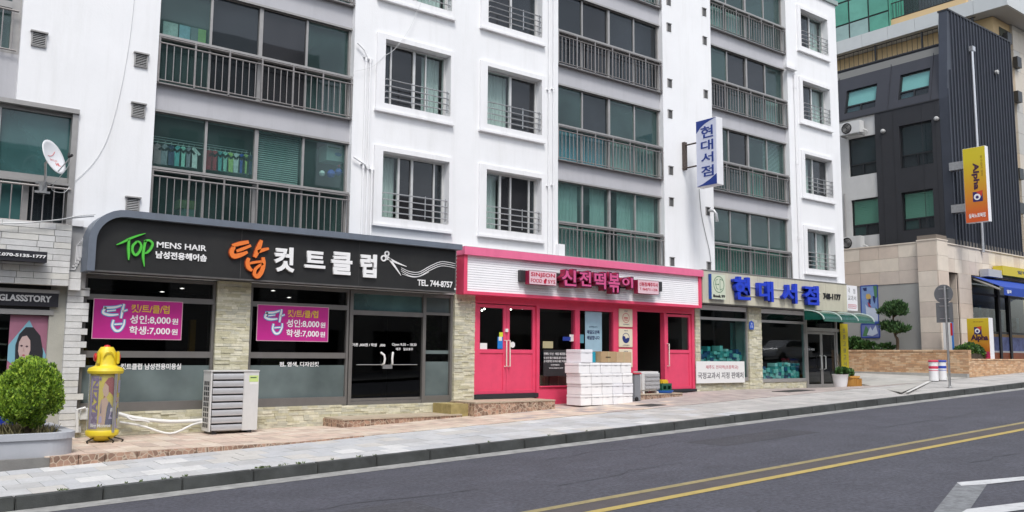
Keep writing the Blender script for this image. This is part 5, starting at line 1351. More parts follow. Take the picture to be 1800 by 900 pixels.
for s in (-1, 1):
    MB().lathe((lx+s*.185, ly-.03, hz(628)), [(.001, -.03*s), (.06, -.02*s), (.075, 0), (.06, .02*s), (.001, .03*s)], 14, 'X').build('red_button', RP_, t, smooth=True, fix=False)
    B(lx+s*.155-.02, lx+s*.155+.02, ly-.16, ly-.05, hz(640), hz(617)).build('cap_ear', YP, t, bevel=.015)
MB().tube(cr([(lx-.09, ly-.165, hz(627)), (lx-.05, ly-.17, hz(620)), (lx, ly-.175, hz(618)), (lx+.05, ly-.17, hz(620)), (lx+.09, ly-.165, hz(627))], 5), .012, 6).build('cap_rib', YP, t, smooth=True)
MB().lathe((lx, ly, 0), [(.001, hz(775)), (.12, hz(774)), (.20, hz(768)), (.255, hz(764)), (.265, hz(758)), (.25, hz(755)), (.001, hz(755))], 28).build('base', YP, t, smooth=True)
def arc(a): return (lx+(rr+.01)*math.sin(a), ly-(rr+.01)*math.cos(a))
for a in (.16, .27):
    x, y = arc(a+.25); MB().tube([(x, y, zc0-.02), (x, y, zc1+.02)], .012, 6).build('tube_seam', STEEL, t)
for a in (-.9, .3, .95):
    x, y = lx+.2*math.sin(a), ly-.2*math.cos(a); MB().tube(cr([(x, y, hz(768)), (x+.12*math.sin(a), y-.12*math.cos(a), hz(771)), (x+.16*math.sin(a), y-.16*math.cos(a), lz+.03), (x+.13*math.sin(a), y-.13*math.cos(a), lz)], 5), .012, 6).build('foot', mat('dark_iron', (.03, .025, .02), .6, .5), t, smooth=True)
MB().tube([(lx, ly, lz), (lx, ly, hz(772))], .05, 8).build('stem', mat('dark_iron', (.03, .025, .02), .6, .5), t)
# print wrapped on the drum (a long-haired woman in profile beside bold sideways letters)
def wrap(mb_or_me, off): pass
def drum_poly(pts, m_, name, off):
    """pts in (angle, picture height) on the drum"""
    r_ = rr*.93+off; mb = MB(); bm = bmesh.new()
    vs = [bm.verts.new((a, 0, h)) for a, h in pts]; f = bm.faces.new(vs)
    bmesh.ops.triangulate(bm, faces=[f]); 
    for _ in range(2): bmesh.ops.subdivide_edges(bm, edges=bm.edges[:], cuts=1)
    for v in bm.verts: a, h = v.co.x, v.co.z; v.co = (lx+r_*math.sin(a), ly-r_*math.cos(a), h)
    bmesh.ops.recalc_face_normals(bm, faces=bm.faces)
    me = bpy.data.meshes.new(name); bm.to_mesh(me); bm.free(); me.materials.append(m_)
    return link(name, me, t)
SKN = mat('print_skin', (.55, .38, .27), .6); HAIRR = mat('print_auburn_hair', (.30, .05, .05), .6); PRP = mat('print_purple', (.16, .10, .22), .6); LIL = mat('print_lilac', (.38, .34, .52), .6); NVP = mat('print_navy', (.03, .04, .12), .6)
drum_poly([(-1.45, hz(752)), (-.62, hz(752)), (-.62, hz(660)), (-1.45, hz(660))], mat('print_mauve', (.34, .28, .40), .6), 'print', .002)
drum_poly([(.45, hz(752)), (1.45, hz(752)), (1.45, hz(706)), (.45, hz(706))], LIL, 'print', .002)
drum_poly([(-.28, hz(700)), (-.22, hz(688)), (-.30, hz(680)), (-.25, hz(672)), (-.02, hz(664)), (.25, hz(662)), (.55, hz(668)), (.75, hz(690)), (.78, hz(708)), (.55, hz(704)), (.35, hz(694)), (.1, hz(688))], HAIRR, 'print_hair', .004)
drum_poly([(-.36, hz(684)), (-.22, hz(672)), (.02, hz(678)), (.06, hz(690)), (-.08, hz(697)), (-.27, hz(694))], SKN, 'print_face', .006)
drum_poly([(-.55, hz(745)), (-.5, hz(712)), (-.42, hz(702)), (-.1, hz(697)), (.08, hz(706)), (-.05, hz(716)), (-.12, hz(745))], SKN, 'print_arm', .005)
drum_poly([(-.1, hz(745)), (-.02, hz(716)), (.1, hz(704)), (.3, hz(712)), (.5, hz(726)), (.5, hz(745))], NVP, 'print_dress', .007)
drum_poly([(.12, hz(735)), (.3, hz(716)), (.62, hz(712)), (.7, hz(735))], LIL, 'print_flowers', .009)
def drum_text(s, a0, a1, z0, z1, m_, off, bold=.03, rot=False):
    me = text_raw(s, bold); us = [v.co.x for v in me.vertices]; ws = [v.co.y for v in me.vertices]; u0, u1, v0, v1 = min(us), max(us), min(ws), max(ws)
    for v in me.vertices:
        p_, q_ = (v.co.x-u0)/(u1-u0), (v.co.y-v0)/(v1-v0); r_ = rr*.93+off+(v.co.z+.5)*.004
        if rot: a = a0+(a1-a0)*(1-q_); h = z0+(z1-z0)*p_
        else: a = a0+(a1-a0)*p_; h = z0+(z1-z0)*q_
        v.co = (lx+r_*math.sin(a), ly-r_*math.cos(a), h)
    me.materials.clear(); me.materials.append(m_); 
    for p in me.polygons: p.material_index = 0
    link('lettering', me, t)
drum_text('MAZIN', -1.1, -.62, hz(742), hz(664), PRP, .004, .05, rot=True)
drum_text('Bing Monroe', -1.1, .3, hz(751), hz(743), LW, .010, .02)

# ---------- white pipes and small meter box ----------
def gz(px, py, Y): return (X_(px, py, Y), Y, Z_(px, py, Y))
tag(MB().tube(cr([gz(208, 727, 16.9), gz(240, 735, 16.8), gz(300, 741, 16.75), gz(365, 738, 16.75)], 6), .035, 8).build('pvc_pipe', PLASTIC, smooth=True), 'thicker white pipe running along the salon plinth to the outdoor unit', 'pipe')
tag(MB().tube(cr([gz(210, 742, 16.8), gz(250, 749, 16.7), (X_(300, 751, 16.62), 16.62, fore(5, 16.6)+.03), gz(340, 746, 16.7), gz(366, 741, 16.72)], 6), .02, 8).build('pvc_pipe', PLASTIC, smooth=True), 'thinner white pipe lying on the tiles left of the outdoor unit', 'pipe')
tag(MB().tube(cr([gz(222, 732, 16.7), gz(232, 738, 16.62), gz(250, 739, 16.66), gz(262, 742, 16.7)], 4), .018, 6).build('wrapped_hose', WPAP, smooth=True), 'short taped hose curled over the white pipes', 'hose')
t = thing('meter_box', 'small white meter box with a pipe behind the planter at the salon corner', 'box', (3.45, 16.9, .2))
B(X_(142, 727, 16.85), X_(157, 727, 16.85), 16.85, 16.97, Z_(150, 738, 16.85), Z_(150, 718, 16.85)).build('case', PLASTIC, t, bevel=.01)
MB().tube([gz(136, 760, 16.8), gz(135.5, 720, 16.8), gz(150, 717, 16.83)], .025, 8).build('pipe', PLASTIC, t)

# ---------- foliage helper ----------
def foliage(name, blobs, n, size, mats, parent, up=.5, kind='stuff', aspect=2.2, shell=.55):
    """blobs: (cx,cy,cz,rx,ry,rz); little leaf faces through the crown, denser near its skin"""
    tot = sum(b[3]*b[4]*b[5] for b in blobs); mb = MB()
    for b in blobs:
        k = int(n*b[3]*b[4]*b[5]/tot)
        for _ in range(k):
            d = Vector((R.gauss(0, 1), R.gauss(0, 1), R.gauss(0, 1))).normalized()
            r_ = shell+(1-shell)*R.random()**.6
            lump = 1+.16*math.sin(d.x*7+b[0]*3)*math.sin(d.y*6+b[1])*math.sin(d.z*8+b[2])
            p = Vector((b[0]+d.x*b[3]*r_*lump, b[1]+d.y*b[4]*r_*lump, b[2]+d.z*b[5]*r_*lump))
            ax = (d+Vector((0, 0, up))+Vector((R.uniform(-.6, .6), R.uniform(-.6, .6), R.uniform(-.5, .5)))).normalized()
            sd_ = ax.cross(Vector((R.uniform(-1, 1), R.uniform(-1, 1), R.uniform(-1, 1)))).normalized()
            s = size*R.uniform(.6, 1.3); w_ = sd_*s/aspect
            mb.cur = R.choices(range(len(mats)), [3, 2, 2, 1][:len(mats)])[0]
            mb.quad(p-w_*.5, p+ax*s*.5-w_, p+ax*s, p+ax*s*.5+w_)
    mb.cur = 0
    return mb.build(name, mats, parent, kind=kind)
def leafmat(name, c):
    M = mat(name, c, .6, var=.3, vscale=6)
    M.node_tree.nodes['Principled BSDF'].inputs['Subsurface Weight'].default_value = 0
    M.node_tree.nodes['Principled BSDF'].inputs['Transmission Weight'].default_value = 0
    return M
# ---------- planter with golden conifer ----------
PAINT = mat('planter_grey_paint', (.40, .415, .45), .6, var=.06, vscale=2, dirt=.4, dscale=(4, 4, .7), dcol=(.27, .28, .29))
yp0 = 14.38; zp_t = Z_(20, 765, yp0); xr = 3.07
t = thing('planter', 'grey painted concrete planter with a rounded corner at the left edge', 'planter', (2.0, 15.2, -.1))
def rr_path(inset, n=10):
    r_ = .42-inset; cx, cy = xr-.42, yp0+.42; pts = [(-1.5, yp0+inset)]
    for k in range(n+1):
        a = -math.pi/2+k*math.pi/2/n; pts.append((cx+r_*math.cos(a), cy+r_*math.sin(a)))
    pts.append((xr-inset, 16.6)); return pts
def wall_path(o_, i_, z0, z1, fn0=None):
    mb = MB()
    for k in range(len(o_)-1):
        a, b, c, d = o_[k], o_[k+1], i_[k+1], i_[k]
        za, zb__ = (fn0(*a), fn0(*b)) if fn0 else (z0, z0)
        mb.hexa([(a[0], a[1], za), (b[0], b[1], zb__), (c[0], c[1], zb__), (d[0], d[1], za), (a[0], a[1], z1), (b[0], b[1], z1), (c[0], c[1], z1), (d[0], d[1], z1)])
    return mb
wall_path(rr_path(.03), rr_path(.16), 0, zp_t-.09, lambda x, y: min(pave(x, min(y, 14.3)), .2)-.06).build('body', PAINT, t, smooth=True, merge=False)
wall_path(rr_path(0), rr_path(.18), zp_t-.09, zp_t).build('rim', PAINT, t, smooth=True)
SOIL = mat('soil', (.06, .05, .035), .95, var=.4, vscale=12, bump=1, bscale=30)
mb = MB(); mb.poly(rr_path(.17)+[(-1.5, 16.6)], 'Z', zp_t-.10, zp_t-.13); mb.build('soil', SOIL, t, fix=True)
mb = MB()
for _ in range(60): tuft(mb, R.uniform(1.9, 2.85), R.uniform(14.9, 16.5), zp_t-.12, 7, .22, .08)
mb.build('dry_weeds', mat('dry_weed', (.16, .14, .06), .8, var=.4, vscale=9), t, kind='stuff')
bx_, by_ = X_(52, 690, 15.2), 15.2; bz = Z_(52, 693, 15.2)
sh = thing('golden_conifer', 'round bright yellow green conifer shrub growing in the grey planter', 'shrub', (bx_, by_, zp_t-.1))
MB().tube(cr([(bx_, by_, zp_t-.12), (bx_+.02, by_, zp_t+.1), (bx_-.02, by_, bz)], 4), [.05]*9, 8).build('trunk', mat('bark', (.10, .07, .045), .9, bump=1, bscale=40), sh)
for k in range(7):
    a = k*.9; MB().tube([(bx_, by_, zp_t+.05+.02*k), (bx_+.35*math.cos(a), by_+.35*math.sin(a), bz+.1*math.sin(k*2))], [.025, .008], 6).build('limb', MATS['bark'], sh)
LF = [leafmat('conifer_leaf_%d' % i, c) for i, c in enumerate(((.26, .42, .04), (.15, .28, .028), (.40, .56, .06), (.07, .14, .02)))]
bl = [(bx_, by_, bz, .30, .30, .32)]
for k in range(34):
    d = Vector((R.gauss(0, 1), R.gauss(0, 1), R.gauss(0, .9))).normalized(); s = R.uniform(.07, .16)
    bl.append((bx_+d.x*.34, by_+d.y*.34, bz+d.z*.33+(.05 if d.z > 0 else 0), s, s, s*1.6))
for k in range(26):
    d = Vector((R.gauss(0, 1), R.gauss(0, 1), R.gauss(.3, .9))).normalized(); bl.append((bx_+d.x*.43, by_+d.y*.43, bz+d.z*.41+.04, .05, .05, .12))
bl += [(bx_+.06, by_, bz+.42, .10, .1, .14), (bx_+.26, by_, bz+.34, .10, .1, .14), (bx_-.2, by_, bz+.30, .12, .1, .12)]
foliage('crown', bl, 34000, .045, LF, sh, up=1.2, aspect=3.4)

# ---------- pots at the corner ----------
def pot(px0, px1, pyt, pyb, Y, m_, label, name='flower_pot', sq=False):
    x0, x1 = X_(px0, pyb, Y), X_(px1, pyb, Y); cx = (x0+x1)/2; r_ = (x1-x0)/2*.78; z0 = Z_(cx and (px0+px1)/2, pyb, Y); z1 = Z_((px0+px1)/2, pyt, Y)
    t = thing(name, label, 'flower pot', (cx, Y+r_, z0))
    if sq: MB().lathe((cx, Y+r_, z0), [(.001, 0), (r_*.85, 0), (r_*1.02, z1-z0-.06), (r_*1.15, z1-z0-.06), (r_*1.15, z1-z0), (r_*.95, z1-z0), (r_*.9, z1-z0-.06), (.001, z1-z0-.06)], 20).build('pot', m_, t, smooth=True)
    else: MB().lathe((cx, Y+r_, z0), [(.001, 0), (r_*.72, 0), (r_*.95, (z1-z0)*.6), (r_*1.05, z1-z0-.02), (r_*1.12, z1-z0), (r_*.95, z1-z0), (r_*.85, z1-z0-.08), (.001, z1-z0-.08)], 20).build('pot', m_, t, smooth=True)
    MB().lathe((cx, Y+r_, z1-.07), [(.001, .01), (r_*.9, 0), (.001, -.01)], 14).build('soil', SOIL, t)
    return t, cx, Y+r_, z1, r_
GL = [leafmat('leaf_%d' % i, c) for i, c in enumerate(((.05, .13, .03), (.08, .18, .04), (.03, .08, .02)))]
t, cx, cy, z1, r_ = pot(1480.5, 1499, 658, 686, 15.75, mat('white_glazed_pot', (.72, .72, .73), .3), 'tall white tapered flower pot at the building corner')
mb = MB()
for k in range(7):
    a = R.uniform(0, 6.28); hh = R.uniform(.25, .75); mb.tube(cr([(cx, cy, z1-.08), (cx+.04*math.cos(a), cy+.04*math.sin(a), z1+hh*.5), (cx+.14*math.cos(a), cy+.1*math.sin(a), z1+hh)], 4), .007, 5)
mb.build('stems', mat('bare_stem', (.12, .09, .05), .8), t)
foliage('leaves', [(cx+.2, cy, z1+.06, .20, .15, .12), (cx-.05, cy, z1+.1, .08, .08, .1)], 500, .09, GL, t)
t, cx, cy, z1, r_ = pot(1498.5, 1518.5, 661, 685, 15.75, mat('ochre_pot', (.55, .28, .06), .55, var=.1), 'ochre yellow round flower pot beside the white pot', sq=True)
for k in range(6): B(cx-r_*1.02+k*r_*.35, cx-r_*1.02+k*r_*.35+.02, cy-r_*1.06, cy-r_*.9, z1-.38, z1-.08).build('fluting', MATS['ochre_pot'], t)
foliage('leaves', [(cx-.08, cy, z1+.08, .16, .12, .12)], 300, .09, GL, t)

# ---------- ground covers ----------
def plate(px0, px1, py, Y0, Y1, label, m_):
    x0, x1 = X_(px0, py, (Y0+Y1)/2), X_(px1, py, (Y0+Y1)/2); mb = MB()
    p = [(x, y, ground(x, y)-.02) for x, y in ((x0, Y0), (x1, Y0), (x1, Y1), (x0, Y1))] + [(x, y, ground(x, y)+.012) for x, y in ((x0, Y0), (x1, Y0), (x1, Y1), (x0, Y1))]
    mb.hexa(p); return tag(mb.build('drain_cover', m_), label, 'drain cover')
IRON = mat('iron_cover', (.06, .058, .055), .7, .3, var=.3, vscale=20, bump=.5, bscale=80)
plate(1130, 1158, 715, 14.6, 15.1, 'dark drain cover in the tiles right of the foam boxes', IRON); plate(1372, 1418, 690, 14.9, 15.5, 'wide dark drain cover in front of the bookshop door', IRON)

# ---------- two white bins and the sign seen from behind ----------
def post_bin(px, col_, label):
    y = 14.2; x = X_(px, 671, y); z0 = pave(x, y)+.01; h = Z_(px, 633, y)-z0; r_ = .145
    t = thing('post_bin', label, 'bin', (x, y, z0), 'white cylinder bins by the signpost')
    c = mat('bin_'+col_[0], col_[1], .4)
    MB().lathe((x, y, z0), [(.001, 0), (r_, 0), (r_, h*.93), (.001, h*.93)], 20).build('body', mat('bin_white', (.78, .78, .79), .35), t, smooth=True)
    MB().lathe((x, y, z0), [(r_*.9, h*.90), (r_*1.12, h*.92), (r_*1.14, h*.97), (r_*.95, h*1.0), (.001, h)], 20).build('lid', c, t, smooth=True)
    for a, b in ((.60, .72), (.50, .53)): MB().lathe((x, y, z0), [(r_+.003, h*a), (r_+.003, h*b)], 20).build('band', c, t)
    MB().lathe((x, y, z0), [(r_+.003, 0.0), (r_+.003, h*.04)], 20).build('foot_ring', STEEL, t)
post_bin(1642, ('red', (.60, .04, .10)), 'white cylinder bin with a red lid left of the signpost')
post_bin(1656.5, ('blue', (.03, .07, .40)), 'white cylinder bin with a blue lid beside the signpost')
y = 12.62; x = X_(1670, 683, y); z0 = pave(x, y)
t = thing('signpost', 'galvanised signpost seen from behind with a round plate above a square plate', 'sign', (x, y, z0))
def sz(py): return Z_(1668, py, y)
GBK = mat('sign_back_grey', (.20, .21, .22), .45, .5, var=.1, vscale=4, dirt=.2, dscale=(4, 4, 1))
MB().tube([(x, y, z0-.02), (x-.02, y, sz(503))], .035, 10).build('pole', STEEL, t, smooth=True)
cx = x+.05
mb = MB(); n = 28; cz = sz(517); r_ = .29
mb.poly([(y+.08+r_*math.cos(2*math.pi*k/n), cz+r_*math.sin(2*math.pi*k/n)) for k in range(n)], 'X', x+.045, x+.055)
mb.build('round_plate', GBK, t, fix=True)
B(x+.046, x+.056, y-.18, y+.33, sz(567), sz(532)).build('square_plate', GBK, t)
for pz in (508, 525, 538, 560): B(x+.03, x+.045, y-.08, y+.22, sz(pz)-.012, sz(pz)+.012).build('bracket', STEEL, t)
MB().lathe((x, y, z0), [(.001, .0), (.08, 0), (.08, .02), (.04, .04), (.036, .1)], 12).build('base_flange', STEEL, t)

foliage('leaves', [(11.15, 17.55, 2.1, .28, .2, .45), (11.3, 17.6, 1.6, .2, .15, .35), (11.0, 17.5, 2.35, .15, .15, .2)], 420, .13, GL, PLANT_LATER, up=.1)
MB().tube([(11.2, 17.6, .45), (11.22, 17.58, 1.3), (11.15, 17.55, 2.3)], .02, 6).build('stem', MATS['bark'], PLANT_LATER); MB().lathe((11.2, 17.6, .45), [(.001, 0), (.12, 0), (.16, .32), (.001, .3)], 14).build('pot', PLASTIC, PLANT_LATER, smooth=True)
for k, (a0, a1, p0, p1, m_) in enumerate(((-.6, -.45, 668, 662, PRP), (.78, 1.2, 690, 668, LIL), (.5, 1.0, 704, 698, SKN), (-.5, -.3, 741, 730, LIL), (.2, .5, 722, 716, WPAP), (.75, .95, 735, 716, NVP), (-.42, -.36, 725, 700, NVP))):
    drum_poly([(a0, hz(p0)), (a1, hz(p0)), (a1-.03, hz(p1)), (a0+.04, hz(p1))], m_, 'print_patch', .011+.001*k)

# =====================================================================
#  LEFT-HAND SHOP
# =====================================================================
ls = thing('optician_shopfront', 'white brick shopfront of the optician at the left edge with a black name board', 'shopfront', (1, 16.9, .5))
BRK = [mat('white_brick_%d' % i, c, .75, var=.12, vscale=5, bump=.5, bscale=50, dirt=.35, dscale=(4, 4, 1.2), dcol=(.30, .29, .24)) for i, c in enumerate(((.64, .64, .63), (.70, .70, .69), (.58, .58, .57), (.65, .64, .60)))]
JOINT = mat('brick_joint', (.25, .25, .24), .9)
yB = 16.78; xE = X_(124, 450, yB); zb0 = Z_(60, 500, yB); zb1 = 3.84
B(-7, xE-.02, yB+.03, 17.0, zb0+.01, zb1-.01).build('lintel_backing', JOINT, ls)
nr = 10; hh = (zb1-zb0)/nr
for r_ in range(nr):
    x = xE
    while x > .6:
        l = R.choice((.26, .5, .56)) if not (r_ % 2 == 0 and x == xE) else .28
        a = max(x-l, .4); B(a+.004, x-.004, yB-R.uniform(0, .008), yB+.2, zb0+r_*hh+.004, zb0+(r_+1)*hh-.004).build('brick', R.choice(BRK), ls, origin=(a, yB, zb0+r_*hh)); x = a-.0
        if x <= .41: break
# pillar of narrow bricks
xp0, xp1 = X_(113, 600, 16.96), 3.53; z = -.05; hh = .115
B(xp0+.02, xp1-.02, 16.99, 17.2, -.2, zb0).build('pillar_backing', JOINT, ls)
while z < zb0-.02:
    h_ = min(hh, zb0-z)
    if R.random() < .5: xs2 = [xp0, xp1]
    else: xs2 = [xp0, xp0+.36, xp1]
    for a, b in zip(xs2, xs2[1:]): B(a+.003, b-.003, 16.96-R.uniform(0, .01), 17.15, z+.004, z+h_-.004).build('brick', R.choice(BRK), ls, origin=(a, 16.96, z))
    z += h_
# fretwork and small ledges between the brick lintel and the black sign hood
xf0, xf1 = xE+.01, 3.44
B(xf0, xf1+.1, 16.93, 16.998, zb0-.02, 3.84).build('fret_panel', mat('fret_grey', (.36, .36, .36), .8), ls)
B(xf0, xf1, 16.86, 16.93, 3.84, 3.95).build('ledge', TRIM, ls); B(xf0, xf1, 16.84, 16.93, zb0-.06, zb0+.14).build('ledge', BRK[1], ls); B(xf0, xf1, 16.86, 16.929, zb0+.15, zb0+.26).build('ledge', BRK[0], ls)
fz = lambda v: zb0+.30+v*(3.78-zb0-.30)
for k in range(5):
    a = xf0+.015+k*.035; b = xf1-.01; q = .075*k
    brush(MB(), [[(a, fz(.02+q), .008), (a+.09-.012*k, fz(.02+q), .008)], [(a+.09-.012*k, fz(.02+q), .008), (a+.09-.012*k, fz(.62+q*.6), .008)], [(a+.09-.012*k, fz(.62+q*.6), .008), (b, fz(.62+q*.6), .008)]], 16.93, .02).build('fret_line', TRIM, ls)
# black phone board
BB = mat('board_black', (.018, .018, .024), .45)
t = thing('phone_sign', 'black box sign with a white telephone number on the white brick', 'sign', (1, 16.5, 3.3))
xr_ = X_(83, 452, 16.52); za, zc = Z_(40, 459, 16.52), Z_(40, 440, 16.52)
B(-3, xr_, 16.52, yB-.01, za, zc).build('case', BB, t)
x0, x1 = X_(0, 450, 16.52), X_(82, 455, 16.52)
text('T.070-5135-1777', X_(-8, 450, 16.52), x1-.01, za+.07, zc-.06, 16.52, LW, parent=t, ext=.02, bold=.03)
# name board and window under the lintel
YN = 17.06
B(-6, X_(117, 520, YN), YN, YN+.1, Z_(50, 553, YN), zb0).build('recess_frame', mat('recess_black', (.02, .02, .02), .6), ls)
t = thing('name_board', 'black board reading GLASSSTORY over the optician window', 'sign', (1, 17, 2.7))
za, zc = Z_(50, 538, YN-.08), Z_(50, 514, YN-.08)
B(-6, X_(103, 525, YN-.08), YN-.08, YN-.002, za, zc).build('board', BB, t); B(-6, X_(105, 510, YN-.09), YN-.10, YN-.002, zc, zc+.06).build('trim_strip', ALU, t)
text('GLASSSTORY', X_(-3, 532, YN-.08), X_(90, 532, YN-.08), Z_(45, 530, YN-.08), Z_(45, 518.5, YN-.08), YN-.08, mat('silver_letter', (.6, .6, .6), .4), parent=t, ext=.015, bold=.035)
B(-6, X_(94, 548, YN), YN-.03, YN, Z_(50, 553, YN), Z_(50, 544, YN)).build('window_rail', ALU, ls)
f = MB(); xw = X_(104, 600, YN); f.box(xw-.12, xw, YN, YN+.1, -.1, 2.5); f.box(-6, xw-.12, YN+.0, YN+.1, -.2, .35); f.build('window_frame', ALUD, ls)
B(xw, xp0+.03, YN+.05, YN+.12, -.2, zb0).build('side_reveal', JOINT, ls)
B(-6, xw-.12, YN+.07, YN+.078, .35, 2.45).build('pane', GCLEAR, ls)
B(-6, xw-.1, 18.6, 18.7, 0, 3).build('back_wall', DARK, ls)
for i in range(6):
    z = .9+.27*i; B(-1, X_(14, 600, 17.25), 17.3, 17.5, z, z+.03).build('display_shelf', ALUD, ls)
# poster: a dark-haired woman before a pink and blue ground
Y = YN+.062
pt = thing('window_poster', 'pink and blue window poster of a dark haired woman behind the conifer shrub', 'poster', (2.4, Y, 1))
a, b = X_(15, 600, Y), X_(82, 600, Y); za, zc = Z_(50, 660, Y), Z_(50, 554, Y)
B(a, b, Y-.004, Y+.004, za, zc).build('sheet', mat('poster_pink', (.36, .15, .22), .5, var=.1), pt)
w_, h_ = b-a, zc-za
def pp(pts, m_, o): MB().poly([(a+u*w_, za+v*h_) for u, v in pts], 'Y', Y-.004-o, Y-.004-o+.002).build('print', m_, pt, fix=True)
pp([(0, .25), (.5, .0), (1, .3), (1, .35), (.5, .92), (0, .5)], mat('poster_blue', (.20, .42, .52), .5), .002)
pp([(.20, .18), (.18, .50), (.26, .68), (.42, .80), (.62, .80), (.82, .66), (.92, .40), (.92, .12), (.7, .05)], mat('poster_hair', (.02, .02, .025), .5), .005)
pp([(.26, .40), (.27, .55), (.34, .64), (.46, .66), (.56, .58), (.58, .42), (.52, .30), (.42, .24), (.32, .28)], mat('poster_skin', (.52, .38, .36), .5), .008)
pp([(.15, .0), (.20, .16), (.40, .20), (.62, .18), (.85, .0)], mat('poster_shirt', (.50, .54, .60), .5), .010)
DKP = mat('poster_dark', (.06, .03, .04), .5)
for u, v in ((.34, .49), (.48, .48)): pp([(u-.04, v), (u, v+.018), (u+.04, v), (u, v-.018)], DKP, .011)
pp([(.36, .335), (.41, .35), (.46, .335), (.41, .32)], mat('poster_lip', (.42, .08, .10), .5), .011); pp([(.40, .48), (.38, .40), (.43, .395)], mat('poster_skin_dark', (.42, .29, .27), .5), .010)
B(b+.0, xw-.13, Y-.004, Y+.004, za-.2, zc).build('blue_edge', mat('poster_edge', (.02, .04, .22), .5), pt)
B(-1, xw-.13, YN-.012, YN-.002, Z_(50, 745, YN), Z_(50, 712, YN)).build('blue_panel', mat('blue_panel', (.01, .03, .28), .4), ls)

# ---------- satellite dish ----------
dy = 16.35; dxx, dz = X_(92, 277, dy), Z_(92, 277, dy)
t = thing('satellite_dish', 'white satellite dish with small red print on a bracket at the left window rail', 'satellite dish', (dxx, 16.6, dz))
rd = .30; ax = Vector((.66, -.66, .36)).normalized()
ux = ax.cross(Vector((0, 0, 1))).normalized(); uz = ux.cross(ax).normalized()
mb = MB(); n = 32; rings = 7; c0 = Vector((dxx, dy, dz))
def dp(r_, a, back=0): return c0+ux*(r_*.93*math.cos(a))+uz*(r_*1.06*math.sin(a))+ax*((r_/rd)**2*.06-.03-back)
mb.v.append(tuple(dp(0, 0)));
for i in range(1, rings+1):
    for k in range(n): mb.v.append(tuple(dp(rd*i/rings, 2*math.pi*k/n)))
for k in range(n): mb.f.append((0, 1+k, 1+(k+1) % n)); mb.mi.append(0)
for i in range(rings-1):
    for k in range(n): a_ = 1+i*n; mb.f.append((a_+k, a_+n+k, a_+n+(k+1) % n, a_+(k+1) % n)); mb.mi.append(0)
o = mb.build('reflector', mat('dish_white', (.72, .73, .75), .35, var=.04), t, smooth=True, fix=True)
md = o.modifiers.new('thick', 'SOLIDIFY'); md.thickness = .012
RT = mat('red_print', (.55, .12, .12), .5)
def on_dish(s, u0, u1, v0, v1, m_, bold):
    me = text_raw(s, bold); us = [v.co.x for v in me.vertices]; ws = [v.co.y for v in me.vertices]; a0, a1, b0, b1 = min(us), max(us), min(ws), max(ws)
    for v in me.vertices:
        u = u0+(v.co.x-a0)/(a1-a0)*(u1-u0); w__ = v0+(v.co.y-b0)/(b1-b0)*(v1-v0); r_ = math.hypot(u, w__)
        v.co = c0-ux*u+uz*w__+ax*((r_/rd)**2*.06-.03+.012+(v.co.z+.5)*.002)
    me.materials.clear(); me.materials.append(m_)
    for p in me.polygons: p.material_index = 0
    link('lettering', me, t)
on_dish('SKYLIFE', -.06, .15, -.06, -.02, RT, .0); on_dish('HD', .06, .18, -.14, -.075, RT, .05)
st = [c0-ux*u+uz*v+ax*((math.hypot(u, v)/rd)**2*.06-.03+.014) for u, v in ((-.10, .02), (-.02, .03), (.06, .07), (.12, .14))]
MB().tube(cr(st, 4), [.003]+[.006]*(len(cr(st, 4))-2)+[.002], 5).build('swoosh', RT, t)
lnb = c0+ax*.30-uz*.10
MB().tube([c0-uz*rd*.95-ax*.0, lnb-uz*.03], .010, 6).build('feed_arm', STEEL, t)
MB().tube([lnb-ax*.02, lnb+ax*.06], [.028, .022], 10).build('receiver_head', BLACKP, t, smooth=True); MB().tube([lnb, lnb+uz*.06], [.02, .016], 8).build('receiver_neck', BLACKP, t)
MB().tube([c0-ax*.05, c0-ax*.12+Vector((0, .05, -.05)), Vector((dxx-.02, 16.72, dz-.30)), Vector((dxx-.05, 16.78, dz-.52))], .022, 8).build('mast', STEEL, t, smooth=True)
mb = MB(); mb.box(dxx-.16, dxx+.08, 16.80, 16.84, dz-.40, dz-.36); mb.box(dxx-.16, dxx+.08, 16.80, 16.84, dz-.56, dz-.52); mb.box(dxx-.10, dxx+.02, 16.76, 16.90, dz-.56, dz-.36); mb.build('bracket', STEEL, t)
cable([tuple(lnb), tuple(lnb+Vector((.02, .15, -.14))), (dxx+.10, 16.8, dz-.45), (dxx+.30, 16.85, dz-.5), (dxx+.40, 16.9, dz-.38)], .006, WIREW, label='pale cable looping from the satellite dish to the window rail')
cable(wp([(-20, 393), (40, 392), (90, 388), (130, 383), (165, 380)], 16.7), .013, WIREW, label='thick pale cable slung over the white brick lintel, lower of two')
cable(wp([(60, 390), (105, 386), (140, 379), (168, 377)], 16.68), .009, WIREW, label='thinner pale cable above the thick one by the black sign hood')

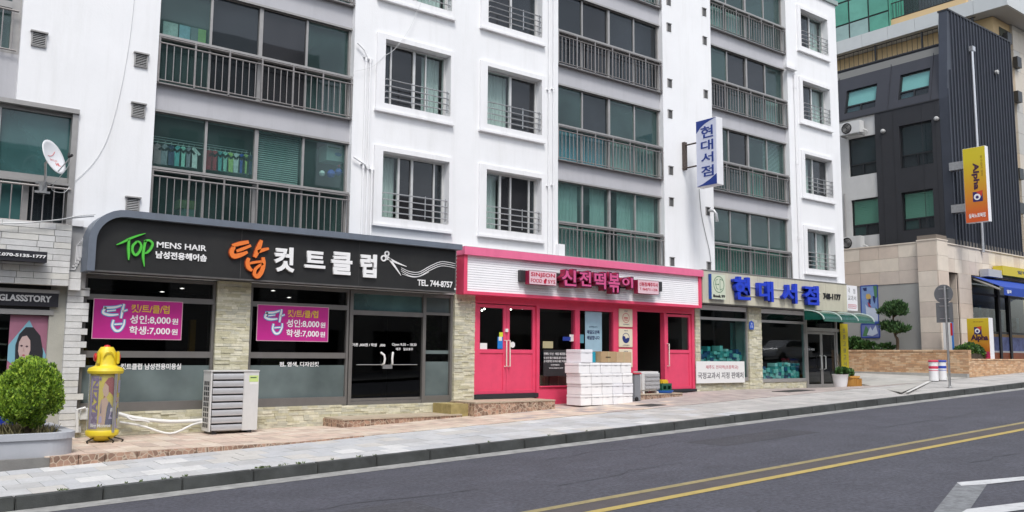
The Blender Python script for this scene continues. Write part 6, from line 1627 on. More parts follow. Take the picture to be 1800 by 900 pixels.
# ---------- laundry and household things behind the glass ----------
CLR = {'red': (.45, .03, .05), 'mint': (.35, .62, .52), 'pale_blue': (.40, .55, .68), 'lime': (.45, .60, .18), 'royal_blue': (.03, .07, .42), 'navy': (.04, .05, .12), 'grey': (.28, .26, .30), 'white': (.7, .7, .68), 'teal': (.12, .40, .40), 'dusty_pink': (.42, .26, .28)}
def shirt(px, pyt, c, Y, label, s=1.0, grp='laundry hanging in the first floor balcony'):
    x, z = X_(px, pyt, Y), Z_(px, pyt, Y); w_ = .17*s; h_ = .42*s
    t = thing('hanging_shirt', label, 'shirt', (x, Y, z), grp)
    m_ = mat('cloth_'+c, CLR[c], .85, var=.25, vscale=14)
    pts = [(-.05, 0), (-.10, -.02), (-.5, -.28), (-.36, -.36), (-.24, -.24), (-.27, -1), (-.05, -.98), (.27, -1), (.24, -.24), (.36, -.36), (.5, -.28), (.10, -.02), (.05, 0), (0, -.05)]
    mb = MB(); mb.poly([(x+u*w_*1.6, z+v*h_) for u, v in pts], 'Y', Y-.02, Y+.02)
    mb.build('shirt', m_, t, fix=True)
    MB().tube([(x, Y, z-.02), (x, Y, z+.05), (x+.015, Y, z+.065)], .004, 5).build('hanger', PLASTIC, t)
names = [(277, 'dusty_pink'), (290, 'grey'), (301, 'navy'), (313, 'teal'), (322, 'mint'), (332, 'grey'), (341, 'white'), (368, 'red'), (378, 'red'), (387, 'teal'), (396, 'mint'), (405, 'lime'), (416, 'white'), (425, 'royal_blue'), (432, 'lime'), (440, 'navy')]
seen_ = {}
for px, c in names:
    seen_[c] = seen_.get(c, 0)+1
    pos = 'in the left half of the drying rack' if px < 350 else 'in the right half of the drying rack'
    nth = {1: '', 2: ', second of its colour', 3: ', third of its colour'}[seen_[c]]
    shirt(px, 252+(px-277)*.125, c, 17.42, '%s shirt %s indoors%s' % (c.replace('_', ' '), pos, nth))
for i, dzz in enumerate((.03, .10, .16)):
    x0, x1 = X_(270, 250, 17.45), X_(437, 272, 17.45); z = Z_(270, 251, 17.42)+dzz
    tag(MB().tube([(x0, 17.42+.05*i, z), (x1, 17.42+.05*i, z)], .007, 5).build('drying_rod', PLASTIC), ['lowest', 'middle', 'top'][i]+' white drying rod carrying the shirts behind the first floor glass', 'rod', 'drying rods in the first floor balcony')
# upper balcony: towels and lines
for i, (px, c, w_) in enumerate(((300, 'white', 1.6), (325, 'pale_blue', 1.2), (342, 'grey', .8), (355, 'lime', .9))):
    x, z = at(px, 40+(px-300)*.22, 17.5)
    tag(B(x-.09*w_, x+.09*w_, 17.48, 17.51, z-.30, z).build('towel', mat('cloth_'+c, CLR[c], .85, var=.25, vscale=14)), '%s towel hanging low behind the upper left balcony pane' % c.replace('_', ' '), 'towel', 'towels in the second floor balcony')
# nappy carton, toys, figure of goods in the far pane
x0, x1 = X_(575, 255, 17.4), X_(611, 259, 17.4); z0, z1 = Z_(590, 283, 17.4), Z_(590, 256, 17.4)
t = thing('nappy_carton', 'white and green carton with a blue oval stacked high behind the right pane', 'box', (x0, 17.4, z0))
B(x0, x1, 17.4, 17.8, z0, z1).build('carton', mat('pale_mint_card', (.60, .74, .66), .7), t)
disc(MB(), x0+(x1-x0)*.55, z0+(z1-z0)*.45, .045, 17.4, .004, 16, .085).build('oval_print', mat('blue_oval', (.03, .2, .5), .5), t)
B(x0+.03, x1-.2, 17.394, 17.4, z1-.07, z1-.04).build('print', mat('green_print', (.1, .35, .15), .5), t)
for px, py, c, r_, lab in ((566, 305, 'white', .07, 'white soft ball of cloth beside the toys behind the balcony glass'), (582, 306, 'royal_blue', .10, 'round blue toy standing behind the balcony glass'), (595, 303, 'royal_blue', .09, 'blue toy figure body behind the balcony glass, right of the round one'), (596, 292, 'red', .035, 'small red cap shaped toy above the blue toy figure')):
    x, z = at(px, py, 17.4); tag(MB().lathe((x, 17.4, z), [(.001, -r_), (r_*.7, -r_*.7), (r_, 0), (r_*.75, r_*.6), (r_*.4, r_*.95), (.001, r_)], 12).build('toy', mat('toy_'+c, CLR[c], .5), smooth=True), lab, 'toy')
x0, x1 = X_(315, 355, 17.6), X_(345, 360, 17.6); z0 = ZB+.02
t = thing('storage_box', 'olive carton on the balcony floor behind the lower glass', 'box', (x0, 17.6, z0)); B(x0, x1, 17.6, 17.9, Z_(330, 367, 17.6), Z_(330, 352, 17.6)).build('carton', mat('olive_card', (.22, .24, .10), .8), t); B(x0+.06, x1-.03, 17.62, 17.88, z0-.1, Z_(330, 367, 17.6)).build('lower_tub', mat('grey_tub', (.3, .4, .36), .6), t)

# =====================================================================
#  CORNER BUILDING WITH DARK CLADDING, BRICK PLANTER WALL, TOWER BEHIND
# =====================================================================
XS, YF = 33.5, 16.0          # stone base: side plane and front plane
XD = 35.2                    # dark upper side plane
def syz(px, py, X): return atx(px, py, X)
cb = thing('corner_building', 'corner building with charcoal seamed metal upper floors over a beige stone base', 'building', (37, 20, .9))
TILE = [mat('beige_stone_%d' % i, c, .6, var=.08, vscale=2.5, bump=.1, dirt=.2, dscale=(2, 2, 1)) for i, c in enumerate(((.64, .55, .46), (.62, .52, .435), (.70, .62, .53), (.60, .52, .45), (.72, .64, .54)))]
TJ = mat('stone_joint', (.20, .17, .14), .9)
zT_ = Z_(1700, 434, YF)                     # top of the stone base at the front
zSt = syz(1500, 438, XS+.15)[1]             # top on the side
zSb = syz(1580, 499, XS+.15)[1]             # bottom of the tiled upper band on the side
def tiles_x(name, x0, x1, z0, z1, y, w_, h_, parent):      # facing the street
    nz = max(1, round((z1-z0)/h_)); nx = max(1, round((x1-x0)/w_))
    for i in range(nx):
        for j in range(nz):
            a, b = x0+(x1-x0)*i/nx, x0+(x1-x0)*(i+1)/nx; c, d = z0+(z1-z0)*j/nz, z0+(z1-z0)*(j+1)/nz
            B(a+.004, b-.004, y, y+.05, c+.004, d-.004).build(name, R.choice(TILE), parent, origin=(a, y, c))
def tiles_y(name, y0, y1, z0, z1, x, w_, h_, parent, ms=None):      # facing the viewer's left
    nz = max(1, round((z1-z0)/h_)); ny = max(1, round((y1-y0)/w_))
    for i in range(ny):
        for j in range(nz):
            a, b = y0+(y1-y0)*i/ny, y0+(y1-y0)*(i+1)/ny; c, d = z0+(z1-z0)*j/nz, z0+(z1-z0)*(j+1)/nz
            B(x, x+.05, a+.004, b-.004, c+.004, d-.004).build(name, R.choice(ms or TILE), parent, origin=(x, a, c))
zg = .9
# cores
mb = MB(); YP = syz(1613, 480, XS)[0]
mb.box(XS+.05, XS+.9, YF+.05, YP-.01, zg-.4, zT_+.30); mb.box(XS+.20, XS+.5, YP, 34, zg-.4, zSt-.02)
mb.build('base_wall', TJ, cb)
# corner pilaster
zPt = syz(1655, 420, XS)[1]
tiles_y('stone_tile', YF+.05, YP-.02, zg-.1, zPt, XS, .9, .62, cb)
xpr = X_(1672, 560, YF)
tiles_x('stone_tile', XS, xpr, zg-.1, zPt, YF, .95, .62, cb)
B(XS-.02, xpr+.02, YF-.02, YP, zPt, zPt+.05).build('coping', TILE[2], cb)
# side band of tiles and the grey rendered panel below it
tiles_y('stone_tile', YP, 23.5, zSb, zSt, XS+.15, .88, .62, cb)
B(XS+.13, XS+.4, YP, 24, zSt, zSt+.05).build('coping', TILE[2], cb)
B(XS+.17, XS+.2, YP, 24, zg-.3, zSb-.01).build('side_panel', mat('grey_render', (.36, .36, .345), .8, var=.06, vscale=1, dirt=.3, dscale=(1.2, 1.2, .4), dcol=(.27, .26, .24)), cb)
# front beam, narrow recess and pier
x1p, x2p = X_(1690, 560, YF), X_(1712, 560, YF); zr = Z_(1680, 494, YF); zop = Z_(1730, 486, YF)
tiles_x('stone_tile', xpr, 46, zop, Z_(1740, 442, YF), YF+.04, .62, .66, cb)
tiles_x('stone_tile', x1p, x2p, zg-.1, zop, YF+.02, .8, .62, cb)
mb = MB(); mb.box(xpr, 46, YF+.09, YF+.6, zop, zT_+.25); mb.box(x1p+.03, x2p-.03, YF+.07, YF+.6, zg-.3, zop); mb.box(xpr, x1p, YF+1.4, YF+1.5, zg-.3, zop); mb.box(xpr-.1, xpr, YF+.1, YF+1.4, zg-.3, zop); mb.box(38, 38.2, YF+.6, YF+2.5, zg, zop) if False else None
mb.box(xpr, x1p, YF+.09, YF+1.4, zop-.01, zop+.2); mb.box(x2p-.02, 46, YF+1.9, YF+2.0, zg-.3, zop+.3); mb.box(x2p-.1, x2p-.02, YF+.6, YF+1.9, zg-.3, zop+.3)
mb.build('front_core', mat('shop_core_dark', (.14, .13, .12), .9), cb)  # one even dark brown-grey over beam, pier and shop back wall
tiles_y('stone_tile', YF+.1, YF+1.3, zg-.1, zop-.02, x1p-.05, .9, .62, cb)
B(xpr, 46, YF+.0, YF+.3, Z_(1740, 442, YF), Z_(1740, 442, YF)+.05).build('coping', TILE[2], cb)
# upper dark volume
CHAR = mat('charcoal_panel', (.030, .031, .036), .55, .15, var=.12, vscale=1.5, dirt=.25, dscale=(2, 2, .5), dcol=(.05, .05, .055))
CHARM = mat('charcoal_mansard', (.048, .050, .060), .5, .3, var=.08, vscale=2)
SEAM = mat('seamed_metal', (.055, .062, .080), .45, .4, var=.1, vscale=2, dirt=.3, dscale=(3, 3, .4), dcol=(.08, .09, .10))
yd0 = YF+.10
zm0 = syz(1600, 185, XD)[1]; zm1 = syz(1640, 82, XD+.6)[1]; ymx = syz(1541, 300, XD)[0]
GREYC = mat('grey_concrete_panel', (.56, .56, .55), .8, var=.06, vscale=1.5, dirt=.3, dscale=(2, 2, .6), dcol=(.28, .28, .27))
def yzr(px0, py0, px1, py1, X):
    (ya, za), (yb_, zb__) = syz(px0, py0, X), syz(px1, py1, X); return min(ya, yb_), max(ya, yb_), min(za, zb__), max(za, zb__)
wins = [('dark', yzr(1580, 222, 1641, 287, XD), 'D'), ('green', yzr(1584, 339, 1643, 400, XD), 'S')]
winsg = [('dark', yzr(1490, 245, 1540, 303, XD), 'D'), ('green', yzr(1495, 352, 1546, 411, XD), 'S')]
def slab_x(mb, x0, x1, y0, y1, z0, z1, holes):
    """wall facing -X with openings: built as a street-facing slab, then turned"""
    q = MB(); grid_wall(q, -y1, -y0, z0, z1, x0, x1, [(-h[1], -h[0], h[2], h[3]) for h in holes])
    o = len(mb.v); mb.v += [(v[1], -v[0], v[2]) for v in q.v]; mb.f += [tuple(i+o for i in f) for f in q.f]; mb.mi += [0]*len(q.f)
mb = MB(); slab_x(mb, XD, XD+.3, yd0+.36, ymx, zT_-.2, zm0, [w_[1] for w_ in wins]); mb.build('side_wall', CHAR, cb)
mb = MB(); slab_x(mb, XD+.06, XD+.3, ymx, 26, zSt-.3, zm0, [w_[1] for w_ in winsg]); mb.build('concrete_wall', GREYC, cb)
B(XD+.5, XD+.6, yd0+.4, 26, zSt-.3, zm1-.1).build('inner_wall', ROOM, cb)
B(XD+.3, 40, 26, 26.2, zSt-.3, zm0).build('rear_wall', GREYC, cb)
BLIND = mat('green_blind', (.16, .36, .27), .8); BLINDT = mat('teal_blind', (.25, .50, .50), .8)
FRB = mat('black_frame', (.012, .014, .016), .4)
def side_window(y0, y1, z0, z1, X, kind, slant=0.0):
    f = MB(); dx = .1; e = .05; zm = z0+(z1-z0)*.30
    def bx(a, b, c, d, o=0, p=.07):
        xa_, xb_ = X+dx+o+(c-z0)*slant, X+dx+o+(d-z0)*slant
        f.hexa([(xa_, a, c), (xa_+p, a, c), (xa_+p, b, c), (xa_, b, c), (xb_, a, d), (xb_+p, a, d), (xb_+p, b, d), (xb_, b, d)])
    bx(y0, y1, z0, z0+e); bx(y0, y1, z1-e, z1); bx(y0, y0+e, z0+e, z1-e); bx(y1-e, y1, z0+e, z1-e); bx(y0+e, y1-e, zm-.03, zm+.03); ym_ = (y0+y1)/2; bx(ym_-.03, ym_+.03, z0+e, zm-.03)
    W = f.build('window', FRB, cb, origin=(X, y0, z0))
    def sheet_(c, d, a, b, o, m_, nm):
        q = MB(); xa_, xb_ = X+dx+o+(c-z0)*slant, X+dx+o+(d-z0)*slant
        q.hexa([(xa_, a, c), (xa_+.006, a, c), (xa_+.006, b, c), (xa_, b, c), (xb_, a, d), (xb_+.006, a, d), (xb_+.006, b, d), (xb_, b, d)]); q.build(nm, m_, W)
    sheet_(zm+.03, z1-e, y0+e, y1-e, .03, GCLEAR if kind != 'D' else GDARK, 'pane'); sheet_(z0+e, zm-.03, y0+e, y1-e, .04, GDARK, 'pane')
    m_ = BLINDT if kind == 'T' else BLIND if kind == 'S' else mat('dim_green_blind', (.06, .12, .11), .8)
    if kind == 'S':
        n = 14; q = MB()
        for i in range(n):
            a = zm+.03+(z1-e-zm-.03)*i/n; b = zm+.03+(z1-e-zm-.03)*(i+1)/n
            q.hexa([(X+dx+.08, y0+e, a), (X+dx+.12, y0+e, a), (X+dx+.12, y1-e, a), (X+dx+.08, y1-e, a), (X+dx+.11, y0+e, b), (X+dx+.13, y0+e, b), (X+dx+.13, y1-e, b), (X+dx+.11, y1-e, b)])
        q.build('blind', m_, W); sheet_(z0+e, z0+(zm-z0)*.85, ym_+.03, y1-e, .09, m_, 'blind')
    else: sheet_(zm+.0, z1-e, y0+e, y1-e, .08, m_, 'blind')
    if kind == 'T': sheet_(z0+e, z0+(zm-z0)*.8, ym_+.03, y1-e, .09, m_, 'blind')
for k_, (a, b, c, d), s in wins+winsg: side_window(a, b, c, d, XD+.02, s)
# mansard: real sloped sheet with openings framed by dormer-flush windows and raised seams
SL = .6/(zm1-zm0)
mwin = []
for q in ((1583, 178, 1634, 118), (1489, 202, 1541, 146)):
    a, b, c, d = yzr(q[0], q[1], q[2], q[3], XD+.3); mwin.append((a, b, c, d))
mb = MB(); slab_x(mb, 0, .12, yd0+.35, 26, zm0, zm1, mwin)
mb.v = [(XD+v[0]+(v[2]-zm0)*SL, v[1], v[2]) for v in mb.v]
mb.build('mansard_roof', CHARM, cb)
for (a, b, c, d) in mwin: side_window(a, b, c, d, XD+(c-zm0)*SL-.03, 'T', SL)
y = yd0+.7
while y < 25:
    if not any(a-.05 < y < b+.05 for a, b, _, _ in mwin):
        q = MB(); q.hexa([(XD-.025, y, zm0), (XD+.01, y, zm0), (XD+.01, y+.025, zm0), (XD-.025, y+.025, zm0), (XD+.575, y, zm1), (XD+.61, y, zm1), (XD+.61, y+.025, zm1), (XD+.575, y+.025, zm1)])
        q.build('seam', CHARM, cb, origin=(XD, y, zm0))
    y += .62
B(XD-.03, XD+.05, yd0+.35, 26, zm0-.03, zm0+.02).build('eaves_strip', CHAR, cb)
B(XD+.55, XD+.75, yd0+.35, 26, zm1, zm1+.06).build('ridge_coping', CHAR, cb)
# charcoal panel joints on the side wall
for yy in (yd0+.55, yd0+1.1, yd0+2.35, yd0+2.9):
    if yy < ymx: B(XD-.008, XD, yy, yy+.02, zT_, zm0-.04).build('joint_cover', CHAR, cb, origin=(XD, yy, zT_))
# seamed gable wall facing the street
zg1 = Z_(1690, 31, YF+.1); xg1 = X_(1776, 78, YF+.1)
mb = MB(); mb.poly([(XD, zT_-.3), (xg1, zT_-.3), (xg1, zg1), (XD+.35, zg1), (XD+.02, zm0+.2), (XD, zm0)], 'Y', YF+.10, YF+.45); G_ = mb.build('gable_wall', SEAM, cb, fix=True)
B(XD+.33, xg1+.03, YF+.06, YF+.5, zg1, zg1+.07).build('gable_coping', CHAR, cb)
x = XD+.02; i = 0
while x < xg1:
    q = MB(); zb_ = zT_-.2; q.box(x, x+.035, YF+.045, YF+.10, zb_, zg1 if x > XD+.36 else zm0+.3+(x-XD)*3)
    q.build('standing_seam', SEAM, cb, origin=(x, YF+.1, zb_)); x += .285
B(xg1-.05, xg1, YF+.45, 24, zT_-.3, zg1).build('far_side_wall', SEAM, cb); B(XD+.6, xg1, 23.9, 24, zT_, zg1-.1).build('back_wall', SEAM, cb)
B(XD+.72, xg1-.05, YF+.46, 23.9, zm1-.1, zm1-.02).build('roof_deck', mat('roof_deck', (.2, .2, .2), .9), cb)
# drain pipe on the gable, small lamps, air-conditioner units
xa = X_(1714, 200, YF-.02); DP = mat('bright_duct', (.55, .56, .58), .3, .6)
t_ = MB().tube([(xa-.02, YF-.04, Z_(1711, 92, YF)), (xa, YF-.04, Z_(1730, 440, YF)-.1)], .06, 10).build('downpipe', DP, cb, smooth=True)
B(xa-.10, xa+.16, YF-.12, YF+.1, Z_(1711, 93, YF), Z_(1711, 84, YF)).build('rain_head', DP, cb, bevel=.02)
def wall_lamp(px, py, X=None):
    if X: y, z = syz(px, py, X); MB().lathe((X-.08, y, z), [(.001, -.10), (.09, -.08), (.10, 0), (.06, .07), (.001, .09)], 12, 'X').build('wall_lamp', mat('lamp_grey', (.45, .45, .44), .4), cb, smooth=True)
    else:
        x, z = at(px, py, YF); MB().lathe((x, YF, z), [(.001, -.06), (.10, -.04), (.10, .06), (.001, .10)], 12, 'Y').build('wall_lamp', MATS['lamp_grey'], cb, smooth=True)
wall_lamp(1647, 209, XD); wall_lamp(1553, 231, XD); wall_lamp(1752, 127)
def ac(px, py, label):
    y, z = syz(px, py, XD-.1); w_, h_ = 1.0, .56
    t = thing('outdoor_unit', label, 'air conditioner', (XD-.3, y, z-h_/2))
    B(XD-.42, XD-.08, y-w_/2, y+w_/2, z-h_/2, z+h_/2).build('casing', UNIT, t, bevel=.02)
    for r_ in (.22, .16, .10, .04): MB().lathe((XD-.425, y+.14, z), [(r_, .0), (r_+.012, .012), (r_+.024, 0)], 24, 'X').build('fan_guard_ring', BLACKP if r_ > .2 else mat('guard_grey', (.3, .3, .3), .5), t)
    B(XD-.45, XD+.05, y-w_/2+.05, y-w_/2+.1, z-h_/2-.06, z-h_/2).build('bracket', STEEL, t); B(XD-.45, XD+.05, y+w_/2-.1, y+w_/2-.05, z-h_/2-.06, z-h_/2).build('bracket', STEEL, t)
    MB().tube(cr([(XD-.2, y-w_/2, z-.1), (XD-.1, y-w_/2-.15, z-.2), (XD-.03, y-w_/2-.1, z-.35)], 4), .025, 6).build('hose', WPAP, t, smooth=True)
ac(1500, 227, 'cream outdoor unit bracketed high on the concrete wall above the upper dark window')
ac(1501, 428, 'cream outdoor unit on the ledge under the lower green window')
MB().tube([(XD+.02, syz(1487, 430, XD)[0], syz(1487, 340, XD)[1]), (XD+.02, syz(1487, 430, XD)[0], syz(1487, 425, XD)[1])], .03, 6).build('thin_pipe', ALU, cb)
# shop in the front: glazing, posters, door posts, awning and fascia
ysh = YF+.9; zs = Z_(1750, 630, YF)-.5
f = MB(); 
for px in (1757, 1775): x = X_(px, 600, ysh); f.box(x-.10, x+.10, ysh-.08, ysh+.08, zs, zop)
f.box(x2p, 46, ysh-.03, ysh+.05, Z_(1770, 587, ysh), Z_(1770, 584, ysh)); f.box(x2p, 46, ysh-.03, ysh+.05, Z_(1760, 523, ysh), Z_(1760, 519, ysh))
f.build('shop_frame', BLACKP, cb)
B(x2p, 46, ysh, ysh+.01, zs, zop).build('shop_pane', GSHOP, cb)
def band(py0, py1, m_, nm, a=1743): B(X_(a, 600, ysh), 46, ysh-.02, ysh-.004, Z_(1770, py1, ysh), Z_(1770, py0, ysh)).build(nm, m_, cb)
band(593, 617, mat('blue_photo_print', (.16, .20, .42), .5, var=.7, vscale=2.5, var2=(.05, .06, .2)), 'blue_print_band'); band(617, 620, WPAP, 'white_print_band'); band(620, 645, mat('orange_print', (.45, .12, .04), .5, var=.2), 'orange_print_band'); band(588, 592.8, mat('wood_print', (.35, .22, .10), .6), 'wood_band')
for i in range(7):
    x = X_(1716+i*13, 560, ysh+.3); B(x, x+.30, ysh+.5, ysh+.8, Z_(1750, 585, ysh), Z_(1750, 545+R.uniform(-12, 14), ysh)).build('display_unit', mat('display_%d' % (i % 3), ((.25, .33, .36), (.16, .24, .30), (.35, .36, .34))[i % 3], .6, var=.4, vscale=6), cb)
t = thing('shop_fascia', 'grey and yellow shop fascia box above the blue awning', 'sign', (39, YF, zop))
yfz2 = YF-.35
B(X_(1738, 482, yfz2), X_(1762, 482, yfz2), yfz2, YF, Z_(1750, 487, yfz2), Z_(1750, 474, yfz2)).build('grey_box', mat('fascia_grey', (.45, .45, .45), .5), t)
B(X_(1761, 480, yfz2), 47, yfz2-.04, YF, Z_(1780, 486, yfz2), Z_(1780, 470, yfz2)).build('yellow_box', mat('fascia_yellow', (.60, .48, .03), .5), t)
text('알파문구', X_(1787, 482, yfz2), X_(1820, 482, yfz2), Z_(1790, 482, yfz2), Z_(1790, 476, yfz2), yfz2-.04, GRY, parent=t, ext=.01, bold=.02)
aw = thing('blue_awning', 'blue fabric awning sloping out over the dark shop opening', 'awning', (39, YF, zop))
BLF = mat('blue_awning_cloth', (.015, .06, .36), .7, var=.1); UND = mat('awning_lining', (.30, .29, .27), .8)
ya, yb_ = YF-.02, YF-1.35
xa = X_(1709, 487, ya); za = Z_(1709, 485, ya); zc = Z_(1763, 504, yb_)
xb = X_(1763, 504, yb_)
mb = MB(); mb.hexa([(xb, yb_, zc-.02), (47, yb_, zc-.02), (47, ya, za-.02), (xa, ya, za-.02), (xb, yb_, zc), (47, yb_, zc), (47, ya, za), (xa, ya, za)]); mb.build('cloth', BLF, aw)
B(xb+.1, 47, yb_+.0, yb_+.02, zc-.32, zc-.02).build('valance', BLF, aw)
mb = MB(); mb.tube([(xa+.05, ya-.03, za-.12), (xb-.02, yb_+.1, zc-.1)], .04, 8); mb.build('side_arm', UND, aw); MB().tube([(xa, ya-.05, za-.06), (47, ya-.05, za-.06)], .06, 10).build('roller', BLACKP, aw)
text('알파', X_(1770, 512, yb_), X_(1778, 512, yb_), zc-.24, zc-.10, yb_, LW, parent=aw, ext=.004, bold=.03)
# projecting vertical sign
XV = 34.92; yv1, yv0 = syz(1695, 330, XV)[0], syz(1735, 330, XV)[0]; zv0, zv1 = syz(1722, 390, XV)[1], syz(1712, 259, XV)[1]
t = thing('vertical_sign', 'tall yellow to orange box sign with sideways Alpha lettering projecting from the seamed wall', 'sign', (XV, YF, zv0))
xr2 = X_(1743, 380, yv0)
B(XV, xr2, yv0, yv1, zv0, zv1).build('case', mat('sign_case_white', (.80, .80, .82), .4), t)
B(XV-.01, XV, yv0+.01, yv1-.01, zv0+.01, zv1-.01).build('face', gradmat('yellow_orange_print', (.62, .10, .02), (.62, .50, .02), zv0, zv1), t)
Hh = zv1-zv0; Wd = yv1-yv0
text('Alpha', yv0+.64*Wd, yv0+.30*Wd, zv0+.79*Hh, zv0+.43*Hh, XV-.01, mat('maroon_print', (.05, .01, .04), .5), parent=t, ext=.006, bold=.04, face='down')
text('문구센터 알파', yv0+.22*Wd, yv0+.13*Wd, zv0+.88*Hh, zv0+.60*Hh, XV-.01, mat('thin_print', (.30, .16, .02), .5), parent=t, ext=.004, face='down')
text('실속노트북점', yv0+.86*Wd, yv0+.12*Wd, zv0+.06*Hh, zv0+.12*Hh, XV-.01, LW, parent=t, ext=.004, bold=.03, face='side')
def logo(parent, yA, yB, za, zb__, X, rot=True):
    PU = mat('logo_purple', (.03, .015, .12), .5); WH = LW; ORG_ = mat('logo_red', (.55, .05, .03), .5)
    cy, cz = (yA+yB)/2, (za+zb__)/2; r_ = min(abs(yA-yB), abs(zb__-za))*.5
    B(X-.004, X, cy-r_, cy+r_*.8, cz-r_, cz+r_*.9).build('emblem_ground', PU, parent)
    MB().poly([(cy+.2*r_, cz+r_*.9), (cy-1.1*r_, cz+1.1*r_), (cy-.8*r_, cz-.1*r_)], 'X', X-.006, X-.004).build('emblem_flag', ORG_, parent, fix=True)
    MB().poly([(cy+.62*r_*math.cos(k*.524), cz-.1*r_+.62*r_*math.sin(k*.524)) for k in range(12)], 'X', X-.009, X-.004).build('emblem_ring', WH, parent, fix=True)
    MB().poly([(cy+.30*r_*math.cos(k*.524), cz-.15*r_+.30*r_*math.sin(k*.524)) for k in range(12)], 'X', X-.012, X-.008).build('emblem_dot', PU, parent, fix=True)
logo(t, yv0+.68*Wd, yv0+.20*Wd, zv0+.27*Hh, zv0+.41*Hh, XV-.01)
for z in (zv0+.22*Hh, zv0+.80*Hh): B(XV+.1, XV+.5, yv1, YF+.1, z-.16, z+.16).build('bracket', STEEL, t)
# standing sign before the shop
XA = 33.9; yq1, yq0 = syz(1701, 600, XA)[0], syz(1740, 600, XA)[0]; z0q, z1q = syz(1720, 634, XA)[1]-.35, syz(1715, 559, XA)[1]
t = thing('standing_sign', 'yellow to orange standing box sign reading Alpha behind the low brick wall', 'sign', (XA, yq0, z0q))
B(XA, X_(1747, 600, yq0), yq0, yq1, z0q, z1q).build('case', MATS['sign_case_white'], t)
B(XA-.01, XA, yq0+.01, yq1-.01, z0q, z1q-.01).build('face', gradmat('orange_yellow_print', (.50, .06, .02), (.62, .46, .02), z0q+.3, z1q), t)
Hh = z1q-z0q; Wd = yq1-yq0
text('Alpha', yq0+.84*Wd, yq0+.06*Wd, syz(1720, 601, XA)[1], syz(1720, 591, XA)[1]+.06, XA-.01, MATS['maroon_print'], parent=t, ext=.006, bold=.045, face='side')
text('문구센터', yq0+.70*Wd, yq0+.25*Wd, syz(1720, 566.5, XA)[1], syz(1720, 564.5, XA)[1], XA-.01, MATS['thin_print'], parent=t, ext=.004, face='side')
logo(t, yq0+.75*Wd, yq0+.30*Wd, syz(1720, 588, XA)[1], syz(1720, 574, XA)[1], XA-.01)
B(XA-.014, XA-.01, yq0+.03*Wd, yq0+.25*Wd, syz(1720, 630, XA)[1], syz(1720, 618, XA)[1]).build('magenta_print', mat('magenta_patch', (.5, .03, .12), .5), t)
# white sheet sign in the narrow recess by the pilaster
t = thing('entrance_banner', 'narrow white banner with red and blue edge beside the stone pilaster', 'banner', (XS-.3, 15.8, 1.2))
ya_, yb__ = syz(1658, 590, XS-.25)[0], syz(1676, 590, XS-.25)[0]
B(XS-.25, XS-.23, yb__+.06, ya_, zg, syz(1666, 566, XS-.25)[1]).build('sheet', WPAP, t); B(XS-.255, XS-.23, yb__, yb__+.06, zg, syz(1666, 566, XS-.25)[1]).build('blue_edge', BLUS, t)
B(XS-.256, XS-.25, yb__+.02, yb__+.10, syz(1666, 590, XS-.25)[1], syz(1666, 568, XS-.25)[1]).build('red_print', RP_, t)
# posters on the side wall
def side_poster(p, label, seed):
    a, b, c, d = yzr(*p, XS+.16); t = thing('wall_poster', label, 'poster', (XS+.16, a, c)); X = XS+.15
    B(X, X+.018, a, b, c, d).build('sheet', mat('poster_sky_%d' % seed, ((.22, .34, .62), (.16, .20, .45))[seed], .5, var=.25, vscale=1.2), t)
    def P(pts, m_, o): MB().poly([(b-u*(b-a), c+v*(d-c)) for u, v in pts], 'X', X-o-.002, X-o).build('print', m_, t, fix=True)
    GR, OR, RD, DN, PL = mat('pr_green', (.08, .22, .10), .5), mat('pr_amber', (.60, .40, .12), .5), mat('pr_red', (.40, .06, .10), .5), mat('pr_navy', (.02, .03, .12), .5), mat('pr_pale', (.55, .62, .75), .5)
    f = MB(); 
    for q in ((a, b, c-.02, c+.02), (a, b, d-.02, d+.02)): f.box(X-.006, X, *q)
    f.box(X-.006, X, a-.02, a+.02, c, d); f.box(X-.006, X, b-.02, b+.02, c, d); f.build('border', mat('poster_border', (.02, .06, .35), .5), t)
    if seed == 0:
        P([(.75, 1), (1, 1), (1, .70), (.82, .62)], GR, 0); P([(.28, .72), (.35, .78), (.52, .78), (.62, .70), (.52, .62), (.34, .64)], OR, .002)
        P([(.45, .64), (.58, .64), (.56, .50), (.44, .50)], DN, .004); P([(.70, .72), (.85, .70), (.86, .58), (.80, .50), (.72, .60)], DN, .002)
        P([(.38, .56), (.50, .52), (.60, .40), (.44, .44)], RD, .006); P([(.25, .50), (.40, .42), (.8, .38), (1, .2), (1, .05), (.3, .05)], PL, .001)
        P([(.12, .94), (.36, .95), (.36, .86), (.20, .86)], DN, .002)
    else:
        P([(.05, .1), (.25, .9), (.4, .6), (.3, .1)], GR, 0); P([(.3, .2), (.5, .8), (.6, .5), (.8, .9), (.9, .3), (.6, .1)], PL, .002)
side_poster((1513, 503, 1545, 567), 'tall blue poster with small cartoon children on the grey side wall', 0)
side_poster((1514, 570, 1547, 593), 'small framed blue poster below the tall one on the grey side wall', 1)

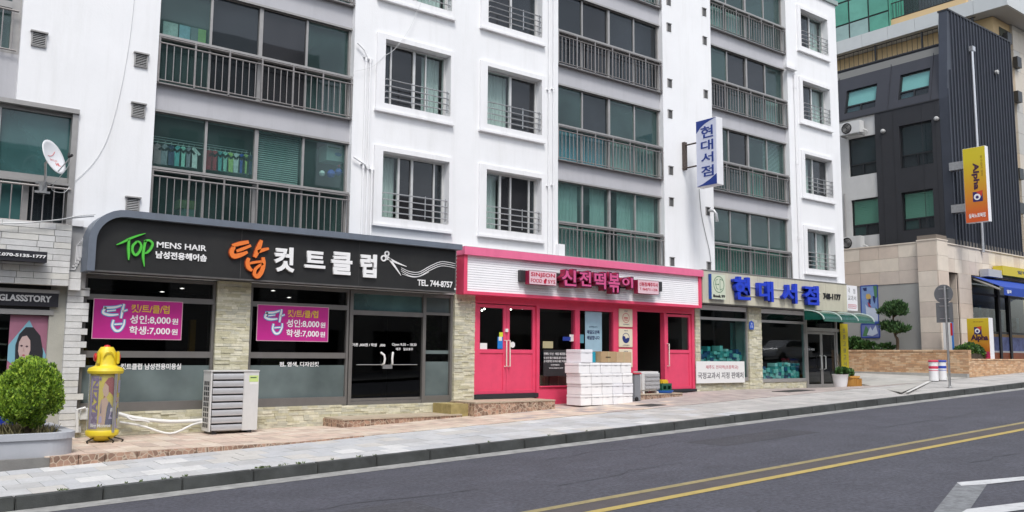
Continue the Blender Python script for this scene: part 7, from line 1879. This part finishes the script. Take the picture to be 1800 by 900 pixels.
# ---------- brick planter wall ----------
XW = 31.98; zw_t = syz(1640, 615, XW)[1]
bwt = thing('brick_wall', 'low orange brick planter wall running back along the side of the corner building', 'wall', (XW, 15, .9))
BK = [mat('brick_%d' % i, c, .8, var=.2, vscale=9, bump=.4, bscale=50) for i, c in enumerate(((.64, .39, .22), (.56, .33, .18), (.68, .45, .27), (.52, .32, .19), (.70, .50, .32)))]
BJ = mat('brick_mortar', (.42, .34, .25), .9)
def brickwork(fn, length, z0, z1, parent, name='bricks', bl=.21, bh=.062):
    ms = [MB() for _ in BK]; r_ = 0; z = z0
    while z < z1-.01:
        h_ = min(bh, z1-z); s = -(bl/2 if r_ % 2 else 0)
        while s < length:
            a, b = max(0, s), min(length, s+bl)
            if b-a > .02: fn(R.choice(ms), a+.004, b-.004, z+.004, z+h_-.003, R.uniform(0, .006))
            s += bl
        z += bh; r_ += 1
    mb = MB()
    for k, q in enumerate(ms):
        o = len(mb.v); mb.v += q.v; mb.f += [tuple(i+o for i in f) for f in q.f]; mb.mi += [k]*len(q.f)
    mb.build(name, BK, parent, kind='stuff')
Y0w, Y1w = 14.36, 24.0
B(XW+.02, XW+.22, Y0w+.02, Y1w, .5, zw_t-.06).build('core', BJ, bwt)
brickwork(lambda m_, a, b, c, d, o: m_.box(XW-o, XW+.05, Y0w+a, Y0w+b, c, d), Y1w-Y0w, .82, zw_t-.06, bwt)
yy = Y0w
while yy < Y1w: B(XW-.02, XW+.24, yy+.004, yy+.246, zw_t-.06, zw_t).build('coping_brick', R.choice(BK[2:]), bwt, origin=(XW, yy, zw_t)); yy += .25
xq = X_(1707, 625, Y0w); zq = Z_(1760, 631, Y0w)
brickwork(lambda m_, a, b, c, d, o: m_.box(XW+.0+a, XW+b, Y0w-o, Y0w+.05, c, d), .22, .82, zw_t-.06, bwt)
fw_ = thing('brick_wall', 'lower orange brick wall in front of the stationery shop at the right edge', 'wall', (36, Y0w, .9))
B(XW+.24, 46, Y0w+.04, Y0w+.22, .5, zq-.05).build('core', BJ, fw_)
brickwork(lambda m_, a, b, c, d, o: m_.box(XW+.24+a, XW+.24+b, Y0w+.02-o, Y0w+.07, c, d), 13.5, .9, zq-.05, fw_)
xx_ = XW+.24
while xx_ < 45: B(xx_+.004, xx_+.246, Y0w, Y0w+.24, zq-.05, zq).build('coping_brick', R.choice(BK[2:]), fw_, origin=(xx_, Y0w, zq)); xx_ += .25
B(XW-.16, XW-.001, Y0w, Y1w, .8, pave(XW, 15)+.13).build('plinth_kerb', DRIVE, bwt)
mb = MB(); mb.box(XW+.22, XS+.2, Y0w+.22, Y1w, .6, zw_t-.12); mb.build('planting_bed', SOIL, bwt)
mb = MB(); mb.box(XS+.2, 46, Y0w+.24, YF+3.6, .5, zs+.02); mb.build('shop_terrace', DRIVE, kind='structure')
# ramp edge and patch in the side yard
for pts, m_, nm, o in (([(1592, 689), (1598, 689), (1636, 671), (1648, 668), (1644, 667), (1630, 670)], mat('pale_edge_concrete', (.60, .595, .57), .8, var=.1), 'pale_edge', .012), ([(1500, 676), (1585, 690), (1632, 670), (1560, 669), (1500, 671)], mat('yard_concrete', (.42, .41, .38), .8, var=.2, vscale=2), 'yard_ramp', .006)):
    mb = MB(); q = []
    for px, py in pts:
        d = ray(px, py); gf = lambda x, y: (fore(x, min(y, 17)) if x < 29.6 else pave(x, min(y, 22))+.01)+o
        ta, tb_ = 12., 60.
        for _ in range(50):
            t = (ta+tb_)/2
            if EYE+d.z*t > gf(d.x*t, d.y*t): ta = t
            else: tb_ = t
        q.append((d.x*t, d.y*t, gf(d.x*t, d.y*t)))
    mb.v = q; mb.f = [tuple(range(len(q)))]; mb.mi = [0]; mb.build(nm, m_, kind='structure', fix=True)
# plants behind the wall
def cloud_tree():
    X = 32.75; yb, zb_ = syz(1577, 612, X)
    t = thing('cloud_pruned_pine', 'small dark green pine pruned into two flat clouds before the grey side wall', 'tree', (X, yb, zb_-.2))
    pts = [(X, yb, zb_-.3), (X, yb-.03, zb_+.3), (X, syz(1574, 590, X)[0], syz(1574, 590, X)[1]), (X, syz(1570, 570, X)[0], syz(1570, 570, X)[1]), (X, syz(1571, 545, X)[0], syz(1571, 545, X)[1])]
    MB().tube(cr(pts, 5), [.06]*8+[.05]*8+[.035]*5, 8).build('trunk', MATS['bark'], t, smooth=True)
    def bb(px, py, ry, rz): y, z = syz(px, py, X); return (X, y, z, .38, ry, rz)
    low = [bb(1572, 579, .34, .16), bb(1560, 577, .22, .12), bb(1584, 582, .26, .10), bb(1568, 571, .25, .10)]
    hi = [bb(1570, 547, .34, .20), bb(1559, 545, .22, .12), bb(1582, 550, .24, .14), bb(1578, 538, .20, .14), bb(1566, 538, .18, .12)]
    for b in low+hi: MB().tube([(X, syz(1572, 560, X)[0], b[2]-.15), (X, b[1], b[2])], [.03, .01], 5).build('limb', MATS['bark'], t)
    PL = [leafmat('pine_leaf_%d' % i, c) for i, c in enumerate(((.04, .10, .03), (.06, .14, .04), (.025, .06, .02), (.09, .18, .05)))]
    low += [bb(1553+R.uniform(0, 40), 576+R.uniform(-7, 8), .12, .09) for _ in range(7)]; hi += [bb(1550+R.uniform(0, 40), 545+R.uniform(-13, 10), .13, .12) for _ in range(10)]
    foliage('lower_crown', low, 1500, .15, PL, t, up=1.2, aspect=5, shell=.1); foliage('upper_crown', hi, 2200, .15, PL, t, up=1.5, aspect=5, shell=.1)
cloud_tree()
def low_plant(px, py, ry, rz, n, label, X=32.7):
    y, z = syz(px, py, X); t = thing('low_plant', label, 'plant', (X, y, zw_t-.15), 'low plants behind the brick wall')
    foliage('leaves', [(X, y, z, .3, ry, rz), (X, y+ry*.5, z-.05, .2, ry*.5, rz*.7), (X, y-ry*.4, z+.03, .2, ry*.5, rz*.8)], n, .13, GL, t, aspect=3)
    MB().tube([(X, y, zw_t-.2), (X, y, z)], .012, 5).build('stem', MATS['bark'], t)
low_plant(1500, 606, .35, .28, 700, 'taller leafy plant just right of the yellow banner behind the brick wall'); low_plant(1516, 609, .3, .18, 350, 'thin low plant under the framed poster, left one'); low_plant(1528, 610, .3, .18, 350, 'thin low plant under the framed poster, right one'); low_plant(1556, 611, .3, .12, 250, 'very low plant left of the pine trunk')
y, z = syz(1712, 622, 32.6)
t = thing('clipped_bush', 'rounded dark green bush behind the step of the brick wall', 'shrub', (32.8, 15, zw_t-.2))
bp_ = [(X_(px, py, 14.85), 14.85, Z_(px, py, 14.85), .38, .3, h_) for px, py, h_ in ((1694, 617, .20), (1704, 616, .27), (1714, 620, .30), (1722, 624, .26))]
foliage('crown', bp_, 7000, .06, GL+[LF[1]], t, up=.6); MB().tube([(bp_[2][0], 14.85, zq-.2), (bp_[2][0], 14.85, bp_[2][2])], .03, 6).build('trunk', MATS['bark'], t)

# ---------- tall building behind ----------
XT = 45.0
tb = thing('apartment_tower', 'tall beige and yellow building with green glass bay behind the dark corner building', 'building', (52, 26, 1))
YEW = mat('yellow_render', (.60, .44, .24), .7, var=.06, vscale=1); PALE = mat('pale_ledge_panel', (.52, .54, .54), .5, var=.05, vscale=2); CST = [mat('tower_stone_%d' % i, c, .7, var=.06) for i, c in enumerate(((.50, .48, .44), (.55, .50, .43), (.46, .45, .42)))]
yc = atx(1767, 10, XT-1.0)[0]; zl1 = atx(1640, 22, XT-1)[1]; zl0 = atx(1640, 46, XT-1)[1]
yTf = yc+1.0
mb = MB(); mb.box(XT, XT+16, yTf, 46, .5, zl0); mb.build('lower_wall', YEW, tb)
# ledge with panels
y = yc; i = 0
while y < 44:
    B(XT-1.0, XT-.9, y+.006, y+1.494, zl0, zl1).build('ledge_panel', PALE, tb, origin=(XT-1, y, zl0)); y += 1.5
x = XT-1
while x < XT+14: B(x+.006, x+1.494, yc-.1, yc, zl0, zl1).build('ledge_panel', PALE, tb, origin=(x, yc, zl0)); x += 1.5
B(XT-.9, XT+15, yc+.001, 45, zl0+.03, zl1-.02).build('ledge_slab', mat('soffit', (.42, .41, .39), .8), tb)
# yellow parapet above, terrace railing, back wall
za, zc = atx(1600, 30, XT-.3)[1], atx(1640, 6, XT-.3)[1]
B(XT-.4, XT-.2, atx(1700, 20, XT-.4)[0], atx(1562, 40, XT-.4)[0], zl1-.02, zl1+.55).build('terrace_parapet', YEW, tb)
rl = MB(); y0r, y1r = atx(1700, 0, XT-.4)[0]-.5, atx(1563, 20, XT-.4)[0]
for z in (zl1+.62, zl1+1.5): rl.tube([(XT-.3, y0r, z), (XT-.3, y1r, z)], .03, 6)
Rr = rl.build('railing', BLACKP, tb); bme = MB().tube([(0, 0, 0), (0, 0, .9)], .014, 5).mesh('baluster', BLACKP); y = y0r
while y < y1r:
    o = bpy.data.objects.new('baluster', bme); col.objects.link(o); o.parent = Rr; o.location = Vector((XT-.3, y, zl1+.62))-ORG[Rr]; y += .16
B(XT+1.2, XT+15, yTf+1.5, 46, zl1-.02, zl1+12).build('upper_wall', mat('tower_upper', (.50, .49, .46), .8), tb)
B(XT+1.18, XT+1.2, y0r+2, y0r+5.5, zl1+.2, zl1+3).build('terrace_window', GDARK, tb)
# green curtain glazing
yg0, yg1 = atx(1562, 40, XT-.6)[0], atx(1466, 60, XT-.6)[0]+2
zgb = zl1+.02; CG = [mat('curtain_panel_%d' % i, c, .25, var=.15, vscale=1.5, spec=.6) for i, c in enumerate(((.08, .30, .22), (.12, .36, .28), (.26, .38, .36), (.06, .10, .18), (.10, .14, .26)))]
B(XT-.5, XT+1.2, yg0, yg1, zgb, zgb+9).build('glazed_bay', BLACKP, tb)
pw = 1.18; ph = 1.35; ny = int((yg1-yg0)/pw)
for i in range(ny):
    for j in range(6):
        a = yg0+i*pw; c = zgb+j*ph-.3 if j else zgb; d = zgb+(j+1)*ph-.3
        m_ = CG[(2 if j == 0 and i > 0 else 0) if i < 3 else (3 if R.random() < .7 else 4) if j in (1, 2) and i < 7 else R.choice((0, 1, 2))]
        if j and i < 3: m_ = R.choice(CG[:2])
        B(XT-.55, XT-.502, a+.05, a+pw-.05, c+.05, d-.05).build('glass_panel', m_, tb, origin=(XT-.55, a, c))
a = yg0+3.1*pw; mb = MB(); mb.hexa([(XT-1.0, a, zgb+ph), (XT-.95, a, zgb+ph), (XT-.95, a+pw, zgb+ph), (XT-1.0, a+pw, zgb+ph), (XT-.6, a, zgb+1.9*ph), (XT-.55, a, zgb+1.9*ph), (XT-.55, a+pw, zgb+1.9*ph), (XT-.6, a+pw, zgb+1.9*ph)]); mb.build('open_vent', CG[4], tb)
for i in range(4): B(XT-.52+i*.42, XT-.52+i*.42+.36, yg0-.03, yg0-.001, zgb, zgb+9).build('glass_panel', CG[0], tb)
# fence of the covered terrace below the ledge (ribbed yellow wall seen through dark bars)
zf0 = atx(1660, 84, XT-.9)[1]-.6; zf1 = atx(1600, 62, XT-.9)[1]
rl = MB()
for z in (zf0+.1, zf1): rl.tube([(XT-.8, yc+1.5, z), (XT-.8, 44, z)], .03, 6)
for k in range(12): rl.box(XT-.84, XT-.76, yc+1.6+k*2.6, yc+1.68+k*2.6, zf0, zf1+.05)
Rr = rl.build('railing', BLACKP, tb, label='dark terrace railing below the white ledge'); hb = MB().tube([(0, 0, 0), (0, 0, zf1-zf0-.1)], .014, 5).mesh('baluster', BLACKP)
y = yc+1.7
while y < 40:
    o = bpy.data.objects.new('baluster', hb); col.objects.link(o); o.parent = Rr; o.location = Vector((XT-.8, y, zf0+.1))-ORG[Rr]; y += .28
B(XT-1, XT, yc+1, 45, zf0-.25, zf0).build('terrace_slab', PALE, tb)
MB().tube([(XT-.9, atx(1655, 60, XT-.9)[0], zf0), (XT-.9, atx(1655, 60, XT-.9)[0], zf0+2.2)], .14, 10).build('flue', PALE, tb); 
# right-hand stone column and the small window beside it
xc0 = X_(1777, 60, yTf-.05)
z = 1.0; i = 0
while z < zl0-.02:
    h_ = min(1.1, zl0-z)
    for a, b in ((xc0, xc0+.75), (xc0+.75, xc0+1.5), (xc0+1.5, xc0+3.5)): B(a+.006, b-.006, yTf-.12, yTf-.001, z+.006, z+h_-.006).build('stone_panel', R.choice(CST), tb, origin=(a, yTf, z))
    z += h_
for py in (63, 105, 165, 300, 360, 460):
    x, z = at(1773 if py < 80 else 1788+py*.02, py, yTf-.2); t_ = MB(); t_.box(x-.5, x, yTf-.35, yTf-.121, z-.5, z+.05) ; t_.build('window_box', FRB, tb)
B(X_(1757, 60, yTf-.02), X_(1775, 60, yTf-.02), yTf-.03, yTf-.002, Z_(1765, 72, yTf), Z_(1765, 52, yTf)).build('window', GDARK, tb)

# =====================================================================
#  ACROSS THE STREET (mirrored faintly in the shop windows) and distance
# =====================================================================
ob_ = thing('opposite_building', 'plain grey brown block of shops across the road behind the viewer', 'building', (0, -9, 0))
OW = mat('opposite_wall', (.30, .28, .25), .8, var=.1, vscale=.6); hl = []
for i in range(30):
    for k in range(3):
        x = -45+i*4.6; zb = .034*x+.2
        hl.append((x, x+2.6, 1.0+k*3.1+(0 if k else -.3), 2.9+k*3.1))
mb = MB(); grid_wall(mb, -48, 95, -2.6, 10.5, -9.3, -9.0, hl); mb.v = [(v[0], -v[1]-18.3, v[2]) for v in mb.v]; mb.build('wall', OW, ob_, fix=True)
B(-48, 95, -9.9, -9.7, -2.6, 10.4).build('inner_wall', mat('opposite_glass', (.02, .025, .03), .15), ob_); B(-48, 95, -18, -9.9, 10.4, 10.5).build('roof', OW, ob_); B(-48, 95, -18, -17.9, -2.6, 10.4).build('back_wall', OW, ob_)
B(-48.2, 95.2, -9.6, -8.7, 10.5, 10.75).build('cornice', OW, ob_)
def car(x, y, z, rz):
    t = thing('parked_car', 'silver white hatchback parked across the road, mirrored in the bookshop window', 'car', (x, y, z))
    body = MB(); P = [(-2.1, .30), (-2.12, .62), (-1.95, .86), (-1.15, .95), (-.45, 1.40), (1.1, 1.44), (1.85, 1.02), (2.1, .92), (2.12, .40), (2.0, .28)]
    def prof_(s): return [(x+a, z+b) for a, b in P]
    bm = MB(); n = len(P); ys_ = [(-.86, .0), (-.80, .0), (.80, .0), (.86, .0)]
    lo = [p for p in P]
    def ring_(yy, pinch):
        return [(x+a*(1-.02*pinch), y+yy*(1-(max(0, b-.9)*.35)), z+b) for a, b in P]
    rs = [ring_(-.86, 1), ring_(.86, 1)]
    o = len(bm.v); bm.v += rs[0]+rs[1]; bm.f += [tuple(range(n)), tuple(range(n, 2*n))[::-1]]; bm.mi += [0, 0]
    for i in range(n): j = (i+1) % n; bm.f.append((i, n+i, n+j, j)); bm.mi.append(0)
    bm.build('body', mat('car_paint', (.60, .61, .63), .25, .2, coat=.6), t, fix=True, bevel=.05, smooth=True)
    for s in (-1, 1):
        g = MB(); yy = y+s*.83; g.poly([(x-1.0, z+.96), (x-.42, z+1.33), (x+1.0, z+1.36), (x+1.6, z+1.0)], 'Y', yy-.03, yy+.03); g.build('side_window', mat('car_glass', (.02, .02, .025), .1), t, fix=True)
        for xx in (-1.3, 1.3):
            MB().lathe((x+xx, y+s*.80, z+.32), [(.001, -.1), (.30, -.1), (.32, -.06), (.32, .06), (.30, .1), (.001, .1)], 20, 'Y').build('wheel', mat('tyre', (.02, .02, .02), .8), t, smooth=True)
car(50, -.3, road(50, -.3), 0)
# distant hill and block so that the road does not end in nothing
tag(B(70, 84, 14, 30, 0, 13).build('distant_block', mat('distant_render', (.42, .42, .40), .8)), 'plain distant grey building far up the street', 'building')

for x0, x1, y1, h_, lab in ((-30, -8, -24, 22, 'tall pale apartment slab far behind the viewer, left one'), (14, 30, -30, 26, 'tall pale apartment slab far behind the viewer, right one'), (48, 66, -22, 18, 'lower pale apartment slab behind the viewer up the road')):
    t = thing('far_apartment', lab, 'building', (x0, y1, 0)); hl = []
    for i in range(int((x1-x0)/3.6)):
        for k in range(int(h_/3)-1): hl.append((x0+.8+i*3.6, x0+2.9+i*3.6, 1.5+k*3, 3.0+k*3))
    mb = MB(); grid_wall(mb, x0, x1, -2.6, h_, -y1-.3, -y1, hl); mb.v = [(v[0], -v[1], v[2]) for v in mb.v]; mb.build('wall', mat('far_wall', (.5, .5, .5), .8), t, fix=True)
    B(x0, x1, y1-8, y1-.2, -2.6, h_-.1).build('inner_wall', MATS['opposite_glass'], t)
